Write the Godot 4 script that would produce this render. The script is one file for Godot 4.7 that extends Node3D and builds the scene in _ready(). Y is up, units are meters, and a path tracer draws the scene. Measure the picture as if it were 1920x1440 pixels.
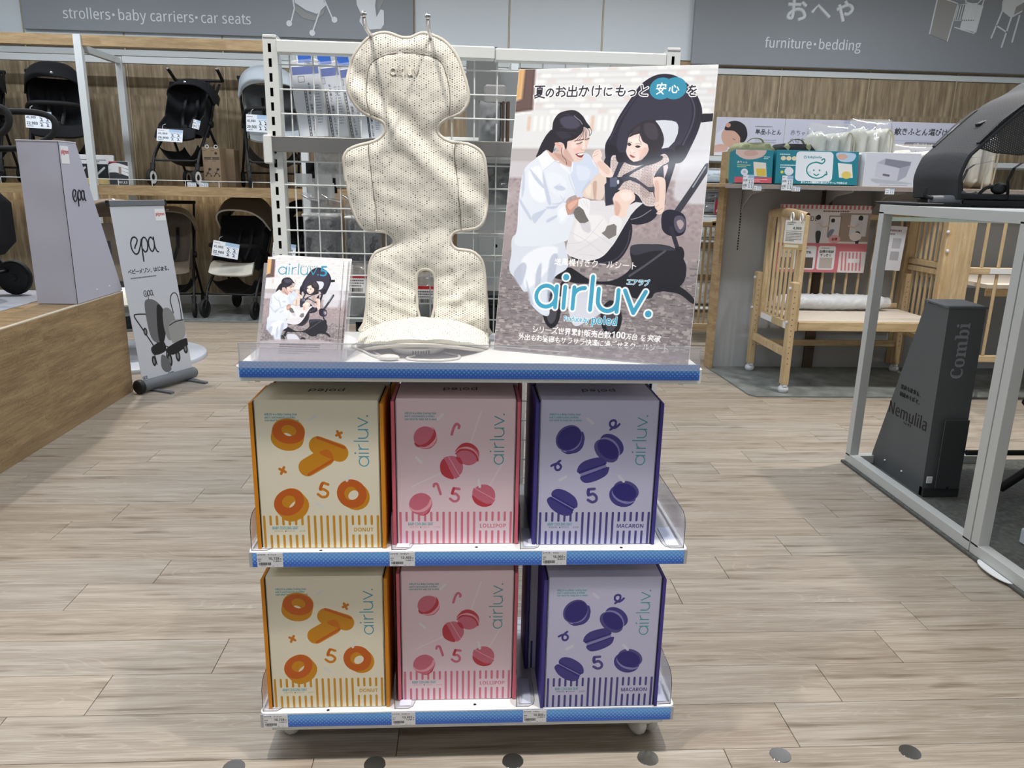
extends Node3D
# A baby-goods shop floor: a wheeled display stand of boxed seat liners before a wall of pushchairs and a bay of cots.

var M := {}          # materials shared between things
var art := {}        # finished prints

func _ready() -> void:
	var cam := Camera3D.new()
	cam.name = "camera"
	cam.position = Vector3(-0.013, 1.2566, 1.4571)
	cam.rotation = Vector3(-0.2554, -0.0612, 0.0219)
	cam.fov = 53.29
	cam.near = 0.05
	cam.far = 60.0
	add_child(cam)
	cam.current = true
	var we := WorldEnvironment.new()
	we.name = "world_environment"
	var env := Environment.new()
	env.background_mode = Environment.BG_COLOR
	env.background_color = Color(0.02, 0.02, 0.02)
	env.tonemap_mode = Environment.TONE_MAPPER_LINEAR
	env.tonemap_exposure = 0.94
	env.sdfgi_enabled = true
	env.ssao_enabled = true
	env.ssil_enabled = true
	we.environment = env
	add_child(we)
	lights()
	materials()
	room()
	floor_planks()
	stand()
	gift_boxes()
	cooling_pad()
	poster_board()
	leaflets()
	goods_behind()
	left_front()
	left_wall()
	right_wall()
	cots()
	glass_case()
	floor_dots()

# ---------------------------------------------------------------- light
func lights() -> void:
	M.glow = mat(Color(0.9, 0.9, 0.9), 0.5, 0.0, {"emission_enabled": true, "emission": Color(0.97, 0.98, 1.0), "emission_energy_multiplier": 2.2})
	M.housing = mat(gray(0.85), 0.5)
	var n := 0
	for z in [0.55, -2.0, -4.6, 3.2]:
		for x in [-3.6, -1.2, 1.2, 3.6]:
			var t := Node3D.new()
			t.name = numbered("ceiling_light")
			add_child(t)
			t.position = Vector3(x, 3.3, z)
			tag(t, "white linear ceiling light, %s of four in the row %s" % [{-3.6: "leftmost", -1.2: "second from left", 1.2: "third from left", 3.6: "rightmost"}[x], {0.55: "above the stand", -2.0: "over the middle aisle", -4.6: "nearest the back wall", 3.2: "behind the viewer"}[z]], "ceiling light", "linear ceiling lights")
			part("housing", mb().box(Vector3(0, 0.05, 0), Vector3(1.3, 0.1, 0.2), 0.01), M.housing, t)
			part("diffuser", mb().box(Vector3(0, -0.004, 0), Vector3(1.24, 0.012, 0.14), 0.003), M.glow, t)
			var a := AreaLight3D.new()
			a.name = "glow"
			a.area_size = Vector2(1.24, 0.14)
			a.light_energy = 0.8 if z > 2.0 else (1.35 if z > -1.0 else (2.9 if z > -4.0 else 3.4))
			a.light_color = Color(0.925, 0.958, 1.0)
			a.shadow_enabled = true
			a.position = Vector3(0, -0.02, 0)
			a.rotation.x = -PI / 2
			t.add_child(a, true)
	# small ceiling spots that give the crisp shadows on the stand
	for s in [[-0.55, 0.42, 5.4, "left of the stand"], [0.6, 0.36, 5.4, "right of the stand"], [-2.4, -3.9, 6.0, "over the pushchair aisle"], [2.6, -2.2, 6.0, "over the framed case"], [-3.0, -1.0, 5.0, "over the wooden plinth"], [3.6, -4.3, 7.0, "over the bedding bay"]]:
		var t := Node3D.new()
		t.name = numbered("ceiling_spot_lamp")
		add_child(t)
		t.position = Vector3(s[0], 3.28, s[1])
		tag(t, "small round ceiling spot lamp " + s[3], "spot lamp", "ceiling spot lamps")
		part("lamp_ring", mb().lathe([Vector2(0.07, 0.1), Vector2(0.07, 0.0), Vector2(0.055, 0.0), Vector2(0.05, 0.03)], 20), M.housing, t)
		part("lamp_bulb", mb().lathe([Vector2(0.0, 0.02), Vector2(0.05, 0.02)], 16), M.glow, t)
		var l := SpotLight3D.new()
		l.name = "beam"
		l.light_energy = s[2]
		l.light_color = Color(1.0, 0.965, 0.93)
		l.light_size = 0.045
		l.spot_angle = 42.0
		l.spot_range = 9.0
		l.spot_attenuation = 2.0
		l.shadow_enabled = true
		l.position = Vector3(0, -0.01, 0)
		l.rotation.x = -PI / 2
		t.add_child(l, true)

# ---------------------------------------------------------------- materials
func materials() -> void:
	var pale := wood(512, 512, Color(0.50, 0.43, 0.34), Color(0.75, 0.67, 0.54), 11, 0.7, 0.3, 0.0, false)
	M.wall_wood = tri_mat(pale, 1.0, 0.55)
	var beam := wood(512, 256, Color(0.58, 0.47, 0.33), Color(0.76, 0.66, 0.50), 17, 0.5, 0.35, 0.12, true)
	M.beam_wood = tri_mat(beam, 1.0, 0.5)
	var pod := wood(768, 512, Color(0.50, 0.41, 0.29), Color(0.71, 0.60, 0.44), 23, 0.5, 0.4, 0.25, true)
	M.podium_wood = tri_mat(pod, 0.9, 0.5)
	var pine := wood(512, 256, Color(0.71, 0.60, 0.44), Color(0.89, 0.80, 0.64), 31, 0.5, 0.3, 0.15, false)
	M.pine_v = tri_mat(pine, 2.0, 0.45)
	var pine2 := pine.duplicate()
	pine2.rotate_90(CLOCKWISE)
	M.pine_h = tri_mat(pine2, 2.0, 0.45)
	art.floor = oak_floor(1792, 896)
	art.floor_tex = ImageTexture.create_from_image(art.floor)
	for k in 4:
		var t: float = [1.0, 0.975, 1.02, 0.985][k]
		M["plank%d" % k] = mat(Color.WHITE, 0.42, 0.0, {"albedo_texture": art.floor_tex, "albedo_color": Color(t, t * [1.0, 0.99, 1.0, 1.01][k], t * [1.0, 0.98, 1.0, 1.02][k])})
	M.floor_base = tri_mat(art.floor, 0.36, 0.45, true, {"albedo_color": gray(0.95)})
	M.white = mat(Color(0.90, 0.91, 0.91), 0.45)
	M.white_metal = mat(Color(0.86, 0.875, 0.87), 0.38)
	M.wall_white = mat(Color(0.88, 0.91, 0.925), 0.7)
	M.ceiling = mat(Color(0.88, 0.88, 0.88), 0.85)
	M.slot = mat(Color(0.03, 0.03, 0.03), 0.7)
	M.grey_sign = mat(Color(0.60, 0.62, 0.64), 0.6)
	M.letter = mat(Color(0.93, 0.95, 0.96), 0.5)
	M.chrome = mat(Color(0.8, 0.8, 0.82), 0.15, 1.0)
	M.steel = mat(Color(0.62, 0.61, 0.6), 0.35, 0.85)
	M.black = mat(Color(0.055, 0.056, 0.062), 0.55)
	M.black_fabric = mat(Color(0.07, 0.072, 0.088), 0.95)
	M.dark_fabric = mat(Color(0.16, 0.16, 0.17), 0.95)
	M.rubber = mat(Color(0.06, 0.06, 0.06), 0.75)
	M.grey_plastic = mat(Color(0.42, 0.43, 0.45), 0.5)
	M.white_rim = mat(Color(0.86, 0.86, 0.85), 0.4)
	M.clear = mat(Color(0.86, 0.86, 0.9, 0.2), 0.08, 0.0, {"transparency": BaseMaterial3D.TRANSPARENCY_ALPHA})
	M.clear_edge = mat(Color(0.72, 0.74, 0.76, 0.55), 0.2, 0.0, {"transparency": BaseMaterial3D.TRANSPARENCY_ALPHA})
	M.clear_dark = mat(Color(0.10, 0.10, 0.12, 0.85), 0.2, 0.0, {"transparency": BaseMaterial3D.TRANSPARENCY_ALPHA})
	M.film = mat(Color(0.95, 0.96, 0.97, 0.17), 0.07, 0.0, {"transparency": BaseMaterial3D.TRANSPARENCY_ALPHA})
	M.frost = mat(Color(0.93, 0.94, 0.95, 0.6), 0.3, 0.0, {"transparency": BaseMaterial3D.TRANSPARENCY_ALPHA})
	M.paper = mat(Color(0.93, 0.93, 0.93), 0.6)
	M.beige_fabric = mat(Color(0.60, 0.56, 0.50), 0.95)
	M.taupe_fabric = mat(Color(0.43, 0.39, 0.34), 0.95)
	M.pale_fabric = mat(Color(0.74, 0.77, 0.79), 0.9)
	M.cream_fabric = mat(Color(0.86, 0.85, 0.80), 0.9)
	M.grey_fabric = mat(Color(0.45, 0.46, 0.47), 0.95)

# ---------------------------------------------------------------- the room
func room() -> void:
	struct("wall_back", mb().slab(-5.6, 7.2, -0.1, 3.5, -6.75, -6.5), M.wall_white)
	struct("wall_left", mb().slab(-5.8, -5.6, -0.1, 3.5, -6.75, 5.2), M.wall_white)
	struct("wall_right", mb().slab(7.2, 7.4, -0.1, 3.5, -6.75, 5.2), M.wall_white)
	struct("wall_front", mb().slab(-5.6, 7.2, -0.1, 3.5, 5.0, 5.2), M.wall_white)
	struct("ceiling", mb().slab(-5.8, 7.4, 3.4, 3.6, -6.75, 5.2), M.ceiling)
	var wall := get_node("wall_back")
	# wall boards 0.9 m apart with a slotted channel in every joint
	var lower := mb().box(Vector3(0, 1.17, 0), Vector3(0.886, 2.34, 0.03), 0.003)
	var upper := mb().box(Vector3(0, 2.93, 0), Vector3(0.886, 0.94, 0.03), 0.003)
	var lm := lower.done()
	var um := upper.done()
	var chan := mb().box(Vector3(0, 1.7, -0.006), Vector3(0.012, 3.4, 0.02), 0.0)
	for k in 60:
		chan.box(Vector3(0, 0.05 + k * 0.056, 0.004), Vector3(0.013, 0.03, 0.004), 0.001)
	var cm := chan.done()
	M.channel = mat(Color(0.74, 0.68, 0.56), 0.45, 0.2)
	for k in 14:
		var x := -5.03 + 0.9 * k + 0.45
		if x < 6.8:
			part("wood_panel", lm, M.wall_wood, wall, Vector3(x, 0, -6.485))
			part("white_panel", um, M.wall_white, wall, Vector3(x, 0, -6.485))
		part("slotted_channel", cm, M.channel, wall, Vector3(x - 0.45, 0, -6.4735))
	struct("trim_1", mb().slab(-5.6, 7.2, 2.345, 2.40, -6.5, -6.462, 0.004), M.white_metal)
	struct("trim_2", mb().slab(-5.6, 7.2, 2.412, 2.452, -6.5, -6.462, 0.004), M.beam_wood)
	# the two big hanging signs
	var s1 := thing("category_sign", "wide grey wall sign lettered strollers, baby carriers, car seats", "sign", Vector3(-2.32, 2.545, -6.44))
	part("board", mb().box(Vector3(0, 0.4, 0), Vector3(3.57, 0.8, 0.03), 0.006), M.grey_sign, s1)
	sign_text(s1, "strollers・baby carriers・car seats", 0.1005, Vector3(-0.575, 0.144, 0.016), 1.69)
	pushchair_icon(s1, Vector3(0.84, 0.09, 0.016))
	carrier_icon(s1, Vector3(1.38, 0.1, 0.016))
	var s2 := thing("category_sign", "wide grey wall sign lettered furniture and bedding in white", "sign", Vector3(3.98, 2.42, -6.43))
	part("board", mb().box(Vector3(0, 0.45, 0), Vector3(3.68, 0.9, 0.04), 0.012), M.grey_sign, s2)
	sign_text(s2, "furniture・bedding", 0.1, Vector3(-0.655, 0.215, 0.021), 0.95)
	var jp := mb()
	for w in [["お", -0.96], ["へ", -0.72], ["や", -0.49]]:
		glyph_mesh(jp, w[0], Vector3(w[1], 0.63, 0.02), 0.225, 0.034)
	part("lettering", jp, M.letter, s2)
	cot_icon(s2, Vector3(0.5, 0.28, 0.021))
	chair_icon(s2, Vector3(1.13, 0.24, 0.021))
func glyph_mesh(o: MB, ch: String, at: Vector3, size: float, wd: float) -> void:
	for st in GLYPH[ch].split(" ", false):
		var bent: bool = st.begins_with("~")
		if bent: st = st.substr(1)
		var p := []
		for k in range(0, st.length() - 1, 2):
			p.append(at + Vector3(Cv.KEY.find(st[k]), -Cv.KEY.find(st[k + 1]), 0) * size / 20.0)
		if bent and p.size() > 2:
			p = curve(p, false, 5)
		o.tube(p, wd / 2, 8, false, true)
func sign_text(o: Node3D, s: String, size: float, at: Vector3, w: float) -> void:
	# cut-out letters; the middle dots are set between the words
	var words := s.split("・")
	var holder := []
	var total := 0.0
	for q in words:
		var t := text_mesh(q, size * 1.25, 0.006)
		t.horizontal_alignment = HORIZONTAL_ALIGNMENT_LEFT
		var bw := t.get_aabb().size.x
		holder.append([t, bw])
		total += bw
	var gap := size * 0.75
	total += gap * (words.size() - 1)
	var k := w / total
	var x := at.x - w / 2
	for q in holder.size():
		var p := part("lettering", holder[q][0], M.letter, o, Vector3(x, at.y, at.z))
		p.scale = Vector3(k, 1, 1)
		x += holder[q][1] * k
		if q < holder.size() - 1:
			part("lettering_dot", mb().lathe([Vector2(0, 0.004), Vector2(size * 0.12, 0.004), Vector2(size * 0.12, 0)], 14, Vector3.ZERO, Basis(Vector3.RIGHT, Vector3.BACK, Vector3.UP)), M.letter, o, Vector3(x + gap * k / 2, at.y, at.z))
			x += gap * k
func plate(pts: PackedVector2Array, at: Vector3, d := 0.004) -> MB:
	return mb().prism(pts, d, at)
func pushchair_icon(o: Node3D, at: Vector3) -> void:
	M.icon_grey = mat(Color(0.66, 0.66, 0.65), 0.6)
	var a := mb()
	for w in [[-0.21, 0.03, 0.0], [0.0, -0.045, 0.0], [0.21, 0.075, 0.0]]:
		a.lathe([Vector2(0, 0.006), Vector2(0.027, 0.006), Vector2(0.027, 0)], 16, at + Vector3(w[0], w[1], 0), Basis(Vector3.RIGHT, Vector3.BACK, Vector3.UP))
	for l in [[-0.19, 0.05, -0.155, 0.16], [0.01, -0.02, 0.13, 0.28], [0.19, 0.09, 0.12, 0.25], [0.13, 0.28, 0.19, 0.42], [-0.155, 0.16, -0.17, 0.28]]:
		a.bar(at + Vector3(l[0], l[1], 0.003), at + Vector3(l[2], l[3], 0.003), 0.013, 0.006, 0.0, Vector3.BACK)
	part("pushchair_icon", a, M.letter, o)
	var b := plate(v2([-0.15, 0.21, -0.05, 0.15, 0.05, 0.12, 0.14, 0.2, 0.06, 0.3, -0.06, 0.34, -0.16, 0.3]), at)
	part("pushchair_icon", b, M.letter, o)
	var c := plate(v2([-0.15, 0.14, -0.08, 0.08, 0.02, 0.06, 0.11, 0.12, 0.13, 0.18, 0.04, 0.1, -0.05, 0.13, -0.14, 0.19]), at + Vector3(0, 0, 0.001))
	part("pushchair_icon_basket", c, M.icon_grey, o)
func carrier_icon(o: Node3D, at: Vector3) -> void:
	part("carrier_icon", plate(v2([-0.13, 0.33, -0.12, 0.2, -0.08, 0.12, -0.1, 0.06, -0.07, 0.02, 0.0, -0.01, 0.1, 0.0, 0.13, 0.04, 0.13, 0.16, 0.1, 0.17, 0.06, 0.1, 0.05, 0.2, 0.07, 0.33]), at), M.letter, o)
	part("carrier_icon_back", plate(v2([0.08, 0.14, 0.13, 0.24, 0.14, 0.33, 0.09, 0.33, 0.07, 0.22]), at), M.icon_grey, o)
	part("carrier_icon_line", mb().tube(v3([-0.075, 0.115, 0.006, -0.02, 0.1, 0.006, 0.05, 0.098, 0.006]), 0.004, 5), M.grey_sign, o)
func cot_icon(o: Node3D, at: Vector3) -> void:
	part("cot_icon_end", plate(v2([0.0, 0.06, 0.19, 0.0, 0.24, 0.33, 0.03, 0.4]), at), M.icon_grey, o)
	var a := mb()
	for l in [[0.0, 0.06, 0.03, 0.4], [0.03, 0.4, 0.24, 0.34], [0.24, 0.34, 0.19, 0.0], [0.24, 0.33, 0.44, 0.35], [0.22, 0.19, 0.43, 0.2], [0.44, 0.35, 0.5, 0.42], [0.5, 0.42, 0.45, 0.08], [0.45, 0.08, 0.24, 0.13], [0.1, 0.39, 0.3, 0.42], [0.3, 0.42, 0.32, 0.35]]:
		a.bar(at + Vector3(l[0], l[1], 0.003), at + Vector3(l[2], l[3], 0.003), 0.01, 0.006, 0.0, Vector3.BACK)
	for k in 9:
		a.bar(at + Vector3(0.235 + k * 0.023, 0.19, 0.003), at + Vector3(0.252 + k * 0.023, 0.335, 0.003), 0.008, 0.006, 0.0, Vector3.BACK)
	for k in 6:
		a.bar(at + Vector3(0.11 + k * 0.03, 0.375, 0.003), at + Vector3(0.115 + k * 0.03, 0.41, 0.003), 0.006, 0.006, 0.0, Vector3.BACK)
	part("cot_icon", a, M.letter, o)
	part("cot_icon_panel", plate(v2([0.33, 0.36, 0.5, 0.33, 0.47, 0.09, 0.3, 0.12]), at + Vector3(0, 0, -0.001)), M.letter, o)
func chair_icon(o: Node3D, at: Vector3) -> void:
	var a := mb()
	for l in [[0.0, 0.08, 0.07, 0.34], [0.12, 0.0, 0.17, 0.28], [0.22, 0.05, 0.25, 0.3], [0.03, 0.2, 0.15, 0.14], [0.06, 0.42, 0.07, 0.34]]:
		a.bar(at + Vector3(l[0], l[1], 0.003), at + Vector3(l[2], l[3], 0.003), 0.014, 0.006, 0.0, Vector3.BACK)
	part("high_chair_icon", a, M.letter, o)
	part("high_chair_icon_seat", plate(v2([0.06, 0.44, 0.07, 0.33, 0.17, 0.27, 0.27, 0.33, 0.28, 0.46, 0.22, 0.6, 0.18, 0.44]), at), M.letter, o)
	part("high_chair_icon_side", plate(v2([0.19, 0.3, 0.28, 0.35, 0.28, 0.42, 0.2, 0.37]), at + Vector3(0, 0, 0.001)), M.icon_grey, o)

# ---------------------------------------------------------------- floor: planks run along x
func floor_planks() -> void:
	var base := struct("floor", mb().slab(-5.8, 7.4, -0.2, -0.004, -6.75, 5.2), M.floor_base)
	var rng := RandomNumberGenerator.new()
	rng.seed = 5
	const W := 0.1576
	const LEN := 0.937
	var shapes := []
	for k in 12:
		var b := mb().box(Vector3(0, -0.003, 0), Vector3(LEN - 0.0012, 0.006, W - 0.0008), 0.0011)
		var u0 := rng.randf_range(0.02, 0.6)
		var v0 := (k % 5) * 0.19 + rng.randf_range(0.02, 0.06)
		var fl := 1.0 if k % 2 == 0 else -1.0
		for j in b.t.size():
			b.t[j] = Vector2(u0 + 0.17 + b.v[j].x * fl / 2.8, v0 + 0.08 + b.v[j].z / 0.95)
		shapes.append(b.done())
	var known := {0: 1.602, 1: 1.364, 2: 1.198, 3: 0.948, 4: 0.770}
	for r in range(-31, 11):
		var z := -0.804 + W * (r + 0.5)
		var d := 1.457 - z
		var xl := 0.061 * d - 0.72 * d - 0.1
		var xr := 0.061 * d + 0.74 * d + 0.1
		if z > -3.1: xl = maxf(xl, -2.1)
		if z > -2.0: xr = minf(xr, 1.85 if z < 0.4 else xr)
		if z > -0.3: # before the camera: only what the frame takes in
			xl = maxf(xl, -1.75)
		if z < -3.1 and xr > 1.75: xr = 3.4 if z > -3.0 else 1.8
		var j0: float = known[r] if known.has(r) else 1.6 - 0.212 * r + rng.randf_range(-0.08, 0.08)
		var k0 := int(ceil((xl - j0 - LEN) / LEN))
		var x := j0 + k0 * LEN
		while x < xr:
			part("plank", shapes[rng.randi() % 12], M["plank%d" % (rng.randi() % 4)], base, Vector3(x + LEN / 2, 0, z))
			x += LEN
func floor_dots() -> void:
	var sticker := mb().lathe([Vector2(0, 0.0012), Vector2(0.0235, 0.0012), Vector2(0.0245, 0.0)], 28, Vector3.ZERO, Basis(), 0.99)
	var sm := sticker.done()
	var satin := mat(Color(0.80, 0.81, 0.83), 0.12, 1.0)
	var where := ["nearest the left caster of the stand", "below the middle of the stand", "in front of the stand's right caster", "right of the stand on the open floor", "furthest right on the open floor"]
	for k in 5:
		one("floor_dot", sm, satin, "round silvery metal disc set in the floor, " + where[k], "floor disc", Vector3(-0.212 + 0.3082 * k, 0.0, 0.008), "floor discs in a row")
	one("floor_dot", sm, satin, "round silvery metal disc at the bottom edge, leftmost of the row", "floor disc", Vector3(-0.212 - 0.3082, 0.0, 0.008), "floor discs in a row")

# ---------------------------------------------------------------- naming and nodes
var used := {}
func numbered(called: String) -> String:
	if not used.has(called):
		used[called] = 0
		return called
	used[called] += 1
	return "%s_%03d" % [called, used[called]]
func tag(o: Node, label: String, category: String, group := "") -> Node:
	o.set_meta("label", label)
	o.set_meta("category", category)
	if group != "":
		o.set_meta("group", group)
	return o
func thing(called: String, label: String, category: String, at := Vector3.ZERO, turn := 0.0, group := "") -> Node3D:
	var o := Node3D.new()
	o.name = numbered(called)
	add_child(o)
	o.position = at
	o.rotation.y = turn
	tag(o, label, category, group)
	return o
func part(called: String, mesh, m, parent: Node, at := Vector3.ZERO) -> MeshInstance3D:
	var o := MeshInstance3D.new()
	o.name = called
	o.mesh = mesh.done() if mesh is MB else mesh
	if m is Array:
		for k in m.size():
			o.set_surface_override_material(k, m[k])
	else:
		o.material_override = m
	o.position = at
	parent.add_child(o, true)
	return o
func one(called: String, mesh, m, label: String, category: String, at := Vector3.ZERO, group := "", turn := Vector3.ZERO) -> MeshInstance3D:
	var o := part(numbered(called), mesh, m, self, at)
	o.rotation = turn
	tag(o, label, category, group)
	return o
func struct(called: String, mesh, m, at := Vector3.ZERO) -> MeshInstance3D:
	var o := part(called, mesh, m, self, at)
	o.set_meta("kind", "structure")
	return o
func copy(o: Node3D, called: String, at: Vector3, label: String, turn = null) -> Node3D:
	var c: Node3D = o.duplicate()
	c.name = numbered(called)
	add_child(c)
	c.position = at
	if turn != null:
		c.rotation.y = turn
	c.set_meta("label", label)
	return c

# ---------------------------------------------------------------- mesh builder
class MB:
	var v := PackedVector3Array()
	var n := PackedVector3Array()
	var t := PackedVector2Array()
	var i := PackedInt32Array()
	func vert(p: Vector3, nn: Vector3, uv := Vector2.ZERO) -> int:
		v.append(p)
		n.append(nn)
		t.append(uv)
		return v.size() - 1
	func face(a: int, b: int, c: int) -> void:
		if (v[b] - v[a]).cross(v[c] - v[a]).dot(n[a] + n[b] + n[c]) > 0.0:
			i.append(a); i.append(c); i.append(b)
		else:
			i.append(a); i.append(b); i.append(c)
	func quad(a: Vector3, b: Vector3, c: Vector3, d: Vector3, nn: Vector3, ua := Vector2(0, 1), ub := Vector2(1, 1), uc := Vector2(1, 0), ud := Vector2(0, 0)) -> void:
		var k := vert(a, nn, ua)
		vert(b, nn, ub)
		vert(c, nn, uc)
		vert(d, nn, ud)
		face(k, k + 1, k + 2)
		face(k, k + 2, k + 3)
	func box(c: Vector3, s: Vector3, bev := 0.0, b := Basis()) -> MB:
		var h := s * 0.5
		bev = minf(bev, minf(h.x, minf(h.y, h.z)) * 0.98)
		var id := {}
		for ax in 3:
			for sg in [-1, 1]:
				for p in [-1, 1]:
					for q in [-1, 1]:
						var sgn := Vector3.ZERO
						sgn[ax] = sg
						sgn[(ax + 1) % 3] = p
						sgn[(ax + 2) % 3] = q
						var e := Vector3(sgn.x * (h.x - bev), sgn.y * (h.y - bev), sgn.z * (h.z - bev))
						e[ax] = sg * h[ax]
						var nn := Vector3.ZERO
						nn[ax] = sg
						var pos := c + b * e
						var uv := Vector2(pos.z, pos.y) if ax == 0 else (Vector2(pos.x, pos.z) if ax == 1 else Vector2(pos.x, pos.y))
						id[[ax, sgn]] = vert(pos, b * nn, uv)
		for ax in 3:
			for sg in [-1, 1]:
				var f := []
				for pq in [[-1, -1], [1, -1], [1, 1], [-1, 1]]:
					var sgn := Vector3.ZERO
					sgn[ax] = sg
					sgn[(ax + 1) % 3] = pq[0]
					sgn[(ax + 2) % 3] = pq[1]
					f.append(id[[ax, sgn]])
				face(f[0], f[1], f[2])
				face(f[0], f[2], f[3])
		if bev > 0.0:
			for ax in 3:
				var bx := (ax + 1) % 3
				var cx := (ax + 2) % 3
				for p in [-1, 1]:
					for q in [-1, 1]:
						var s0 := Vector3.ZERO
						s0[ax] = -1
						s0[bx] = p
						s0[cx] = q
						var s1 := s0
						s1[ax] = 1
						face(id[[bx, s0]], id[[bx, s1]], id[[cx, s1]])
						face(id[[bx, s0]], id[[cx, s1]], id[[cx, s0]])
			for x in [-1, 1]:
				for y in [-1, 1]:
					for z in [-1, 1]:
						var s2 := Vector3(x, y, z)
						face(id[[0, s2]], id[[1, s2]], id[[2, s2]])
		return self
	func slab(x0: float, x1: float, y0: float, y1: float, z0: float, z1: float, bev := 0.0) -> MB:
		return box(Vector3((x0 + x1) / 2, (y0 + y1) / 2, (z0 + z1) / 2), Vector3(absf(x1 - x0), absf(y1 - y0), absf(z1 - z0)), bev)
	func bar(a: Vector3, b: Vector3, w: float, d: float, bev := 0.0, up := Vector3.UP) -> MB:
		var y := (b - a).normalized()
		var x := up.cross(y)
		if x.length() < 0.01:
			x = Vector3.RIGHT
		x = (x - y * x.dot(y)).normalized()
		return box((a + b) / 2, Vector3(w, a.distance_to(b), d), bev, Basis(x, y, x.cross(y)))
	func tube(pts, r, sides := 8, closed := false, cap := true, flat := 1.0) -> MB:
		var m: int = pts.size()
		var up := Vector3.ZERO
		var base := v.size()
		var run := 0.0
		for k in m:
			var a: Vector3 = pts[(k - 1 + m) % m] if (closed or k > 0) else pts[0]
			var b: Vector3 = pts[(k + 1) % m] if (closed or k < m - 1) else pts[m - 1]
			var d := (b - a).normalized()
			if up == Vector3.ZERO:
				up = Vector3.UP if absf(d.y) < 0.9 else Vector3.RIGHT
			up = (up - d * up.dot(d)).normalized()
			var sd := d.cross(up)
			var rr: float = r[k] if r is Array else r
			if k > 0:
				run += (pts[k] as Vector3).distance_to(pts[k - 1])
			for j in sides:
				var w := TAU * j / sides
				var o := up * cos(w) * flat + sd * sin(w)
				vert(pts[k] + o * rr, (up * cos(w) + sd * sin(w) * flat).normalized(), Vector2(float(j) / sides, run))
		for k in (m if closed else m - 1):
			for j in sides:
				var q0 := base + k * sides + j
				var q1 := base + k * sides + (j + 1) % sides
				var e0 := base + ((k + 1) % m) * sides + j
				var e1 := base + ((k + 1) % m) * sides + (j + 1) % sides
				face(q0, q1, e1)
				face(q0, e1, e0)
		if cap and not closed:
			for e in [0, m - 1]:
				var d: Vector3 = (pts[0] - pts[1]).normalized() if e == 0 else (pts[m - 1] - pts[m - 2]).normalized()
				var k0 := vert(pts[e] + d * (r[e] if r is Array else r) * 0.3, d)
				var ring := []
				for j in sides:
					ring.append(vert(v[base + e * sides + j], (d + n[base + e * sides + j] * 0.5).normalized()))
				for j in sides:
					face(k0, ring[j], ring[(j + 1) % sides])
		return self
	func lathe(prof, segs := 24, at := Vector3.ZERO, b := Basis(), smooth := 0.6) -> MB:
		# prof: array of Vector2(radius, height); corners sharper than smooth stay sharp
		var m: int = prof.size()
		for k in m - 1:
			var p: Vector2 = prof[k]
			var q: Vector2 = prof[k + 1]
			var d := (q - p).normalized()
			var nn := Vector2(d.y, -d.x)
			var n0 := nn
			var n1 := nn
			if k > 0:
				var e: Vector2 = (p - prof[k - 1]).normalized()
				if e.dot(d) > smooth:
					n0 = (nn + Vector2(e.y, -e.x)).normalized()
			if k < m - 2:
				var e2 := ((prof[k + 2] as Vector2) - q).normalized()
				if e2.dot(d) > smooth:
					n1 = (nn + Vector2(e2.y, -e2.x)).normalized()
			var base := v.size()
			for j in segs + 1:
				var w := TAU * j / segs
				var c := cos(w)
				var s := sin(w)
				vert(at + b * Vector3(p.x * c, p.y, p.x * s), b * Vector3(n0.x * c, n0.y, n0.x * s), Vector2(float(j) / segs, p.y))
				vert(at + b * Vector3(q.x * c, q.y, q.x * s), b * Vector3(n1.x * c, n1.y, n1.x * s), Vector2(float(j) / segs, q.y))
			for j in segs:
				var o := base + j * 2
				face(o, o + 1, o + 3)
				face(o, o + 3, o + 2)
		return self
	func ball(c: Vector3, r: float, segs := 12, sc := Vector3.ONE) -> MB:
		var rings := segs / 2
		var base := v.size()
		for a in rings + 1:
			for j in segs + 1:
				var th := PI * a / rings
				var w := TAU * j / segs
				var d := Vector3(sin(th) * cos(w), cos(th), sin(th) * sin(w))
				vert(c + d * r * sc, (d / sc).normalized(), Vector2(float(j) / segs, float(a) / rings))
		for a in rings:
			for j in segs:
				var o := base + a * (segs + 1) + j
				face(o, o + 1, o + segs + 2)
				face(o, o + segs + 2, o + segs + 1)
		return self
	func prism(poly: PackedVector2Array, d: float, o := Vector3.ZERO, b := Basis(), uvs := 1.0) -> MB:
		# a flat outline in the basis' xy, from z = 0 to z = d
		var tr := Geometry2D.triangulate_polygon(poly)
		for z in [0.0, d]:
			var base := v.size()
			var nn := b * Vector3(0, 0, signf(d) if z != 0.0 else -signf(d))
			for p in poly:
				vert(o + b * Vector3(p.x, p.y, z), nn, p * uvs)
			for k in range(0, tr.size(), 3):
				face(base + tr[k], base + tr[k + 1], base + tr[k + 2])
		var area := 0.0
		for k in poly.size():
			area += poly[k].cross(poly[(k + 1) % poly.size()])
		var run := 0.0
		for k in poly.size():
			var p := poly[k]
			var q := poly[(k + 1) % poly.size()]
			var e := (q - p).normalized()
			var nn := b * (Vector3(e.y, -e.x, 0) * signf(area))
			quad(o + b * Vector3(p.x, p.y, 0), o + b * Vector3(q.x, q.y, 0), o + b * Vector3(q.x, q.y, d), o + b * Vector3(p.x, p.y, d), nn, Vector2(run, 0), Vector2(run + p.distance_to(q), 0), Vector2(run + p.distance_to(q), absf(d)), Vector2(run, absf(d)))
			run += p.distance_to(q)
		return self
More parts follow.
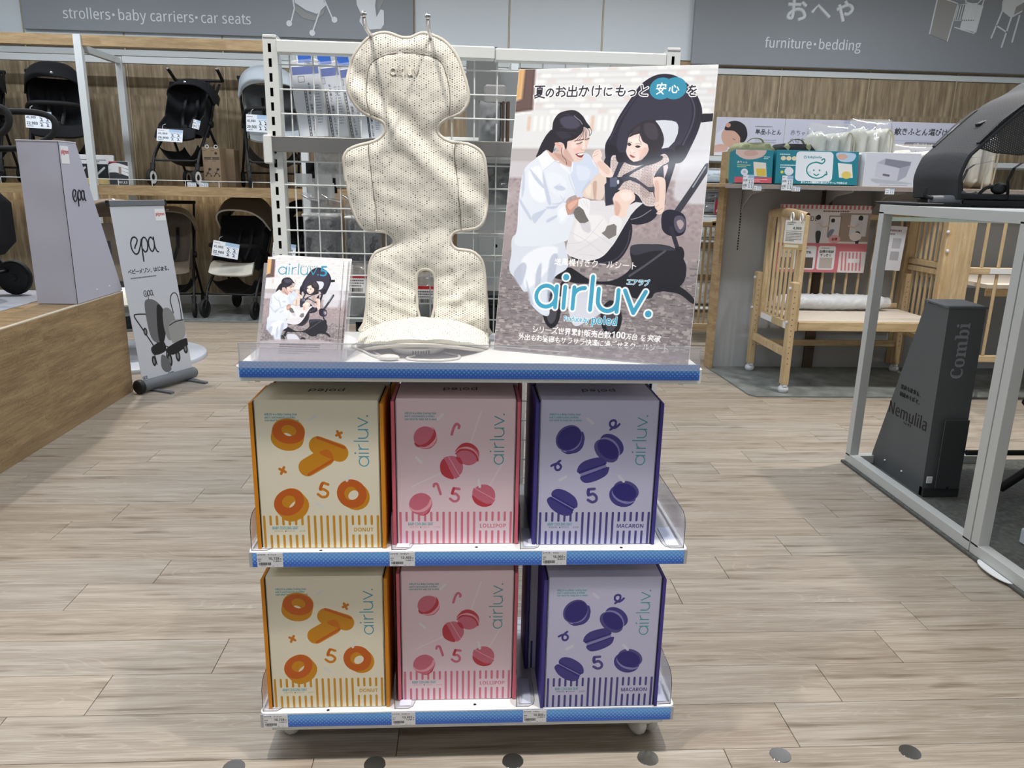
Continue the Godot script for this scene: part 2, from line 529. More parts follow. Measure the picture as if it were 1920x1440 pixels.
	func grid(f: Callable, nu: int, nv: int, wrap := false, both := 0.0) -> MB:
		# f(u, v) -> Vector3 with u, v in 0..1; both > 0 adds a back side that far behind
		var P := []
		for a in nu + 1:
			for c in nv + 1:
				P.append(f.call(float(a) / nu, float(c) / nv))
		var N := []
		for a in nu + 1:
			for c in nv + 1:
				var a0 := a - 1
				var a1 := a + 1
				if wrap:
					a0 = (a0 + nu) % nu
					a1 = (a1 % nu)
					if a1 == 0 and a == nu: a1 = 1
				var du: Vector3 = P[clampi(a1, 0, nu) * (nv + 1) + c] - P[clampi(a0, 0, nu) * (nv + 1) + c]
				var dv: Vector3 = P[a * (nv + 1) + mini(c + 1, nv)] - P[a * (nv + 1) + maxi(c - 1, 0)]
				var nn := du.cross(dv)
				N.append(nn.normalized() if nn.length() > 1e-12 else Vector3.UP)
		for side in ([1.0] if both == 0.0 else [1.0, -1.0]):
			var base := v.size()
			for a in nu + 1:
				for c in nv + 1:
					var k := a * (nv + 1) + c
					vert(P[k] - (N[k] * both if side < 0 else Vector3.ZERO), N[k] * side, Vector2(float(a) / nu, float(c) / nv))
			for a in nu:
				for c in nv:
					var o := base + a * (nv + 1) + c
					face(o, o + 1, o + nv + 2)
					face(o, o + nv + 2, o + nv + 1)
		if both > 0.0:
			var edge := []
			for c in nv + 1: edge.append(c)
			for a in range(1, nu + 1): edge.append(a * (nv + 1) + nv)
			for c in range(nv - 1, -1, -1): edge.append(nu * (nv + 1) + c)
			for a in range(nu - 1, 0, -1): edge.append(a * (nv + 1))
			for k in edge.size():
				var p: int = edge[k]
				var q: int = edge[(k + 1) % edge.size()]
				var ev: Vector3 = P[q] - P[p]
				var en := ev.cross(N[p])
				quad(P[p], P[q], P[q] - N[q] * both, P[p] - N[p] * both, en.normalized() if en.length() > 1e-9 else Vector3.UP)
		return self
	func put(o: MB, x: Transform3D) -> MB:
		var base := v.size()
		for k in o.v.size():
			vert(x * o.v[k], (x.basis * o.n[k]).normalized(), o.t[k])
		for k in o.i:
			i.append(base + k)
		return self
	func add_to(m: ArrayMesh) -> ArrayMesh:
		var a := []
		a.resize(Mesh.ARRAY_MAX)
		a[Mesh.ARRAY_VERTEX] = v
		a[Mesh.ARRAY_NORMAL] = n
		a[Mesh.ARRAY_TEX_UV] = t
		a[Mesh.ARRAY_INDEX] = i
		m.add_surface_from_arrays(Mesh.PRIMITIVE_TRIANGLES, a)
		return m
	func done() -> ArrayMesh:
		return add_to(ArrayMesh.new())

func mb() -> MB:
	return MB.new()
# a printed board: surface 0 is the print on the +z face, surface 1 the rest; origin at the middle of the bottom edge
func card(w: float, h: float, d: float, bev := 0.0) -> ArrayMesh:
	var f := mb()
	var e := bev
	f.quad(Vector3(-w / 2 + e, e, d / 2), Vector3(w / 2 - e, e, d / 2), Vector3(w / 2 - e, h - e, d / 2), Vector3(-w / 2 + e, h - e, d / 2), Vector3.BACK)
	var m := f.done()
	var r := mb().box(Vector3(0, h / 2, 0), Vector3(w, h, d), bev)
	var keep := PackedInt32Array()
	for k in range(0, r.i.size(), 3):
		if not (r.n[r.i[k]].z > 0.9 and r.n[r.i[k + 1]].z > 0.9 and r.n[r.i[k + 2]].z > 0.9):
			keep.append_array([r.i[k], r.i[k + 1], r.i[k + 2]])
	r.i = keep
	return r.add_to(m)
# points through corners, rounded: Catmull-Rom through the given points
func curve(pts, closed := false, steps := 6) -> Array:
	var out := []
	var m: int = pts.size()
	for k in (m if closed else m - 1):
		var p0 = pts[(k - 1 + m) % m] if (closed or k > 0) else pts[0] * 2.0 - pts[1]
		var p1 = pts[k]
		var p2 = pts[(k + 1) % m]
		var p3 = pts[(k + 2) % m] if (closed or k < m - 2) else pts[m - 1] * 2.0 - pts[m - 2]
		for s in steps:
			var u := float(s) / steps
			out.append(((p1 * 2.0) + (p2 - p0) * u + (p0 * 2.0 - p1 * 5.0 + p2 * 4.0 - p3) * u * u + (p1 * 3.0 - p0 - p2 * 3.0 + p3) * u * u * u) * 0.5)
	if not closed:
		out.append(pts[m - 1])
	return out
func v3(a) -> Array:
	var o := []
	for k in range(0, a.size(), 3):
		o.append(Vector3(a[k], a[k + 1], a[k + 2]))
	return o
func v2(a) -> PackedVector2Array:
	var o := PackedVector2Array()
	for k in range(0, a.size(), 2):
		o.append(Vector2(a[k], a[k + 1]))
	return o
func rounded(w: float, h: float, r: float, steps := 4) -> PackedVector2Array:
	var o := PackedVector2Array()
	for q in 4:
		var c := Vector2((w / 2 - r) * (1 if q in [0, 3] else -1), (h / 2 - r) * (1 if q < 2 else -1))
		for s in steps + 1:
			var w2 := PI / 2 * (q + float(s) / steps)
			o.append(c + Vector2(cos(w2), sin(w2)) * r)
	return o
func arc(c: Vector3, r: float, a0: float, a1: float, steps: int, ux: Vector3, uy: Vector3) -> Array:
	var o := []
	for k in steps + 1:
		var w := lerpf(a0, a1, float(k) / steps)
		o.append(c + (ux * cos(w) + uy * sin(w)) * r)
	return o
func text_mesh(s: String, size: float, depth := 0.002, bold := false, serif := false) -> TextMesh:
	var m := TextMesh.new()
	m.text = s
	m.font = face_of(bold, serif)
	m.font_size = 64
	m.pixel_size = size / 64.0
	m.depth = depth
	m.curve_step = 1.0
	return m
var faces := {}
func face_of(bold: bool, serif: bool) -> Font:
	var k := [bold, serif]
	if not faces.has(k):
		var f := SystemFont.new()
		f.font_names = PackedStringArray(["Droid Serif" if serif else "Droid Sans"])
		f.font_weight = 700 if bold else 400
		faces[k] = f
	return faces[k]

# ---------------------------------------------------------------- materials
func mat(c: Color, rough := 0.6, metal := 0.0, extra := {}) -> StandardMaterial3D:
	var m := StandardMaterial3D.new()
	m.albedo_color = c
	m.roughness = rough
	m.metallic = metal
	for k in extra:
		m.set(k, extra[k])
	return m
func gray(g: float) -> Color:
	return Color(g, g, g)
func tex_mat(im: Image, rough := 0.6, extra := {}) -> StandardMaterial3D:
	var m := mat(Color.WHITE, rough, 0.0, extra)
	m.albedo_texture = ImageTexture.create_from_image(im)
	return m
func tri_mat(im: Image, scale: float, rough := 0.6, world := false, extra := {}) -> StandardMaterial3D:
	var m := tex_mat(im, rough, extra)
	m.uv1_triplanar = true
	m.uv1_world_triplanar = world
	m.uv1_scale = Vector3.ONE * scale
	return m
func noise(seed_: int, freq: float, oct := 3, kind := FastNoiseLite.TYPE_SIMPLEX_SMOOTH) -> FastNoiseLite:
	var f := FastNoiseLite.new()
	f.seed = seed_
	f.frequency = freq
	f.noise_type = kind
	f.fractal_octaves = oct
	return f
# wood with the grain along u; sx, sy: how many pixels a metre takes along and across the grain
func wood(w: int, h: int, dark: Color, light: Color, seed_: int, streak: float, fine: float, figure: float, along := true) -> Image:
	var im := Image.create(w, h, false, Image.FORMAT_RGB8)
	var n1 := noise(seed_, 1.0, 3)
	var n2 := noise(seed_ + 1, 1.0, 2)
	var n3 := noise(seed_ + 2, 1.0, 2)
	var W := w if along else h
	var H := h if along else w
	for y in H:
		# both ends meet: the two edges are blended
		for x in W:
			var u := float(x) / W
			var vv := float(y) / H
			var a := n1.get_noise_2d(u * 1.6, vv * 17.0)
			var b := n2.get_noise_2d(u * 7.0, vv * 150.0)
			var warp := n3.get_noise_2d(u * 5.0 + 40.0, vv * 7.0)
			var ring := sin((vv * 26.0 + warp * 7.0) * TAU)
			ring = maxf(ring, 0.0) * ring
			var k := 0.5 + a * streak + b * fine - ring * figure
			var e: float = smoothstep(0.0, 0.06, minf(vv, 1.0 - vv)) * smoothstep(0.0, 0.02, minf(u, 1.0 - u))
			k = lerpf(0.5, k, 0.35 + 0.65 * e)
			var c := dark.lerp(light, clampf(k, 0.0, 1.0))
			if along:
				im.set_pixel(x, y, c)
			else:
				im.set_pixel(y, x, c)
	return im
# limed oak: streaks, dark smudges round knots, pale ticks along the grain, a little cathedral figure
func oak_floor(w: int, h: int) -> Image:
	var im := Image.create(w, h, false, Image.FORMAT_RGB8)
	var n1 := noise(41, 1.0, 3)
	var n2 := noise(42, 1.0, 2)
	var n3 := noise(43, 1.0, 2)
	var n4 := noise(44, 1.0, 1)
	var dark := Color(0.50, 0.448, 0.385)
	var light := Color(0.735, 0.695, 0.64)
	var tick := Color(0.80, 0.77, 0.72)
	for y in h:
		var vv := float(y) / h
		for x in w:
			var u := float(x) / w
			var a := n1.get_noise_2d(u * 2.4, vv * 26.0)
			var b := n2.get_noise_2d(u * 11.0, vv * 190.0)
			var smudge := maxf(0.0, n3.get_noise_2d(u * 7.0 + 9.0, vv * 17.0) - 0.38)
			var warp := n3.get_noise_2d(u * 3.6 + 40.0, vv * 7.0)
			var where := maxf(0.0, n1.get_noise_2d(u * 1.7 + 70.0, vv * 6.0))
			var ring := maxf(0.0, sin((vv * 12.0 + warp * 4.2) * TAU) - 0.82) * 5.0 * where
			var k := 0.55 + a * 0.36 + b * 0.30 - smudge * 1.5
			var c := dark.lerp(light, clampf(k, -0.25, 1.0))
			var t := maxf(0.0, n4.get_noise_2d(u * 26.0, vv * 330.0) - 0.45) * 1.1 + ring * 0.55
			im.set_pixel(x, y, c.lerp(tick, clampf(t, 0.0, 0.75)))
	return im
func specks(w: int, base: Color, amp: float, seed_: int, freq := 0.05) -> Image:
	var im := Image.create(w, w, false, Image.FORMAT_RGB8)
	var f := noise(seed_, freq, 4)
	for y in w:
		for x in w:
			var e: float = smoothstep(0.0, 0.08, minf(minf(x, w - 1 - x), minf(y, w - 1 - y)) / float(w))
			var k := 1.0 + f.get_noise_2d(x, y) * amp * (0.4 + 0.6 * e)
			im.set_pixel(x, y, Color(base.r * k, base.g * k, base.b * k))
	return im

# ---------------------------------------------------------------- prints: a small drawing board, twice as fine as the finished print
class Cv:
	var im: Image
	var s := 2.0
	var w := 0.0
	var h := 0.0
	var scene
	var xf := Transform2D.IDENTITY
	var raw := false
	func open(scene_, w_: float, h_: float, px: float, bg: Color) -> Cv:
		# w_, h_ in drawing units; px: finished pixels to a unit
		scene = scene_
		w = w_
		h = h_
		s = px * 2.0
		im = Image.create(int(w_ * px) * 2, int(h_ * px) * 2, false, Image.FORMAT_RGBA8)
		im.fill(bg)
		return self
	func shut() -> Image:
		im.resize(im.get_width() / 2, im.get_height() / 2, Image.INTERPOLATE_BILINEAR)
		im.convert(Image.FORMAT_RGB8)
		return im
	func strip(c: Color) -> Image:
		var st := Image.create(im.get_width(), 1, false, Image.FORMAT_RGBA8)
		st.fill(c)
		return st
	func fill_many(rings: Array, c: Color) -> void:
		# even-odd over all rings together
		var edges := []
		var y0 := 1e9
		var y1 := -1e9
		for ring in rings:
			var m: int = ring.size()
			for k in m:
				var a: Vector2 = (xf * (ring[k] as Vector2)) * s
				var b: Vector2 = (xf * (ring[(k + 1) % m] as Vector2)) * s
				if a.y != b.y:
					edges.append([a, b] if a.y < b.y else [b, a])
					y0 = minf(y0, minf(a.y, b.y))
					y1 = maxf(y1, maxf(a.y, b.y))
		var H := im.get_height()
		var W := im.get_width()
		edges.sort_custom(func(p, q): return p[0].y < q[0].y)
		var live := []
		var at := 0
		var st: Image = null if (c.a > 0.995 or raw) else strip(c)
		for y in range(maxi(0, int(y0)), mini(H, int(y1) + 1)):
			var yc := y + 0.5
			while at < edges.size() and edges[at][0].y <= yc:
				live.append(edges[at])
				at += 1
			var xs := PackedFloat32Array()
			var keep := []
			for e in live:
				if e[1].y > yc:
					keep.append(e)
					xs.append(e[0].x + (e[1].x - e[0].x) * (yc - e[0].y) / (e[1].y - e[0].y))
			live = keep
			xs.sort()
			for k in range(0, xs.size() - 1, 2):
				var x0 := maxi(0, int(ceil(xs[k] - 0.5)))
				var x1 := mini(W, int(ceil(xs[k + 1] - 0.5)))
				if x1 > x0:
					if st == null:
						im.fill_rect(Rect2i(x0, y, x1 - x0, 1), c)
					else:
						im.blend_rect(st, Rect2i(0, 0, x1 - x0, 1), Vector2i(x0, y))
	func poly(p, c: Color) -> void:
		fill_many([p], c)
	func smooth(p, c: Color, steps := 5) -> void:
		fill_many([scene.curve(p, true, steps)], c)
	func rect(x: float, y: float, w_: float, h_: float, c: Color) -> void:
		poly([Vector2(x, y), Vector2(x + w_, y), Vector2(x + w_, y + h_), Vector2(x, y + h_)], c)
	func rrect(x: float, y: float, w_: float, h_: float, r: float, c: Color) -> void:
		var o := []
		for p in scene.rounded(w_, h_, r, 5):
			o.append(p + Vector2(x + w_ / 2, y + h_ / 2))
		poly(o, c)
	func ring(cx: float, cy: float, rx: float, ry := -1.0, rot := 0.0, a0 := 0.0, a1 := TAU, steps := 40) -> Array:
		var o := []
		if ry < 0:
			ry = rx
		for k in steps:
			var t := a0 + (a1 - a0) * k / (steps if a1 - a0 > TAU - 0.01 else steps - 1)
			o.append(Vector2(cx, cy) + Vector2(cos(t) * rx, sin(t) * ry).rotated(rot))
		return o
	func ell(cx: float, cy: float, rx: float, ry: float, c: Color, rot := 0.0) -> void:
		poly(ring(cx, cy, rx, ry, rot), c)
	func line(p, wd: float, c: Color, closed := false, butt := false) -> void:
		# opaque colours only: every piece is laid down by itself
		var m: int = p.size()
		for k in (m if closed else m - 1):
			var a: Vector2 = p[k]
			var b: Vector2 = p[(k + 1) % m]
			if a.distance_to(b) > 1e-5:
				var e: Vector2 = (b - a).normalized().orthogonal() * wd / 2
				poly([a + e, b + e, b - e, a - e], c)
		if wd * s > 2.0 and not (butt and m == 2):
			for k in m:
				if butt and not closed and (k == 0 or k == m - 1):
					continue
				var q: Vector2 = p[k]
				poly(ring(q.x, q.y, wd / 2, -1, 0, 0, TAU, 10 if wd * s < 14 else 20), c)
	func soft(p, wd: float, c: Color, closed := false) -> void:
		line(scene.curve(p, closed, 6), wd, c, closed)
	# lettering from the font; x, y: start of the baseline; align 0 left, 0.5 middle, 1 right
	func text(str_: String, x: float, y: float, size: float, c: Color, bold := false, align := 0.0, rot := 0.0, squeeze := 1.0, serif := false) -> float:
		var tm: TextMesh = scene.text_mesh(str_, size, 0.0, bold, serif)
		tm.horizontal_alignment = HORIZONTAL_ALIGNMENT_LEFT
		tm.vertical_alignment = VERTICAL_ALIGNMENT_BOTTOM
		tm.curve_step = 2.0
		var f := tm.get_faces()
		var lo := 1e9
		var hi := -1e9
		for q in f:
			lo = minf(lo, q.x)
			hi = maxf(hi, q.x)
		var drop: float = scene.face_of(bold, serif).get_descent(64) * size / 64.0
		var off := (hi - lo) * squeeze * align
		for k in range(0, f.size(), 3):
			var tri := []
			for j in 3:
				var q := Vector2((f[k + j].x - lo) * squeeze - off, -(f[k + j].y - drop))
				tri.append(Vector2(x, y) + q.rotated(rot))
			poly(tri, c)
		return (hi - lo) * squeeze
	# Japanese lettering, written stroke by stroke; x, y: top left of the first square
	func jp(str_: String, x: float, y: float, size: float, wd: float, c: Color, gap := 1.0, rot := 0.0, down := false) -> void:
		var at := 0.0
		for ch in str_:
			var g: String = scene.GLYPH.get(ch, "")
			if g == "" and ch != " " and ch != "　":
				var q := Vector2(at, size * 0.86).rotated(rot)
				at += text(ch, x + q.x, y + q.y, size * 1.05, c, wd > size * 0.09, 0.0, rot) + size * 0.12
				continue
			for st in g.split(" ", false):
				var bent := st.begins_with("~")
				if bent:
					st = st.substr(1)
				var p := []
				for k in range(0, st.length() - 1, 2):
					var q := Vector2(at, 0) if not down else Vector2(0, at)
					p.append(Vector2(x, y) + (q + Vector2(KEY.find(st[k]), KEY.find(st[k + 1])) * size / 20.0).rotated(rot))
				if bent and p.size() > 2:
					p = scene.curve(p, false, 4)
				line(p, wd, c)
			at += size * gap * (0.5 if ch == " " else 1.0)
	const KEY := "0123456789abcdefghijk"
	func blur(x: float, y: float, w_: float, h_: float, k: int) -> void:
		var a := xf * Vector2(x, y)
		var g := xf.get_scale() * Vector2(w_, h_)
		var r := Rect2i(int(a.x * s), int(a.y * s), int(g.x * s), int(g.y * s)).intersection(Rect2i(0, 0, im.get_width(), im.get_height()))
		var q := im.get_region(r)
		q.resize(maxi(2, r.size.x / k), maxi(2, r.size.y / k), Image.INTERPOLATE_TRILINEAR if false else Image.INTERPOLATE_LANCZOS)
		q.resize(r.size.x, r.size.y, Image.INTERPOLATE_CUBIC)
		im.blit_rect(q, Rect2i(Vector2i.ZERO, r.size), r.position)
	# a soft-edged shape: drawn small and stretched
	func haze(p_, c: Color, k := 12) -> void:
		var p := []
		for q in p_:
			p.append(xf * (q as Vector2))
		var lo := Vector2(1e9, 1e9)
		var hi := -lo
		for q in p:
			lo = lo.min(q)
			hi = hi.max(q)
		var padd := 2.5 * k / s
		lo -= Vector2.ONE * padd
		hi += Vector2.ONE * padd
		var small := Cv.new()
		small.scene = scene
		small.s = s / k * 4.0
		small.raw = true
		var sw := maxi(3, int((hi.x - lo.x) * s / k))
		var sh := maxi(3, int((hi.y - lo.y) * s / k))
		small.im = Image.create(sw * 4, sh * 4, false, Image.FORMAT_RGBA8)
		small.im.fill(Color(c.r, c.g, c.b, 0))
		var o := []
		for q in p:
			o.append(q - lo)
		small.poly(scene.curve(o, true, 4), c)
		small.im.resize(sw * 2, sh * 2, Image.INTERPOLATE_BILINEAR)
		small.im.resize(sw, sh, Image.INTERPOLATE_BILINEAR)
		small.im.resize(int((hi.x - lo.x) * s), int((hi.y - lo.y) * s), Image.INTERPOLATE_CUBIC)
		im.blend_rect(small.im, Rect2i(Vector2i.ZERO, small.im.get_size()), Vector2i((lo * s).floor()))
	# speckle: many short dabs, for paving, gravel, fabric
	func dabs(x: float, y: float, w_: float, h_: float, num: int, len_: float, wd: float, cols: Array, seed_: int) -> void:
		var r := RandomNumberGenerator.new()
		r.seed = seed_
		for k in num:
			var p: Vector2 = xf * Vector2(x + r.randf() * w_, y + r.randf() * h_)
			var l := len_ * r.randf_range(0.4, 1.3) * xf.get_scale().x
			var c: Color = cols[r.randi() % cols.size()]
			if c.a > 0.995:
				im.fill_rect(Rect2i(int(p.x * s), int(p.y * s), maxi(1, int(l * s)), maxi(1, int(wd * r.randf_range(0.5, 1.3) * s))), c)
			else:
				rect(p.x, p.y, l, wd, c)
	func bars(x: float, y: float, w_: float, h_: float, seed_: int, c: Color) -> void:
		var r := RandomNumberGenerator.new()
		r.seed = seed_
		var u := x
		while u < x + w_:
			var b := w_ / 60.0 * r.randi_range(1, 3)
			rect(u, y, minf(b, x + w_ - u), h_, c)
			u += b + w_ / 60.0 * r.randi_range(1, 2)
	# a paragraph too small to read: rows of short dashes like small print
	func greek(x: float, y: float, w_: float, rows: int, lead: float, c: Color, seed_: int) -> void:
		var r := RandomNumberGenerator.new()
		r.seed = seed_
		for k in rows:
			var u := x
			var e := x + w_ * (1.0 if k < rows - 1 else r.randf_range(0.4, 0.9))
			while u < e:
				var l := lead * r.randf_range(0.25, 0.6)
				rect(u, y + k * lead, minf(l, e - u), lead * 0.5, c)
				u += l + lead * 0.17
	# the lettering of the drink-coloured round logo with thin strokes; u runs along the text, size: height of the small letters
	func round_logo(o: Vector2, size: float, wd: float, c: Color, rot := 0.0, fat := 0.0) -> void:
		var e := wd / 2
		var P := func(a: float, b: float) -> Vector2: return o + Vector2(a * size, -b * size).rotated(rot)
		var h := e / size
		var lw := wd + fat
		var ringp := []
		for k in 33:
			ringp.append(P.call(0.5 + cos(TAU * k / 32) * (0.5 - h), 0.5 + sin(TAU * k / 32) * (0.5 - h)))
		line(ringp, lw, c)
		for l in [[1.0 - h, 1.0 - h], [1.27, 1.0 - h], [1.65, 1.0 - h], [2.38, 1.38]]:
			line([P.call(l[0], h), P.call(l[0], l[1])], lw, c)
		dot(P.call(1.27, 1.3), wd * 0.8 + fat / 2, c)
		var hook := []
		for k in 9:
			hook.append(P.call(1.65 + 0.44 * (1.0 - cos(PI / 2 * k / 8)), 0.56 + sin(PI / 2 * k / 8) * (0.44 - h)))
		line(hook, lw, c)
		var u := [P.call(2.66, 1.0 - h)]
		for k in 17:
			u.append(P.call(3.06 - cos(PI * k / 16) * 0.40, 0.40 + h - sin(PI * k / 16) * 0.40))
		u.append(P.call(3.46, 1.0 - h))
		line(u, lw, c)
		line([P.call(3.46, h), P.call(3.46, 1.0 - h)], lw, c)
		line([P.call(3.72, 1.0 - h), P.call(4.13, h), P.call(4.54, 1.0 - h)], lw, c)
		dot(P.call(4.72, 0.08), wd * 0.8 + fat / 2, c)
	func fit(str_: String, x0: float, x1: float, y: float, size: float, c: Color, bold := false) -> void:
		var tm: TextMesh = scene.text_mesh(str_, size, 0.0, bold)
		text(str_, x0, y, size, c, bold, 0.0, 0.0, (x1 - x0) / tm.get_aabb().size.x)
	func dot(p: Vector2, r: float, c: Color) -> void:
		poly(ring(p.x, p.y, r), c)

# the Japanese characters on the prints, as pen strokes on a square of 20 by 20 (~ marks a bent stroke)
const GLYPH := {
	"夏": "22i2 a2a5 65e5ec6c65 68e8 6aea 8c5g2h 7eee9i3k 6fbijk", "の": "~b59b5g3d4884d4h8hdehbi", "お": "26d6 ~727f5h3g4d9aeahdhgci e4i7",
	"か": "~27d6e9cgai8h ~826a3h ~f5h8ia", "け": "~433a4h 87i7 ~e2ecdgaj", "に": "~433a4h ~95d5h4 ~8d9gdhhg",
	"も": "~928a7f9ieihehb 37e7 3cdc", "っ": "~4bb9gbfg9i", "と": "628a ~g69a4e6hbigi",
	"を": "45f4 ~92693d7aaabe ~h9ad7g9jgj", "き": "45f3 39g7 82ec ~5d6hcieh", "へ": "2c76if",
	"や": "~39d5h8ecac a2c5 55ai", "は": "~433a4h 87i7 ~d2deah8fadfeih", "じ": "~626e9igd c3d5 f2g4",
	"ま": "46g6 4bgb ~a2af6i4g7egi", "る": "53e34c ~4caageci8h7fbg", "。": "~4g6g6i4i4g",
	"、": "4g7j", "ふ": "92c4 ~b689cdbh8h 4c2g fbif", "ん": "a23i ~3i8aacbhdihc",
	"ち": "36g5 ~926bb9gceh8j", "ゃ": "~5cc9fbdebe a8b9 7aaj", "な": "36c5 824c e5h8 ~d9df9i7gafhi",
	"び": "~35843b6hcgd7f8hb f1g3 h0i2", "で": "35g4 ~g4998dafgi f7g9 h6i8", "せ": "29i7 ~d3dcbd ~646e9igi",
	"ご": "54d4 ~4d6hgh f1g3 h0i2", "し": "~626e9igd", "ら": "82c4 ~665db9gdeh7j",
	"そ": "53e34ah9 ~h9acahej", "ば": "~433a4h 87e7 ~d2deah8fadfeih g1h3 i0j2", "く": "~c24acj",
	"す": "25i5 ~b2bb8c7a98bbcf8j", "り": "~535a6c ~e3ed9j", "ー": "2aia",
	"ク": "823a 75g5 ~g5dd5j", "ル": "~646b2i c3chib", "シ": "4375 386a ~4icfh6",
	"ト": "727j 78gc", "エ": "34h4 a4ah 2hih", "ア": "24h4 h4b9 ~a79d4i",
	"ラ": "43g3 38h8 ~h8ee6j", "ブ": "34g4 ~g4dd5j g1h3 i0j2", "リ": "535b ~e3ed8j",
	"ズ": "44f4 ~f4ac2i achi g1h3 i0j2", "サ": "27i7 636d ~e3dd8j", "ド": "727j 78gc d2e4 f1g3",
	"ナ": "27i7 ~a2ac5j", "ッ": "5a6d 9aad ~faef8j", "ツ": "3559 94a8 ~h5dd6j",
	"ロ": "44g4gg4g44", "ポ": "26i6 a2aj 5a3f ebhf ~h1j1j3h3h1", "プ": "34g4 ~g4dd5j ~h1j1j3h3h1",
	"マ": "34h4 h49d 7adh", "カ": "27g7 ~g7fdeicidh ~827b2j", "ン": "3488 ~3icei6",
	"ス": "44f4 ~f4ac2i achi", "ベ": "2c76if d3e5 f2g4", "ビ": "535f8hgh f65a f2g4 h1i3",
	"メ": "~f29d3i 57dg", "ゾ": "3468 ~g4dc6j g1h3 i0j2", "ネ": "a1b3 35f53e abaj bdhg",
	"ム": "a23ggf cbhi", "フ": "34g4 ~g4dd5j", "ァ": "57g7 g7cb ~b99e6i",
	"イ": "~h29a2d acaj", "出": "a1ai 4449g9g4 2b2iiiib", "安": "a1a3 3734h4h7 966cej ~e8be3j 2aia",
	"心": "392e 777e9hehfe a5c8 f8id", "送": "3355 2858 5e2h ~5eahji 92a4 f2e4 75h5 69i9 ~c5ca7f cahf", "風": "~424c2i 42f2feiiif 75c4 78c8cc7c78 a5ag 7gdf bedh",
	"機": "1777 414j ~471e 4a7c a185a58a g1e5g5ea ~d1decgij 8bib ab8i bdde hccj", "付": "612a 484j 85i5 f1fhci a9cc", "世": "27i7 535hhh a2ac f2fc acfc",
	"界": "42g2g94942 a2a9 45g5 a93e a9he ~8d7g4j dddj", "累": "42g2g84842 a2a8 45g5 a86bdb5fgf afaj 6g4i eghi", "計": "4152 2585 3777 3a7a 3c7c7h3h3c a8j8 e2ej",
	"販": "22727d2d22 2676 2979 4d2h 6d8h a3i2 ~a3aa8j a8h8 ~h8ee9j baij", "売": "24i4 a1a8 48g8 3d3ahahd ~8c7g3j cccihihg", "台": "a148g7 d4h9 4bgbgi4i4b",
	"数": "5159 15a5 2243 8273 5519 5599 5a3e8j ~8a6f1j 1dad d1a8 c5j5 ~h5fd9j ~c8fdjj", "万": "24i4 ~a4ab3j 99g9 ~g9fheicg", "突": "a1a3 3734h4h7 856a c5g8 2cic ~a8ac2j acij",
	"破": "1393 ~537a1e 4a9a9h4h4a b4j4j7 ~b4bb9j f1fa b9h9 ~h9eeaj ~c9edjj", "外": "512a 46a6 ~a68d2j 6a8c d1dj d8ic", "昼": "32f2 f2f8 38f8 ~323a1f a8if 6bdbdh6h6b 6ede 3jhj",
	"寝": "a1a3 2724i4i7 585j 2a4c 2g5e 98h8hc9c 9aha 8g8djdjg agig ~hgei9j", "快": "414j 172b 6588 a5h5hb 8bjb ~d1dc8j dbjj", "適": "3355 2858 5e2h ~5eahji b1c2 83i3 a4b6 f4e6 8g87i7ig aaga d8dc bcfcffbfbc",
	"過": "3355 2858 5e2h ~5eahji 8f88i8if a2g2g8 a2a8 d5g5 d5d8 bbfbfebebb", "単": "5264 91a3 f2e4 45g5gb4b45 a5aj 48g8 1eje", "品": "62e2e86862 2a9a9i2i2a baiaiibiba",
	"赤": "44g4 a1a8 28i8 ~887d4j c8cjai 4b2f gbif", "大": "27i7 ~a2a92j a9ij", "切": "1a97 434g9e a4i4 ~i4hgfjei ~d4dd9j",
	"睡": "22727h2h22 2777 2c7c i1a3 e2ej 95j5 9aja b5be h5he 8eje ajij", "眠": "22727h2h22 2777 2c7c a2h2h7a7 a2ah ahdf abib ~e7fdijjg", "敷": "15a5 27979c2c27 2a9a 515c 1eae ~4e3h1j ~4g8g8j7j d1a8 c5j5 ~h5fd9j ~c8fdjj",
	"選": "3355 2858 5e2h ~5eahji 82c2c58585 e2i2i5e5 a7ad g7gd 8aia 7dje be9g fehg", "時": "22727g2g22 2979 a4i4 e1e8 98j8 9bjb g8gjei bdcg", "変": "a1a3 24i4 ~848a6b c4cabb 563a f6ha ~8b6e3g 7dfd ~fdah2j ~7dcgij",
	"化": "612a 484j i7ba b2bhcihiif", "知": "4134 3494 19a9 ~545a1j 6a9h c5i5ihchc5", "家": "a1a3 2724i4i7 56f6 ~a66a2c ~8aceaj8i ~9c6f2g ~bd7h3i h9cc bbij",
	"庭": "a1a3 44i4 ~444b1j 68a88caf6j ~6e9ijj h6c7 f7fe baja ceie", "事": "24i4 56f6f95956 a1aj8i 4bgb gbgg 2did 4ggg", "健": "512a 373j 68a87c9e4j ~7fahjj c3i3i8 a5j5 c8i8 bbjb aeje f1fg",
	"康": "a1a3 34i4 ~344b1j 77g7gb 59i9 7bgb b5bj9i 8d9e 6haf hdef cfij", "楽": "a1a2 73d3d97973 76d6 3354 2947 h3f5 f8ha 2cic a9aj ac3i achi", "子": "44f4 f4a8 a8ai7i 2bib",
	"自": "a184 45g5gj4j45 4aga 4ege", "慢": "414j 172b 6588 a1h1h6a6a1 a3h3 98i8ib9b98 c8cb f8fb adhd ~hddh8j ~aedhij", "収": "343d9b 828j b4i4 ~i4fcaj ~b5dcjj",
	"納": "513557 3a8a 5a5j 3c1g 7c8g bjb6i6ii f1f7 f7cd f9hd", "円": "3j33h3hj 3bhb a3ab",
}

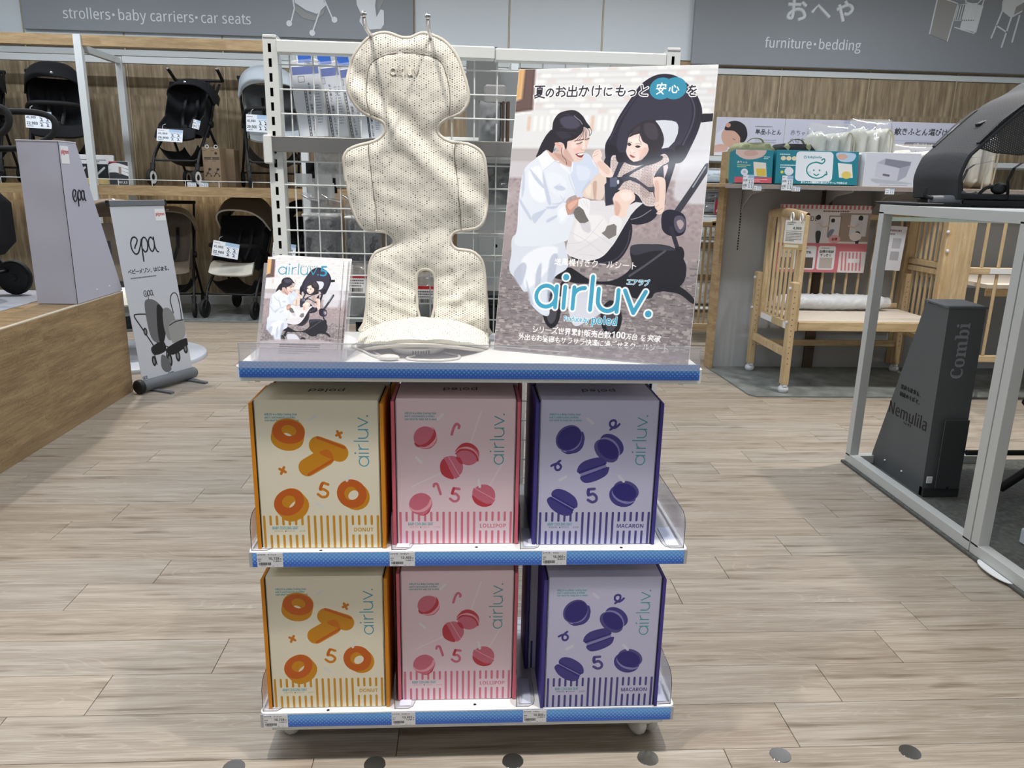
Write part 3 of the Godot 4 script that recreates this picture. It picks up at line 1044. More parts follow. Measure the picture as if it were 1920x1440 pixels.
# ---------------------------------------------------------------- the picture printed on the board and the leaflets
func draw_family(c: Cv) -> void:
	c.rect(-200, -300, 1400, 1800, Color(0.83, 0.82, 0.83))
	c.rect(-200, -300, 1400, 640, Color(0.87, 0.88, 0.89))
	for k in 12:
		c.rect(-200, -110 + k * 25, 1400, 4, Color(0.80, 0.81, 0.83))
		for j in 26:
			if (j * 7 + k * 5) % 4 < 2:
				c.rect(-180 + j * 52 + (k % 2) * 26, -106 + k * 25, 40, 17, Color(0.93, 0.93, 0.93) if (j + k) % 3 else Color(0.86, 0.83, 0.82))
	for k in 30:
		c.rect(60 + k * 28, 195, 15, 62, Color(0.93, 0.93, 0.93) if k % 5 else Color(0.86, 0.77, 0.71))
	c.poly(v2([-90, -70, 25, -65, 31, -2, 25, 124, -38, 134]), Color(0.839, 0.675, 0.471))
	c.poly(v2([25, -65, 72, -63, 75, -1, 79, 171, -45, 186, -12, 135, 25, 124, 28, -2]), Color(0.408, 0.329, 0.314))
	c.rect(-200, 330, 1400, 60, Color(0.72, 0.70, 0.71))
	c.rect(-200, 385, 1400, 70, Color(0.79, 0.78, 0.80))
	c.rect(-200, 455, 1400, 1000, Color(0.66, 0.61, 0.62))
	c.dabs(-150, 455, 1300, 300, 2600, 12, 5, [Color(0.60, 0.54, 0.56), Color(0.73, 0.68, 0.69), Color(0.55, 0.50, 0.53)], 5)
	c.blur(0, 0, 840, 760, 14)
	c.rect(-200, 770, 1400, 800, Color(0.52, 0.49, 0.50))
	c.haze(v2([-100, 700, 940, 700, 940, 830, -100, 830]), Color(0.62, 0.58, 0.59, 0.8), 16)
	c.dabs(-150, 760, 1300, 560, 2600, 26, 10, [Color(0.60, 0.57, 0.58), Color(0.47, 0.44, 0.46), Color(0.66, 0.63, 0.63), Color(0.55, 0.52, 0.53)], 6)
	c.blur(0, 740, 840, 448, 5)
	c.dabs(-150, 880, 1300, 420, 900, 22, 2.5, [Color(0.33, 0.31, 0.33), Color(0.40, 0.37, 0.39)], 7)
	c.dabs(-150, 850, 1300, 420, 500, 12, 2.5, [Color(0.74, 0.72, 0.72)], 8)
	c.haze(v2([790, 222, 875, 223, 906, 511, 770, 540, 709, 487]), Color(0.839, 0.847, 0.878, 0.8), 20)
	c.smooth(v2([411, 317, 432, 267, 454, 206, 498, 130, 537, 71, 590, 37, 645, 32, 696, 51, 755, 99, 789, 158, 796, 201, 788, 254, 763, 324, 736, 378, 688, 389, 589, 406, 474, 395, 426, 384]), Color(0.149, 0.141, 0.204))
	c.smooth(v2([460, 339, 465, 251, 497, 174, 536, 114, 588, 78, 664, 64, 723, 103, 751, 163, 749, 243, 710, 334, 677, 394, 561, 406, 479, 389]), Color(0.204, 0.196, 0.267))
	c.soft(v2([664, 59, 723, 98, 761, 158, 763, 222, 738, 297, 717, 351]), 5, Color(0.306, 0.298, 0.373))
	c.soft(v2([686, 56, 744, 98, 778, 163, 777, 227, 746, 313]), 3, Color(0.0941, 0.0902, 0.133))
	c.soft(v2([429, 295, 461, 217, 505, 141, 550, 82]), 3, Color(0.275, 0.267, 0.337))
	c.poly(v2([789, 190, 842, 189, 844, 219, 796, 225]), Color(0.118, 0.114, 0.149))
	c.smooth(v2([417, 317, 455, 320, 469, 345, 448, 367, 419, 345]), Color(0.11, 0.106, 0.149))
	c.smooth(v2([702, 318, 735, 316, 749, 345, 735, 367, 709, 351]), Color(0.118, 0.114, 0.157))
	c.smooth(v2([414, 373, 469, 351, 528, 367, 612, 351, 676, 329, 711, 351, 706, 405, 684, 504, 678, 558, 607, 571, 490, 546, 426, 491]), Color(0.157, 0.149, 0.212))
	c.soft(v2([838, 396, 795, 475, 731, 585]), 26, Color(0.212, 0.216, 0.259))
	c.soft(v2([830, 399, 788, 478]), 6, Color(0.588, 0.608, 0.667))
	c.smooth(v2([676, 586, 707, 569, 758, 584, 775, 616, 772, 660, 740, 675, 701, 668, 679, 641]), Color(0.118, 0.11, 0.18))
	c.smooth(v2([727, 601, 751, 592, 772, 611, 771, 649, 750, 661, 731, 639]), Color(0.345, 0.329, 0.408))
	c.smooth(v2([737, 617, 755, 609, 767, 627, 754, 647]), Color(0.667, 0.627, 0.627))
	c.soft(v2([717, 641, 751, 722, 766, 760]), 17, Color(0.18, 0.173, 0.227))
	c.smooth(v2([740, 723, 767, 716, 781, 743, 773, 771, 744, 761]), Color(0.118, 0.114, 0.149))
	c.smooth(v2([247, 864, 304, 821, 405, 868, 499, 863, 569, 808, 561, 730, 649, 710, 734, 720, 784, 770, 796, 814, 787, 858, 752, 888, 681, 903, 661, 927, 593, 931, 525, 889, 442, 883, 347, 885, 285, 874]), Color(0.133, 0.129, 0.157))
	c.smooth(v2([562, 719, 649, 710, 729, 720, 735, 731, 652, 737, 575, 757]), Color(0.235, 0.235, 0.275))
	c.soft(v2([702, 735, 630, 794, 566, 842]), 9, Color(0.329, 0.329, 0.369))
	c.smooth(v2([532, 619, 557, 640, 555, 708, 524, 771, 475, 801, 398, 793, 331, 791, 312, 774, 397, 785, 454, 762, 498, 687, 510, 636]), Color(0.141, 0.133, 0.18))
	c.soft(v2([550, 657, 542, 719, 502, 777, 434, 798]), 3, Color(0.337, 0.329, 0.392))
	c.smooth(v2([538, 623, 556, 578, 594, 555, 639, 562, 656, 589, 629, 620, 579, 634]), Color(0.125, 0.118, 0.173))
	c.soft(v2([549, 614, 587, 602, 629, 573]), 3, Color(0.588, 0.58, 0.627))
	c.smooth(v2([256, 922, 285, 874, 304, 821, 343, 848, 299, 891, 286, 944]), Color(0.118, 0.114, 0.141))
	c.smooth(v2([205, 1005, 212, 950, 238, 925, 269, 946, 286, 999, 279, 1054, 253, 1079, 223, 1058]), Color(0.118, 0.114, 0.141))
	c.smooth(v2([221, 1004, 225, 957, 244, 944, 263, 970, 270, 1000, 266, 1039, 251, 1060, 234, 1049]), Color(0.29, 0.282, 0.314))
	c.smooth(v2([461, 1022, 469, 970, 499, 946, 533, 966, 552, 1016, 543, 1067, 514, 1092, 480, 1072]), Color(0.118, 0.114, 0.141))
	c.smooth(v2([479, 1021, 484, 976, 505, 964, 526, 988, 534, 1017, 528, 1054, 512, 1073, 493, 1064]), Color(0.29, 0.282, 0.314))
	c.smooth(v2([678, 875, 761, 868, 831, 911, 834, 938, 776, 903, 714, 895]), Color(0.125, 0.122, 0.149))
	c.smooth(v2([55, 691, 41, 780, 39, 846, 74, 885, 110, 931, 136, 935, 154, 987, 208, 1026, 238, 1017, 222, 924, 247, 864, 298, 821, 284, 747, 243, 696]), Color(0.831, 0.859, 0.91))
	c.smooth(v2([302, 920, 385, 909, 443, 946, 463, 996, 410, 1034, 359, 1062, 331, 1028]), Color(0.808, 0.827, 0.871))
	c.haze(v2([91, 802, 161, 746, 247, 742, 219, 825, 152, 905, 114, 907]), Color(0.925, 0.945, 0.973, 0.9), 14)
	c.haze(v2([59, 862, 92, 813, 113, 830, 95, 908]), Color(0.698, 0.733, 0.808, 0.75), 8)
	c.haze(v2([118, 883, 134, 918, 160, 987, 139, 965]), Color(0.698, 0.733, 0.808, 0.75), 8)
	c.haze(v2([216, 796, 251, 777, 235, 924, 221, 971]), Color(0.698, 0.733, 0.808, 0.75), 8)
	c.haze(v2([160, 857, 180, 809, 183, 903, 170, 963]), Color(0.698, 0.733, 0.808, 0.75), 8)
	c.smooth(v2([158, 342, 112, 373, 74, 405, 59, 443, 54, 502, 53, 572, 57, 660, 56, 737, 160, 739, 246, 724, 303, 693, 307, 607, 282, 602, 263, 568, 275, 533, 345, 509, 397, 497, 416, 457, 395, 424, 367, 379, 334, 349, 282, 367]), Color(0.867, 0.898, 0.941))
	c.smooth(v2([275, 384, 317, 376, 325, 347, 352, 362, 369, 393, 401, 426, 414, 447, 399, 474, 366, 502, 333, 530, 311, 530, 292, 482, 272, 434]), Color(0.796, 0.843, 0.918))
	c.haze(v2([294, 400, 350, 413, 347, 454, 311, 458]), Color(0.847, 0.886, 0.949, 0.9), 12)
	c.haze(v2([85, 425, 136, 407, 158, 474, 179, 533, 151, 554, 102, 520]), Color(0.925, 0.945, 0.973, 0.95), 16)
	c.haze(v2([165, 435, 229, 438, 263, 490, 238, 532, 191, 505]), Color(0.894, 0.918, 0.957, 0.9), 14)
	c.haze(v2([88, 415, 113, 436, 159, 484, 156, 495, 115, 457]), Color(0.745, 0.788, 0.867, 0.85), 6)
	c.haze(v2([149, 425, 169, 477, 196, 554, 185, 561, 160, 491]), Color(0.745, 0.788, 0.867, 0.85), 6)
	c.haze(v2([54, 539, 67, 553, 116, 619, 109, 626, 61, 563]), Color(0.745, 0.788, 0.867, 0.85), 6)
	c.haze(v2([60, 436, 67, 432, 72, 506, 64, 535]), Color(0.745, 0.788, 0.867, 0.85), 6)
	c.haze(v2([175, 575, 227, 567, 262, 549, 259, 559, 213, 581]), Color(0.745, 0.788, 0.867, 0.85), 6)
	c.haze(v2([119, 612, 162, 589, 180, 585, 150, 625, 133, 643]), Color(0.745, 0.788, 0.867, 0.85), 6)
	c.haze(v2([188, 627, 231, 605, 228, 616, 193, 638]), Color(0.745, 0.788, 0.867, 0.85), 6)
	c.haze(v2([204, 491, 233, 483, 257, 497, 235, 504]), Color(0.745, 0.788, 0.867, 0.85), 6)
	c.haze(v2([196, 561, 240, 553, 260, 531, 241, 560]), Color(0.745, 0.788, 0.867, 0.85), 6)
	c.haze(v2([330, 503, 355, 461, 363, 468, 339, 516]), Color(0.745, 0.788, 0.867, 0.85), 6)
	c.soft(v2([193, 381, 224, 393, 248, 414, 269, 434]), 2, Color(0.745, 0.792, 0.871))
	c.soft(v2([233, 476, 218, 483, 221, 504]), 2, Color(0.745, 0.792, 0.871))
	c.soft(v2([265, 438, 280, 476, 307, 524]), 2, Color(0.745, 0.792, 0.871))
	c.soft(v2([237, 525, 259, 552]), 2, Color(0.745, 0.792, 0.871))
	c.soft(v2([169, 586, 227, 570, 259, 559]), 2, Color(0.745, 0.792, 0.871))
	c.smooth(v2([228, 577, 262, 554, 277, 587, 284, 604, 267, 639, 241, 636]), Color(0.886, 0.914, 0.953))
	c.haze(v2([236, 588, 264, 566, 274, 601, 252, 629]), Color(0.925, 0.945, 0.973, 0.9), 8)
	c.smooth(v2([264, 566, 277, 548, 318, 530, 328, 537, 321, 558, 302, 579, 286, 602, 276, 601]), Color(0.769, 0.588, 0.525))
	c.haze(v2([274, 562, 309, 541, 313, 551, 287, 583]), Color(0.871, 0.706, 0.643, 0.9), 6)
	c.smooth(v2([161, 339, 195, 348, 223, 334, 240, 356, 274, 378, 275, 400, 266, 407, 244, 400, 223, 392, 195, 378, 176, 361]), Color(0.839, 0.714, 0.667))
	c.haze(v2([189, 350, 228, 356, 269, 383, 274, 400, 244, 392]), Color(0.729, 0.588, 0.549, 0.7), 6)
	c.poly(v2([156, 337, 121, 367, 151, 422, 199, 381, 177, 362]), Color(0.933, 0.949, 0.973))
	c.soft(v2([199, 381, 151, 422]), 2, Color(0.769, 0.812, 0.878))
	c.poly(v2([193, 379, 218, 383, 229, 407, 271, 436, 268, 424, 247, 403, 224, 390]), Color(0.902, 0.925, 0.961))
	c.poly(v2([271, 436, 275, 384, 282, 389, 282, 424]), Color(0.886, 0.914, 0.957))
	c.poly(v2([338, 280, 340, 290, 339, 304, 334, 319, 332, 329, 325, 336, 323, 346, 322, 356, 322, 370, 314, 380, 296, 385, 275, 383, 257, 375, 236, 356, 227, 339, 233, 317, 243, 301, 271, 290, 298, 268, 313, 247, 334, 255]), Color(0.894, 0.796, 0.761))
	c.haze(v2([240, 328, 266, 356, 281, 381, 256, 372, 234, 350]), Color(0.769, 0.627, 0.588, 0.7), 8)
	c.haze(v2([275, 323, 300, 318, 303, 340, 283, 345]), Color(0.918, 0.729, 0.69, 0.6), 8)
	c.haze(v2([261, 306, 284, 301, 292, 323, 269, 328]), Color(0.933, 0.847, 0.816, 0.8), 8)
	c.haze(v2([312, 301, 322, 301, 323, 329, 316, 329]), Color(0.949, 0.871, 0.839, 0.9), 5)
	c.smooth(v2([287, 353, 303, 349, 322, 346, 321, 358, 313, 367, 300, 364, 291, 358]), Color(0.486, 0.227, 0.227))
	c.smooth(v2([296, 353, 321, 347, 320, 354, 309, 358, 299, 357]), Color(0.961, 0.941, 0.925))
	c.soft(v2([286, 350, 290, 356, 293, 359]), 1.2, Color(0.667, 0.471, 0.439))
	c.soft(v2([294, 370, 309, 376, 319, 371]), 1.6, Color(0.808, 0.659, 0.62))
	c.soft(v2([308, 329, 310, 335, 316, 336, 323, 335]), 1.8, Color(0.729, 0.541, 0.502))
	c.soft(v2([329, 316, 332, 326]), 1.2, Color(0.784, 0.627, 0.588))
	c.soft(v2([278, 300, 287, 296, 301, 295, 316, 292]), 3.4, Color(0.275, 0.212, 0.22))
	c.soft(v2([323, 294, 331, 289, 340, 287]), 2.6, Color(0.306, 0.243, 0.243))
	c.soft(v2([287, 311, 299, 309, 311, 303]), 3, Color(0.18, 0.133, 0.149))
	c.soft(v2([329, 295, 335, 292, 339, 288]), 2.4, Color(0.196, 0.149, 0.165))
	c.soft(v2([290, 315, 300, 314, 309, 310]), 1.2, Color(0.784, 0.62, 0.588))
	c.smooth(v2([175, 253, 154, 270, 142, 289, 129, 317, 120, 345, 113, 367, 133, 356, 157, 336, 183, 349, 190, 328, 193, 301]), Color(0.149, 0.137, 0.173))
	c.smooth(v2([190, 307, 180, 289, 174, 259, 174, 239, 176, 217, 187, 196, 205, 181, 245, 172, 274, 176, 302, 196, 322, 222, 339, 241, 336, 247, 325, 246, 311, 241, 309, 255, 299, 272, 283, 287, 265, 296, 247, 301, 246, 317, 244, 334, 237, 326, 231, 312, 214, 304]), Color(0.149, 0.137, 0.173))
	c.soft(v2([310, 241, 313, 268, 314, 292]), 2, Color(0.204, 0.18, 0.212))
	c.soft(v2([314, 243, 321, 269, 322, 294]), 2, Color(0.204, 0.18, 0.212))
	c.soft(v2([319, 245, 327, 266, 327, 285]), 2, Color(0.204, 0.18, 0.212))
	c.soft(v2([325, 246, 337, 258, 340, 278]), 2, Color(0.204, 0.18, 0.212))
	c.soft(v2([339, 243, 347, 258, 345, 271, 339, 279]), 2, Color(0.204, 0.18, 0.212))
	c.soft(v2([307, 257, 299, 279, 288, 293]), 2, Color(0.204, 0.18, 0.212))
	c.soft(v2([310, 255, 306, 279, 298, 293]), 2, Color(0.204, 0.18, 0.212))
	c.haze(v2([204, 207, 250, 194, 281, 211, 295, 233, 267, 246, 225, 240]), Color(0.337, 0.329, 0.408, 0.75), 10)
	c.haze(v2([189, 259, 234, 265, 259, 279, 219, 290]), Color(0.227, 0.22, 0.282, 0.7), 8)
	c.soft(v2([265, 195, 280, 207, 293, 216, 304, 230]), 3, Color(0.588, 0.573, 0.627))
	c.soft(v2([212, 226, 241, 218, 277, 227]), 1.4, Color(0.29, 0.282, 0.353))
	c.soft(v2([208, 245, 243, 240, 285, 252]), 1.4, Color(0.29, 0.282, 0.353))
	c.soft(v2([192, 204, 215, 190, 244, 188]), 1.4, Color(0.29, 0.282, 0.353))
	c.soft(v2([216, 262, 251, 265, 281, 268]), 1.4, Color(0.29, 0.282, 0.353))
	c.smooth(v2([191, 307, 208, 306, 230, 312, 228, 326, 220, 337, 208, 333, 196, 320]), Color(0.863, 0.714, 0.667))
	c.soft(v2([203, 314, 216, 320, 215, 330]), 1.6, Color(0.714, 0.533, 0.494))
	c.soft(v2([224, 326, 223, 342, 232, 363, 247, 378, 253, 397]), 1.6, Color(0.149, 0.137, 0.173))
	c.soft(v2([196, 325, 191, 339, 202, 328]), 1.2, Color(0.149, 0.137, 0.173))
	c.poly(v2([307, 619, 323, 565, 368, 543, 428, 540, 441, 562, 474, 558, 535, 556, 563, 543, 594, 546, 566, 572, 544, 601, 523, 642, 502, 687, 481, 725, 447, 766, 412, 785, 363, 789, 309, 775, 286, 758, 284, 737, 295, 674]), Color(0.867, 0.867, 0.89))
	c.haze(v2([332, 614, 426, 604, 458, 668, 385, 704, 315, 698]), Color(0.914, 0.914, 0.929, 0.9), 14)
	c.haze(v2([333, 623, 372, 626, 381, 671, 350, 664]), Color(0.769, 0.769, 0.808, 0.7), 8)
	c.soft(v2([295, 674, 363, 705, 451, 759]), 1.3, Color(0.776, 0.776, 0.816))
	c.soft(v2([333, 623, 394, 671, 481, 721]), 1.3, Color(0.776, 0.776, 0.816))
	c.soft(v2([291, 724, 363, 705, 432, 616]), 1.3, Color(0.776, 0.776, 0.816))
	c.soft(v2([313, 765, 386, 721, 466, 660]), 1.3, Color(0.776, 0.776, 0.816))
	c.soft(v2([343, 764, 413, 769]), 1.3, Color(0.776, 0.776, 0.816))
	c.soft(v2([288, 760, 309, 774, 363, 787, 412, 783, 447, 764, 481, 723, 502, 685, 523, 642, 544, 601]), 2.4, Color(0.941, 0.941, 0.957))
	for k in 12:
		for j in 4:
			c.rect(373 + k * 8, 549 + j * 8 + k, 2, 2, Color(0.76, 0.76, 0.8))
	c.poly(v2([612, 216, 632, 215, 654, 215, 678, 217, 692, 221, 703, 231, 707, 244, 707, 267, 696, 300, 675, 323, 649, 328, 633, 308]), Color(0.839, 0.863, 0.902))
	c.soft(v2([624, 219, 646, 255, 651, 305]), 1.1, Color(0.745, 0.776, 0.831))
	c.soft(v2([633, 219, 653, 255, 655, 305]), 1.1, Color(0.745, 0.776, 0.831))
	c.soft(v2([642, 219, 660, 255, 659, 305]), 1.1, Color(0.745, 0.776, 0.831))
	c.soft(v2([651, 219, 667, 255, 664, 305]), 1.1, Color(0.745, 0.776, 0.831))
	c.soft(v2([660, 220, 675, 255, 668, 305]), 1.1, Color(0.745, 0.776, 0.831))
	c.soft(v2([669, 220, 682, 255, 672, 305]), 1.1, Color(0.745, 0.776, 0.831))
	c.soft(v2([678, 220, 689, 255, 676, 305]), 1.1, Color(0.745, 0.776, 0.831))
	c.soft(v2([687, 220, 696, 255, 681, 305]), 1.1, Color(0.745, 0.776, 0.831))
	c.soft(v2([696, 220, 703, 256, 685, 305]), 1.1, Color(0.745, 0.776, 0.831))
	c.smooth(v2([331, 519, 361, 469, 391, 432, 421, 432, 431, 465, 427, 514, 415, 538, 389, 537, 368, 535]), Color(0.878, 0.804, 0.761))
	c.haze(v2([374, 473, 390, 465, 393, 531, 385, 535]), Color(0.745, 0.62, 0.565, 0.8), 6)
	c.haze(v2([343, 503, 366, 473, 366, 523]), Color(0.933, 0.871, 0.831, 0.8), 8)
	c.smooth(v2([441, 367, 470, 359, 508, 388, 560, 397, 609, 378, 659, 348, 682, 377, 650, 400, 629, 438, 627, 493, 647, 551, 602, 555, 561, 511, 484, 495, 451, 457]), Color(0.847, 0.808, 0.8))
	var dress := PackedVector2Array(curve(v2([445, 370, 471, 363, 508, 390, 560, 400, 609, 381, 657, 353, 677, 377, 647, 397, 625, 438, 624, 493, 641, 546, 601, 549, 560, 508, 484, 493, 454, 454]), true))
	for k in 38:
		for j in 40:
			var q := Vector2(435, 353) + Vector2(k * 6.2 + j * 0.9, j * 6.2 - k * 0.8)
			if Geometry2D.is_point_in_polygon(q, dress):
				c.rect(q.x, q.y, 3.6, 3.6, Color(0.56, 0.45, 0.44) if (k + j) % 2 else Color(0.70, 0.60, 0.59))
	c.haze(v2([578, 406, 612, 406, 618, 516, 577, 505]), Color(0.471, 0.376, 0.376, 0.25), 8)
	c.poly(v2([661, 397, 678, 389, 681, 403, 676, 427, 669, 448]), Color(0.839, 0.784, 0.8))
	c.smooth(v2([360, 360, 365, 344, 371, 337, 382, 334, 390, 333, 402, 356, 401, 374, 446, 414, 454, 444, 414, 442, 395, 420, 380, 391, 368, 380]), Color(0.933, 0.847, 0.816))
	c.haze(v2([383, 392, 401, 380, 440, 417, 429, 435]), Color(0.839, 0.722, 0.675, 0.6), 8)
	c.soft(v2([364, 362, 376, 356, 383, 351]), 1.5, Color(0.769, 0.549, 0.51))
	c.soft(v2([367, 351, 374, 345]), 1.5, Color(0.769, 0.549, 0.51))
	c.soft(v2([375, 343, 382, 340]), 1.5, Color(0.769, 0.549, 0.51))
	c.soft(v2([383, 340, 388, 336]), 1.5, Color(0.769, 0.549, 0.51))
	c.smooth(v2([626, 446, 670, 446, 681, 497, 682, 542, 682, 569, 670, 589, 650, 587, 658, 576, 643, 563, 645, 543, 634, 498]), Color(0.91, 0.816, 0.776))
	c.haze(v2([632, 462, 648, 462, 656, 534, 644, 534]), Color(0.816, 0.675, 0.62, 0.6), 6)
	c.soft(v2([644, 563, 652, 558, 658, 550]), 1.4, Color(0.745, 0.541, 0.486))
	c.soft(v2([658, 576, 668, 569, 675, 565]), 1.4, Color(0.745, 0.541, 0.486))
	c.soft(v2([651, 586, 665, 582]), 1.4, Color(0.745, 0.541, 0.486))
	c.poly(v2([465, 533, 464, 523, 472, 512, 491, 499, 512, 494, 529, 495, 548, 504, 558, 519, 558, 536, 535, 557, 530, 581, 528, 602, 507, 611, 476, 599, 474, 558]), Color(0.918, 0.831, 0.792))
	c.haze(v2([473, 541, 498, 561, 493, 598, 480, 594]), Color(0.808, 0.643, 0.58, 0.7), 8)
	c.haze(v2([492, 508, 534, 504, 544, 528, 512, 537]), Color(0.957, 0.894, 0.863, 0.9), 8)
	c.poly(v2([507, 281, 515, 267, 525, 274, 549, 266, 558, 284, 566, 299, 588, 311, 595, 332, 589, 350, 576, 368, 555, 379, 537, 382, 521, 372, 507, 356, 501, 338, 504, 314, 504, 295]), Color(0.933, 0.847, 0.816))
	c.haze(v2([571, 326, 593, 332, 575, 368, 557, 374]), Color(0.831, 0.722, 0.682, 0.7), 8)
	c.haze(v2([556, 332, 578, 332, 577, 353, 558, 353]), Color(0.941, 0.769, 0.729, 0.5), 8)
	c.haze(v2([514, 289, 545, 284, 553, 305, 522, 305]), Color(0.965, 0.902, 0.871, 0.8), 8)
	c.smooth(v2([505, 284, 503, 267, 522, 245, 548, 224, 575, 215, 605, 216, 626, 234, 643, 261, 653, 290, 651, 317, 644, 328, 637, 344, 614, 359, 579, 374, 575, 368, 590, 350, 596, 332, 588, 312, 571, 302, 564, 284, 557, 266, 549, 268, 526, 275]), Color(0.173, 0.157, 0.188))
	c.haze(v2([564, 230, 606, 228, 628, 264, 619, 290, 581, 278]), Color(0.298, 0.267, 0.314, 0.7), 10)
	c.haze(v2([523, 254, 549, 236, 549, 260, 525, 269]), Color(0.275, 0.243, 0.29, 0.7), 6)
	c.soft(v2([563, 251, 553, 269, 552, 293, 561, 305]), 1.5, Color(0.243, 0.22, 0.259))
	c.soft(v2([567, 263, 567, 290, 578, 305]), 1.5, Color(0.243, 0.22, 0.259))
	c.soft(v2([507, 282, 513, 271, 520, 267]), 1.5, Color(0.243, 0.22, 0.259))
	c.soft(v2([645, 308, 652, 296, 649, 285]), 1.5, Color(0.243, 0.22, 0.259))
	c.soft(v2([563, 248, 583, 236, 608, 243]), 1.5, Color(0.243, 0.22, 0.259))
	c.soft(v2([566, 254, 598, 266, 620, 296]), 1.5, Color(0.243, 0.22, 0.259))
	c.soft(v2([508, 281, 511, 273, 518, 268]), 1.2, Color(0.667, 0.627, 0.627))
	c.smooth(v2([505, 310, 512, 307, 520, 312, 515, 318, 508, 316]), Color(0.157, 0.125, 0.141))
	c.smooth(v2([539, 320, 547, 317, 559, 320, 552, 325, 543, 324]), Color(0.157, 0.125, 0.141))
	c.soft(v2([503, 309, 512, 306, 521, 312]), 1.6, Color(0.204, 0.157, 0.165))
	c.soft(v2([537, 320, 547, 316, 560, 320]), 1.6, Color(0.204, 0.157, 0.165))
	c.poly(v2([509, 310, 511, 310, 512, 312, 510, 312]), Color(0.902, 0.902, 0.922))
	c.poly(v2([545, 319, 547, 319, 547, 320, 546, 320]), Color(0.902, 0.902, 0.922))
	c.soft(v2([506, 303, 513, 302, 522, 305]), 1.8, Color(0.502, 0.408, 0.392))
	c.soft(v2([538, 310, 547, 308, 563, 311]), 1.8, Color(0.502, 0.408, 0.392))
	c.soft(v2([518, 342, 523, 346, 528, 345, 534, 347, 538, 343]), 1.5, Color(0.8, 0.627, 0.588))
	c.haze(v2([519, 332, 531, 332, 534, 344, 522, 344]), Color(0.965, 0.894, 0.863, 0.8), 4)
	c.smooth(v2([517, 353, 524, 354, 533, 358, 542, 362, 535, 366, 525, 363]), Color(0.659, 0.361, 0.345))
	c.soft(v2([520, 356, 531, 360, 540, 362]), 1.2, Color(0.431, 0.204, 0.204))
	c.smooth(v2([461, 345, 479, 344, 499, 347, 514, 368, 500, 384, 478, 387, 463, 372]), Color(0.133, 0.129, 0.173))
	c.smooth(v2([573, 374, 596, 359, 651, 356, 650, 374, 612, 392, 582, 395]), Color(0.133, 0.129, 0.173))
	c.poly(v2([474, 385, 499, 382, 484, 413, 472, 451, 453, 451]), Color(0.204, 0.212, 0.275))
	c.poly(v2([578, 393, 599, 392, 541, 425, 506, 453, 488, 453, 498, 436]), Color(0.204, 0.204, 0.259))
	c.poly(v2([424, 477, 437, 460, 452, 444, 486, 444, 504, 464, 490, 484, 475, 505, 463, 533, 470, 554, 437, 563]), Color(0.188, 0.196, 0.259))
	c.poly(v2([444, 448, 473, 444, 484, 464, 473, 484, 448, 485]), Color(0.361, 0.384, 0.471))
	c.smooth(v2([475, 460, 483, 456, 485, 470, 479, 472]), Color(0.824, 0.831, 0.863))
	c.poly(v2([486, 444, 519, 439, 553, 447, 605, 481, 634, 482, 636, 502, 616, 502, 572, 471, 529, 455, 504, 464]), Color(0.243, 0.251, 0.306))
	c.poly(v2([597, 482, 632, 480, 635, 502, 614, 502]), Color(0.282, 0.29, 0.322))
	c.poly(v2([318, 540, 335, 532, 351, 534, 368, 540, 370, 576, 371, 613, 360, 627, 347, 589, 319, 570]), Color(0.91, 0.914, 0.933))
	c.poly(v2([461, 612, 476, 598, 494, 603, 509, 612, 513, 630, 505, 671, 492, 685, 459, 636]), Color(0.902, 0.906, 0.925))
	c.poly(v2([302, 595, 307, 578, 323, 567, 344, 581, 358, 606, 372, 626, 356, 635, 334, 636, 313, 617]), Color(0.439, 0.424, 0.416))
	c.poly(v2([431, 674, 445, 663, 451, 644, 480, 634, 492, 643, 494, 680, 465, 697]), Color(0.494, 0.478, 0.471))
	c.soft(v2([307, 582, 320, 577]), 1.2, Color(0.329, 0.314, 0.314))
	c.soft(v2([319, 591, 330, 588]), 1.2, Color(0.329, 0.314, 0.314))
	c.soft(v2([330, 600, 339, 599]), 1.2, Color(0.329, 0.314, 0.314))
	c.soft(v2([341, 608, 349, 609]), 1.2, Color(0.329, 0.314, 0.314))
	c.soft(v2([353, 617, 359, 620]), 1.2, Color(0.329, 0.314, 0.314))
	c.soft(v2([325, 544, 340, 565]), 1.2, Color(0.769, 0.776, 0.816))
	c.soft(v2([338, 540, 354, 564]), 1.2, Color(0.769, 0.776, 0.816))
	c.soft(v2([352, 540, 363, 576]), 1.2, Color(0.769, 0.776, 0.816))

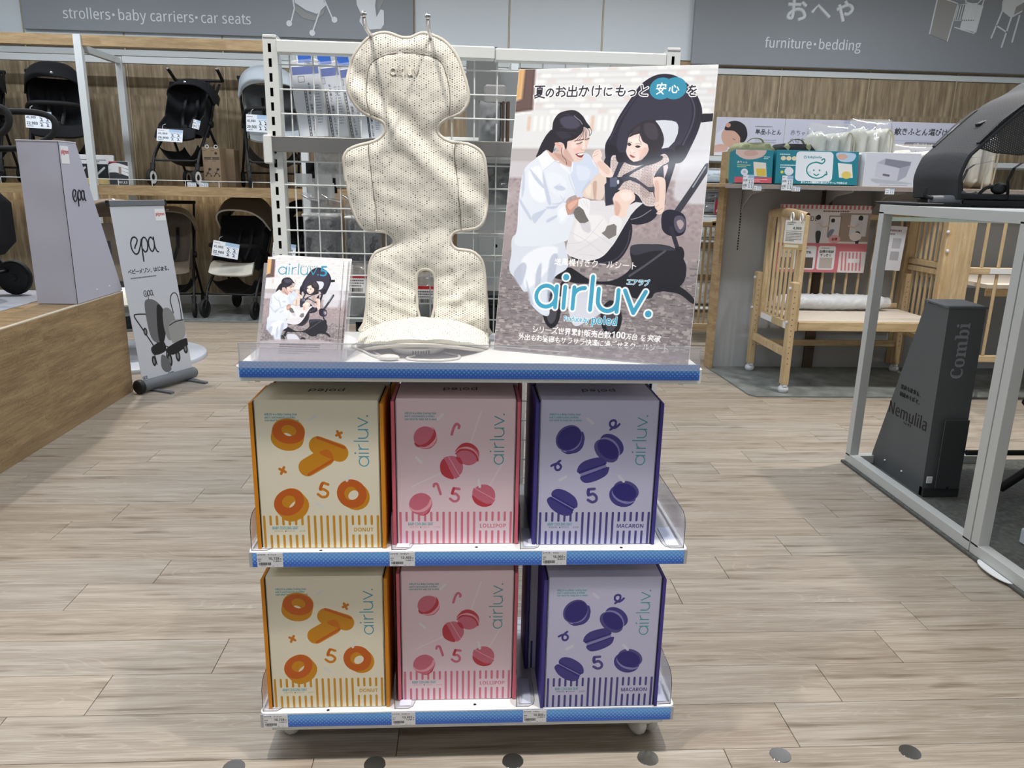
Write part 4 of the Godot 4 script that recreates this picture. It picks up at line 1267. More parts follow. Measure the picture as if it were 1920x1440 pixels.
# ---------------------------------------------------------------- prints of the three gift boxes (1000 x 1230 units)
func draw_donut(c: Cv) -> void:
	c.rect(0, 0, 1000, 1230, Color(0.929, 0.902, 0.816))
	c.fit("AIRLUV is a Baby Cooling Seat", 74, 339, 121, 25, Color(0.306, 0.62, 0.706), true)
	c.fit("and it continuously provides", 74, 324, 145, 25, Color(0.306, 0.62, 0.706), true)
	c.fit("cool wind for baby not to sweat.", 74, 356, 169, 25, Color(0.306, 0.62, 0.706), true)
	stripes(c, Color(0.8, 0.573, 0.133), Color(0.929, 0.902, 0.816), Color(0.306, 0.62, 0.706), Color(0.784, 0.667, 0.471), "DONUT", 947)
	c.poly(v2([116, 293, 131, 226, 140, 202, 157, 180, 181, 162, 212, 150, 245, 144, 280, 145, 314, 153, 345, 167, 370, 186, 388, 209, 398, 234, 398, 260, 384, 327, 375, 351, 358, 373, 333, 390, 303, 402, 269, 407, 233, 406, 199, 398, 168, 384, 143, 365, 125, 343, 116, 318]), Color(0.808, 0.549, 0.0706))
	c.ell(264, 254, 133, 97, Color(0.784, 0.376, 0.0863), 0.0891)
	c.ell(268, 241, 61, 43, Color(0.808, 0.549, 0.0706), 0.2)
	c.poly(v2([223, 264, 247, 261, 272, 270, 290, 285, 263, 288, 238, 279]), Color(0.929, 0.902, 0.816))
	c.line(v2([500, 363, 675, 423]), 150, Color(0.808, 0.549, 0.0706))
	c.line(v2([499, 298, 719, 382]), 22, Color(0.784, 0.376, 0.0863))
	c.line(v2([405, 544, 558, 457]), 150, Color(0.808, 0.549, 0.0706))
	c.smooth(v2([509, 419, 551, 398, 585, 399, 615, 433, 620, 474, 575, 461, 533, 444]), Color(0.796, 0.439, 0.0706))
	c.line(v2([412, 604, 618, 483]), 22, Color(0.784, 0.376, 0.0863))
	c.poly(v2([112, 845, 121, 814, 138, 785, 162, 759, 190, 738, 222, 724, 255, 718, 287, 720, 315, 730, 338, 747, 381, 799, 396, 821, 403, 847, 402, 875, 392, 905, 375, 934, 351, 959, 322, 980, 290, 994, 257, 1001, 226, 1000, 198, 992, 176, 976, 135, 928, 119, 904, 112, 876]), Color(0.808, 0.549, 0.0706))
	c.ell(235, 837, 133, 108, Color(0.784, 0.376, 0.0863), -0.519)
	c.ell(234, 831, 59, 49, Color(0.808, 0.549, 0.0706), -0.518)
	c.smooth(v2([234, 881, 254, 851, 288, 827, 275, 860, 253, 877]), Color(0.929, 0.902, 0.816))
	c.poly(v2([641, 752, 648, 722, 662, 694, 683, 672, 710, 655, 740, 647, 772, 646, 804, 653, 833, 668, 864, 694, 887, 715, 905, 741, 915, 770, 918, 801, 912, 830, 898, 857, 877, 880, 851, 895, 821, 904, 790, 905, 759, 897, 731, 882, 696, 863, 671, 841, 654, 814, 643, 783]), Color(0.808, 0.549, 0.0706))
	c.ell(767, 765, 126, 120, Color(0.784, 0.376, 0.0863), 0.357)
	c.ell(758, 762, 54, 58, Color(0.808, 0.549, 0.0706), 0.357)
	c.ell(780, 777, 47, 36, Color(0.929, 0.902, 0.816), -0.643)
	c.line(v2([656, 280, 699, 259]), 22, Color(0.8, 0.478, 0.0863))
	c.line(v2([665, 248, 688, 297]), 22, Color(0.8, 0.478, 0.0863))
	c.line(v2([173, 557, 221, 583]), 22, Color(0.8, 0.478, 0.0863))
	c.line(v2([184, 596, 210, 544]), 22, Color(0.8, 0.478, 0.0863))
	c.soft(v2([571, 687, 524, 676, 502, 727, 531, 727, 566, 754, 554, 786, 517, 793, 482, 769]), 22, Color(0.816, 0.502, 0.0706))
	c.line(v2([524, 676, 503, 722]), 24, Color(0.784, 0.392, 0.0941))
	c.line(v2([436, 158, 484, 129]), 22, Color(0.886, 0.894, 0.886))
	c.line(v2([729, 655, 747, 608]), 22, Color(0.886, 0.894, 0.886))
	c.line(v2([470, 848, 519, 883]), 22, Color(0.886, 0.894, 0.886))
	c.round_logo(Vector2(922, 538), 88, 9, Color(0.306, 0.62, 0.706), -PI / 2)
func draw_lollipop(c: Cv) -> void:
	c.rect(0, 0, 1000, 1230, Color(0.925, 0.831, 0.867))
	c.fit("AIRLUV is a Baby Cooling Seat", 67, 332, 126, 25, Color(0.298, 0.612, 0.643), true)
	c.fit("and it continuously provides", 67, 317, 150, 25, Color(0.298, 0.612, 0.643), true)
	c.fit("cool wind for baby not to sweat.", 67, 349, 174, 25, Color(0.298, 0.612, 0.643), true)
	stripes(c, Color(0.839, 0.463, 0.549), Color(0.925, 0.831, 0.867), Color(0.298, 0.612, 0.643), Color(0.871, 0.588, 0.647), "LOLLIPOP", 946)
	c.line(v2([714, 99, 626, 353]), 12, Color(0.941, 0.886, 0.902))
	c.line(v2([119, 732, 373, 614]), 12, Color(0.941, 0.886, 0.902))
	c.line(v2([930, 480, 793, 723]), 12, Color(0.941, 0.886, 0.902))
	c.ell(240, 319, 100, 94, Color(0.831, 0.439, 0.525), -0.0137)
	c.smooth(v2([288, 230, 311, 249, 298, 303, 254, 357, 192, 381, 147, 359, 161, 390, 210, 403, 263, 393, 316, 338, 329, 284, 315, 244]), Color(0.776, 0.235, 0.29))
	c.smooth(v2([311, 244, 331, 275, 325, 320, 281, 371, 236, 394, 183, 394, 227, 407, 290, 393, 334, 338, 338, 293]), Color(0.933, 0.667, 0.725))
	c.smooth(v2([263, 407, 299, 393, 332, 356, 337, 320, 325, 365, 290, 402]), Color(0.776, 0.235, 0.29))
	c.ell(601, 455, 101, 93, Color(0.831, 0.439, 0.525), 0.428)
	c.smooth(v2([523, 390, 568, 362, 622, 364, 668, 398, 697, 443, 659, 412, 604, 394, 550, 399, 492, 436]), Color(0.776, 0.235, 0.29))
	c.smooth(v2([497, 436, 532, 404, 604, 394, 669, 434, 698, 499, 690, 522, 670, 462, 614, 426, 551, 417, 492, 455]), Color(0.933, 0.667, 0.725))
	c.smooth(v2([493, 459, 551, 426, 624, 435, 670, 476, 681, 517, 694, 499, 665, 444, 614, 415, 532, 413]), Color(0.776, 0.235, 0.29))
	c.ell(463, 567, 98, 97, Color(0.831, 0.439, 0.525), -0.0072)
	c.smooth(v2([403, 497, 445, 584, 482, 663, 428, 658, 377, 622, 363, 566, 372, 520]), Color(0.776, 0.235, 0.29))
	c.poly(v2([394, 485, 434, 473, 532, 644, 496, 666]), Color(0.831, 0.439, 0.525))
	c.line(v2([434, 472, 529, 635]), 6, Color(0.933, 0.667, 0.725))
	c.smooth(v2([498, 482, 534, 486, 557, 528, 555, 541, 526, 528]), Color(0.776, 0.235, 0.29))
	c.ell(195, 880, 102, 93, Color(0.831, 0.439, 0.525), -0.362)
	c.smooth(v2([95, 899, 139, 932, 202, 927, 257, 885, 279, 837, 293, 856, 275, 904, 221, 947, 148, 951, 102, 927]), Color(0.933, 0.667, 0.725))
	c.smooth(v2([175, 975, 230, 970, 266, 937, 284, 909, 266, 956, 221, 982]), Color(0.776, 0.235, 0.29))
	c.ell(742, 809, 101, 96, Color(0.831, 0.439, 0.525), -0.00094)
	c.smooth(v2([647, 809, 699, 847, 765, 880, 821, 880, 785, 903, 728, 906, 672, 876, 644, 832]), Color(0.776, 0.235, 0.29))
	c.poly(v2([654, 742, 641, 782, 821, 880, 844, 847]), Color(0.831, 0.439, 0.525))
	c.line(v2([664, 747, 844, 847]), 6, Color(0.933, 0.667, 0.725))
	c.soft(v2([463, 291, 484, 228, 506, 205, 527, 219, 524, 237]), 22, Color(0.831, 0.439, 0.525))
	c.soft(v2([309, 729, 315, 710, 337, 710, 351, 743, 367, 795]), 22, Color(0.831, 0.439, 0.525))
	c.soft(v2([530, 752, 484, 750, 471, 790, 503, 795, 524, 823, 513, 852, 481, 858, 451, 837]), 22, Color(0.831, 0.439, 0.525))
	c.line(v2([482, 747, 468, 790]), 24, Color(0.776, 0.235, 0.29))
	c.line(v2([345, 168, 389, 127]), 22, Color(0.91, 0.902, 0.91))
	c.line(v2([161, 485, 205, 526]), 22, Color(0.91, 0.902, 0.91))
	c.line(v2([696, 676, 707, 733]), 22, Color(0.91, 0.902, 0.91))
	c.round_logo(Vector2(913, 545), 89, 9, Color(0.298, 0.612, 0.643), -PI / 2)
func draw_macaron(c: Cv) -> void:
	c.rect(0, 0, 1000, 1230, Color(0.784, 0.784, 0.894))
	c.fit("AIRLUV is a Baby Cooling Seat", 68, 333, 124, 25, Color(0.29, 0.612, 0.643), true)
	c.fit("and it continuously provides", 68, 318, 148, 25, Color(0.29, 0.612, 0.643), true)
	c.fit("cool wind for baby not to sweat.", 68, 350, 172, 25, Color(0.29, 0.612, 0.643), true)
	stripes(c, Color(0.275, 0.259, 0.525), Color(0.784, 0.784, 0.894), Color(0.29, 0.612, 0.643), Color(0.431, 0.416, 0.588), "MACARON", 943)
	c.ell(279, 347, 98, 93, Color(0.251, 0.235, 0.541), -0.541)
	c.smooth(v2([340, 262, 358, 298, 344, 372, 290, 419, 226, 429, 179, 416, 236, 447, 309, 427, 363, 371, 379, 316, 363, 262]), Color(0.251, 0.235, 0.541))
	c.smooth(v2([338, 258, 355, 298, 335, 372, 281, 414, 207, 422, 175, 411, 235, 415, 289, 391, 333, 335]), Color(0.549, 0.541, 0.753))
	c.ell(241, 311, 119, 100, Color(0.314, 0.298, 0.549), -0.682)
	c.ell(247, 314, 109, 89, Color(0.173, 0.149, 0.486), -0.682)
	c.ell(617, 368, 117, 78, Color(0.251, 0.235, 0.541), 0.63)
	c.smooth(v2([510, 323, 554, 304, 619, 322, 668, 367, 692, 431, 678, 464, 652, 404, 603, 354, 546, 332]), Color(0.549, 0.541, 0.753))
	c.ell(573, 419, 123, 80, Color(0.314, 0.298, 0.549), 0.666)
	c.ell(587, 405, 106, 69, Color(0.173, 0.149, 0.486), 0.666)
	c.smooth(v2([335, 604, 333, 557, 377, 510, 460, 481, 534, 475, 578, 512, 565, 535, 445, 574]), Color(0.251, 0.235, 0.541))
	c.poly(v2([352, 613, 572, 531, 585, 559, 359, 637]), Color(0.549, 0.541, 0.753))
	c.poly(v2([336, 596, 572, 521, 573, 535, 346, 615]), Color(0.173, 0.149, 0.486))
	c.smooth(v2([355, 643, 392, 631, 585, 556, 603, 582, 579, 629, 497, 673, 413, 693, 370, 674]), Color(0.251, 0.235, 0.541))
	c.poly(v2([359, 637, 585, 556, 587, 565, 362, 649]), Color(0.173, 0.149, 0.486))
	c.smooth(v2([112, 801, 120, 762, 166, 743, 237, 761, 314, 813, 343, 870, 332, 909, 269, 880, 173, 824]), Color(0.251, 0.235, 0.541))
	c.poly(v2([103, 815, 121, 801, 318, 909, 309, 933]), Color(0.549, 0.541, 0.753))
	c.poly(v2([116, 791, 327, 907, 316, 917, 112, 805]), Color(0.173, 0.149, 0.486))
	c.smooth(v2([72, 849, 84, 820, 112, 817, 212, 871, 300, 933, 291, 967, 244, 979, 177, 959, 110, 911]), Color(0.251, 0.235, 0.541))
	c.poly(v2([102, 810, 314, 926, 300, 940, 96, 823]), Color(0.173, 0.149, 0.486))
	c.ell(738, 803, 122, 97, Color(0.251, 0.235, 0.541), 0.337)
	c.smooth(v2([643, 761, 664, 799, 723, 837, 800, 856, 852, 846, 829, 865, 773, 875, 695, 847, 649, 800]), Color(0.549, 0.541, 0.753))
	c.ell(766, 760, 118, 83, Color(0.314, 0.298, 0.549), 0.335)
	c.ell(755, 774, 108, 74, Color(0.173, 0.149, 0.486), 0.302)
	c.soft(v2([597, 240, 636, 208, 639, 171, 616, 163, 593, 177, 595, 208, 628, 226, 651, 216, 673, 195]), 19, Color(0.251, 0.235, 0.541))
	c.soft(v2([100, 546, 127, 532, 160, 527, 184, 550, 171, 578, 143, 578, 133, 550, 150, 522, 175, 502]), 19, Color(0.251, 0.235, 0.541))
	c.soft(v2([486, 744, 434, 752, 436, 797, 474, 787, 505, 811, 505, 844, 472, 859, 433, 840]), 24, Color(0.314, 0.298, 0.549))
	c.line(v2([434, 749, 436, 797]), 26, Color(0.251, 0.235, 0.541))
	c.line(v2([399, 151, 439, 186]), 24, Color(0.847, 0.847, 0.902))
	c.line(v2([176, 667, 231, 638]), 24, Color(0.847, 0.847, 0.902))
	c.line(v2([697, 635, 740, 679]), 24, Color(0.847, 0.847, 0.902))
	c.round_logo(Vector2(917, 541), 88, 9, Color(0.29, 0.612, 0.643), -PI / 2)
func stripes(c: Cv, col: Color, bg: Color, teal: Color, small: Color, word: String, top: int) -> void:
	for k in 19:
		var x := 18.0 + k * 53.6
		if k in [1, 2, 3, 4, 5, 6, 14, 15, 16, 17] or (k == 13 and word != "DONUT"):
			c.line([Vector2(x, top + 12), Vector2(x, top + 78)], 20, col)
			c.line([Vector2(x, top + 178), Vector2(x, 1245)], 20, col)
		else:
			c.line([Vector2(x, top + 12), Vector2(x, 1245)], 20, col)
	c.fit("BABY COOLING SEAT", 84, 302, top + 122, 34, teal, true)
	c.fit("NEWBORN", 98, 172, top + 144, 20, small)
	c.ell(194, top + 137, 6, 6, small.darkened(0.35))
	c.fit("TODDLER", 206, 272, top + 144, 20, small)
	c.fit("JUNIOR", 310, 362, top + 144, 20, small)
	c.fit(word, 942.0 - [165, 230, 240][["DONUT", "LOLLIPOP", "MACARON"].find(word)], 942, top + 144, 47, col, true)

const PAD_OUTLINE := [-0.207, 1.556, -0.19, 1.559, -0.173, 1.556, -0.155, 1.55, -0.135, 1.551, -0.12, 1.558, -0.107, 1.561, -0.091, 1.557, -0.068, 1.548, -0.051, 1.533, -0.036, 1.512, -0.026, 1.487, -0.018, 1.463, -0.013, 1.438, -0.018, 1.418, -0.033, 1.401, -0.058, 1.391, -0.074, 1.38, -0.08, 1.365, -0.073, 1.353, -0.051, 1.342, -0.014, 1.338, 0.01, 1.327, 0.022, 1.31, 0.026, 1.278, 0.028, 1.261, 0.029, 1.232, 0.028, 1.202, 0.021, 1.174, 0.005, 1.16, -0.026, 1.155, -0.044, 1.149, -0.052, 1.136, -0.048, 1.121, -0.035, 1.112, -0.007, 1.109, 0.012, 1.097, 0.023, 1.075, 0.028, 1.031, 0.032, 0.984, 0.034, 0.938, 0.034, 0.919, -0.087, 0.924, -0.086, 0.982, -0.085, 1.046, -0.093, 1.063, -0.108, 1.068, -0.123, 1.062, -0.129, 1.045, -0.127, 0.982, -0.126, 0.924, -0.248, 0.921, -0.245, 0.945, -0.239, 0.98, -0.236, 1.025, -0.234, 1.059, -0.229, 1.084, -0.217, 1.102, -0.199, 1.11, -0.184, 1.116, -0.176, 1.128, -0.182, 1.141, -0.198, 1.149, -0.229, 1.151, -0.244, 1.157, -0.257, 1.175, -0.266, 1.199, -0.272, 1.225, -0.275, 1.255, -0.278, 1.256, -0.28, 1.286, -0.281, 1.303, -0.271, 1.32, -0.248, 1.33, -0.224, 1.336, -0.205, 1.344, -0.192, 1.357, -0.19, 1.371, -0.199, 1.382, -0.22, 1.39, -0.24, 1.401, -0.254, 1.415, -0.265, 1.434, -0.269, 1.456, -0.267, 1.478, -0.259, 1.503, -0.248, 1.522, -0.233, 1.539, -0.219, 1.55]
const PAD_SEAM1 := [-0.219, 1.39, -0.228, 1.418, -0.23, 1.446, -0.227, 1.473, -0.219, 1.496, -0.202, 1.508, -0.179, 1.516, -0.147, 1.52, -0.115, 1.518, -0.092, 1.514, -0.071, 1.503, -0.06, 1.478, -0.054, 1.451, -0.052, 1.423, -0.054, 1.397]
const PAD_SEAM2 := [-0.226, 1.334, -0.227, 1.322, -0.224, 1.287, -0.22, 1.252, -0.218, 1.216, -0.218, 1.227, -0.214, 1.197, -0.213, 1.167, -0.212, 1.152]
const PAD_SEAM3 := [-0.038, 1.34, -0.043, 1.326, -0.04, 1.291, -0.035, 1.256, -0.034, 1.22, -0.034, 1.23, -0.03, 1.2, -0.029, 1.17, -0.027, 1.155]

# ---------------------------------------------------------------- the wheeled stand
func blue_strip() -> Image:
	var c := Cv.new().open(self, 900, 32, 1.6, Color(0.17, 0.36, 0.70))
	for k in 32:
		var f := k / 31.0
		c.rect(0, k, 900, 1.05, Color(0.40, 0.67, 0.97).lerp(Color(0.24, 0.43, 0.82), smoothstep(0.0, 0.9, f)))
	for r in 8:
		var y := 1.0 + r * 4.5
		var rad: float = [2.4, 2.6, 2.6, 2.3, 1.9, 1.3, 0.8, 0.5][r]
		for k in 102:
			c.ell(k * 9.0 + (4.5 if r % 2 else 0.0), y, rad, rad, Color(0.54, 0.78, 1.0, 0.8))
	return c.shut()
func price_tag(prod: String, price: String, tax: String) -> Image:
	var c := Cv.new().open(self, 54, 31, 4.0, Color(0.9, 0.91, 0.93))
	var k := Color(0.08, 0.08, 0.1)
	c.jp("エアラブ5", 1.5, 1.5, 3.6, 0.5, k, 1.0)
	c.jp(prod, 23, 1.5, 3.6, 0.5, k, 1.0)
	c.rect(1, 7.6, 52, 0.25, Color(0.6, 0.6, 0.62))
	c.text(price, 46.5, 14.6, 7.6, k, true, 1.0)
	c.jp("円", 48, 11.4, 3.2, 0.45, k)
	c.text(tax, 46.5, 19.4, 4.4, k, true, 1.0)
	c.jp("円", 48, 16.4, 3.0, 0.4, k)
	c.greek(2, 12, 11, 1, 3.4, k, 3)
	c.greek(2, 16.4, 7, 1, 3.2, k, 4)
	c.bars(3, 20.5, 26, 6.2, 9, k)
	c.greek(6, 28.2, 18, 1, 1.7, k, 5)
	c.greek(31, 28.2, 5, 1, 1.7, k, 6)
	c.rect(42, 25, 0.6, 1.2, k)
	c.rect(42, 28, 0.6, 1.2, k)
	return c.shut()
func stand() -> void:
	var s := thing("display_stand", "white wheeled display stand with three shelves, wire back and blue dotted shelf edges", "display stand")
	var strip := tex_mat(blue_strip(), 0.22)
	var ys := [0.905, 0.5125, 0.1265]
	for k in 3:
		var y: float = ys[k]
		var b := mb()
		var out := PackedVector2Array()
		for p in rounded(0.918, 0.372, 0.012, 4):
			out.append(p)
		b.prism(out, 0.028, Vector3(0, y - 0.028, -0.190), Basis(Vector3.RIGHT, Vector3.FORWARD, Vector3.UP))
		var sh := part("shelf", b, M.white, s)
		var y0: float = [0.8852, 0.4823, 0.0959][k]
		var c := part("price_rail", card(0.9, 0.0324, 0.003, 0.0004), [strip, M.clear_edge], sh, Vector3(0, y0, 0.0))
		if k > 0:
			part("price_rail_end", mb().slab(-0.4565, -0.45, y0, y0 + 0.0324, -0.002, 0.0015).slab(0.45, 0.4565, y0, y0 + 0.0324, -0.002, 0.0015), M.clear_edge, sh)
			part("screw_hole", mb().lathe([Vector2(0, 0.0004), Vector2(0.0035, 0.0004)], 12, Vector3(-0.313, y, -0.012)).lathe([Vector2(0, 0.0004), Vector2(0.0035, 0.0004)], 12, Vector3(0.01 , y, -0.022)).lathe([Vector2(0, 0.0004), Vector2(0.0035, 0.0004)], 12, Vector3(0.318, y, -0.016)), M.slot, sh)
		part("bracket", mb().slab(-0.455, -0.445, y - 0.06, y - 0.028, -0.37, -0.12).slab(0.445, 0.455, y - 0.06, y - 0.028, -0.37, -0.12), M.white_metal, sh)
	# slotted uprights: two flanges joined by short bridges, so that the slots are open
	for sg in [-1, 1]:
		var u := mb()
		var x: float = sg * 0.4495
		u.slab(x - 0.015, x - 0.004, 0.07, 1.56, -0.385, -0.382)
		u.slab(x + 0.003, x + 0.016, 0.07, 1.56, -0.385, -0.382)
		for k in 49:
			var y := 0.08 + k * 0.0305
			u.slab(x - 0.004, x + 0.003, y, y + 0.0125, -0.385, -0.382)
		u.slab(x - 0.015, x - 0.013, 0.07, 1.56, -0.42, -0.385)
		u.slab(x + 0.014, x + 0.016, 0.07, 1.56, -0.42, -0.385)
		u.slab(x - 0.015, x + 0.016, 1.555, 1.562, -0.42, -0.38, 0.002)
		part("upright", u, M.white_metal, s)
		part("upright_lining", mb().slab(x - 0.012, x + 0.013, 0.07, 1.55, -0.40, -0.397), M.slot, s)
	part("top_rail", mb().slab(-0.434, 0.045, 1.524, 1.551, -0.405, -0.372, 0.003), M.white_metal, s)
	part("top_rail", mb().slab(0.045, 0.434, 1.522, 1.549, -0.41, -0.379, 0.003), M.white_metal, s)
	part("cross_bar", mb().slab(-0.452, 0.452, 1.316, 1.350, -0.379, -0.366, 0.002), M.steel, s)
	for sg in [-1, 1]:
		part("cross_bar_bracket", mb().slab(sg * 0.472, sg * 0.452, 1.29, 1.352, -0.40, -0.364, 0.003), M.white_metal, s)
	var w := mb()
	for k in 17:
		var x := -0.41 + k * 0.0513
		w.tube([Vector3(x, 0.10, -0.392), Vector3(x, 1.522, -0.392)], 0.0017, 6)
	for k in 28:
		var y := 1.502 - k * 0.0515
		w.tube([Vector3(-0.435, y, -0.3885), Vector3(0.435, y, -0.3885)], 0.0017, 6)
	part("wire_grid", w, M.white_metal, s).set_meta("kind", "stuff")
	part("base_frame", mb().slab(-0.44, 0.44, 0.07, 0.098, -0.40, -0.02, 0.002), M.white_metal, s)
	var wheel := mb()
	var tw := Basis(Vector3(0, 0, 1), Vector3(1, 0, 0), Vector3(0, 1, 0))
	for q in [-0.016, 0.016]:
		wheel.lathe([Vector2(0, -0.011), Vector2(0.022, -0.011), Vector2(0.031, -0.008), Vector2(0.034, -0.002), Vector2(0.034, 0.004), Vector2(0.030, 0.010), Vector2(0.0, 0.012)], 22, Vector3(q, 0.034, 0), tw, 0.3)
	var wm := wheel.done()
	M.caster = mat(Color(0.80, 0.79, 0.75), 0.5)
	for p in [[-0.405, -0.105, 0.9], [0.412, -0.075, 0.45], [-0.385, -0.34, 0.2], [0.405, -0.34, -0.4]]:
		var c := part("caster", mb().lathe([Vector2(0, 0.072), Vector2(0.013, 0.072), Vector2(0.013, 0.058), Vector2(0.02, 0.056), Vector2(0.02, 0.04), Vector2(0, 0.04)], 14), M.caster, s, Vector3(p[0], 0, p[1]))
		c.rotation.y = p[2]
		part("wheels", wm, M.caster, c, Vector3(0, 0, -0.012))
	# clear upright guard along the front of the top shelf
	var g := thing("acrylic_guard", "low clear acrylic guard along the front edge of the top shelf", "guard", Vector3(0, 0.9, 0.006))
	part("sheet", mb().slab(-0.4465, 0.4465, 0.006, 0.0545, -0.001, 0.001), M.clear, g)
	part("edge", mb().slab(-0.4465, 0.4465, 0.0535, 0.0548, -0.0012, 0.0012).slab(0.4455, 0.4472, 0.006, 0.0545, -0.0012, 0.0012).slab(-0.4472, -0.4455, 0.006, 0.0545, -0.0012, 0.0012), M.clear_edge, g)
	# clear shelf dividers
	var plan := [
		[-0.453, 1, 1, "at the left end of the middle shelf"], [-0.166, 1, 1, "between the orange and pink boxes on the middle shelf"],
		[0.103, 1, 1, "between the pink and purple boxes on the middle shelf"], [0.452, 1, -1, "at the right end of the middle shelf"],
		[-0.453, 2, 1, "at the left end of the bottom shelf"], [-0.166, 2, 1, "between the orange and pink boxes on the bottom shelf"],
		[0.103, 2, 1, "between the pink and purple boxes on the bottom shelf"], [0.452, 2, -1, "at the right end of the bottom shelf"]]
	M.sticker = mat(Color(0.84, 0.87, 0.94), 0.35)
	for p in plan:
		var d := thing("shelf_divider", "clear shelf divider with white pad, " + p[3], "shelf divider", Vector3(p[0], ys[p[1]], 0), 0.0, "clear shelf dividers")
		var prof := v2([-0.012, 0.0, -0.012, 0.052, -0.02, 0.068, -0.035, 0.076, -0.335, 0.076, -0.335, 0.0])
		part("sheet", mb().prism(prof, 0.0016, Vector3.ZERO, Basis(Vector3(0, 0, 1), Vector3.UP, Vector3.LEFT)), M.clear, d)
		var e := []
		for q in prof:
			e.append(Vector3(-0.0008, q.y, q.x))
		part("edge", mb().tube(e.slice(0, 5), 0.0007, 5), M.clear_dark, d)
		var sg: float = p[2]
		var foot := v2([0, -0.012, sg * 0.028, -0.012, sg * 0.038, -0.02, sg * 0.042, -0.035, sg * 0.042, -0.3, 0, -0.3])
		part("foot", mb().prism(foot, 0.0012, Vector3(0, 0.0003, 0), Basis(Vector3.RIGHT, Vector3.BACK, Vector3.UP)), M.clear, d)
		part("foot_edge", mb().tube([Vector3(0, 0.001, -0.012), Vector3(sg * 0.028, 0.001, -0.012), Vector3(sg * 0.038, 0.001, -0.02), Vector3(sg * 0.042, 0.001, -0.035), Vector3(sg * 0.042, 0.001, -0.1)], 0.0005, 4), M.clear_dark, d)
		part("white_pad", mb().slab(sg * 0.008, sg * 0.034, 0.0016, 0.0024, -0.11, -0.02), M.sticker, d)
	var tags := [
		[-0.414, 1, "ドーナッツ", "10,728", "11,800"], [-0.144, 1, "ロリポップ", "13,455", "14,800"], [0.173, 1, "マカロン", "18,000", "19,800"],
		[-0.424, 2, "ドーナッツ", "10,728", "11,800"], [-0.147, 2, "ロリポップ", "13,455", "14,800"], [0.143, 2, "マカロン", "18,000", "19,800"]]
	var under := ["orange", "pink", "purple"]
	for k in 6:
		var p = tags[k]
		var key := "tag%d" % (k % 3)
		if not art.has(key):
			art[key] = tex_mat(price_tag(p[2], p[3], p[4]), 0.4)
		one("price_tag", card(0.052, 0.0312, 0.0008), [art[key], M.paper], "small white price tag %s on the %s shelf edge under the %s box" % [p[3], ["middle", "bottom"][k / 3], under[k % 3]], "price tag", Vector3(p[0], [0, 0.4829, 0.0965][p[1]], 0.0022), "shelf price tags")

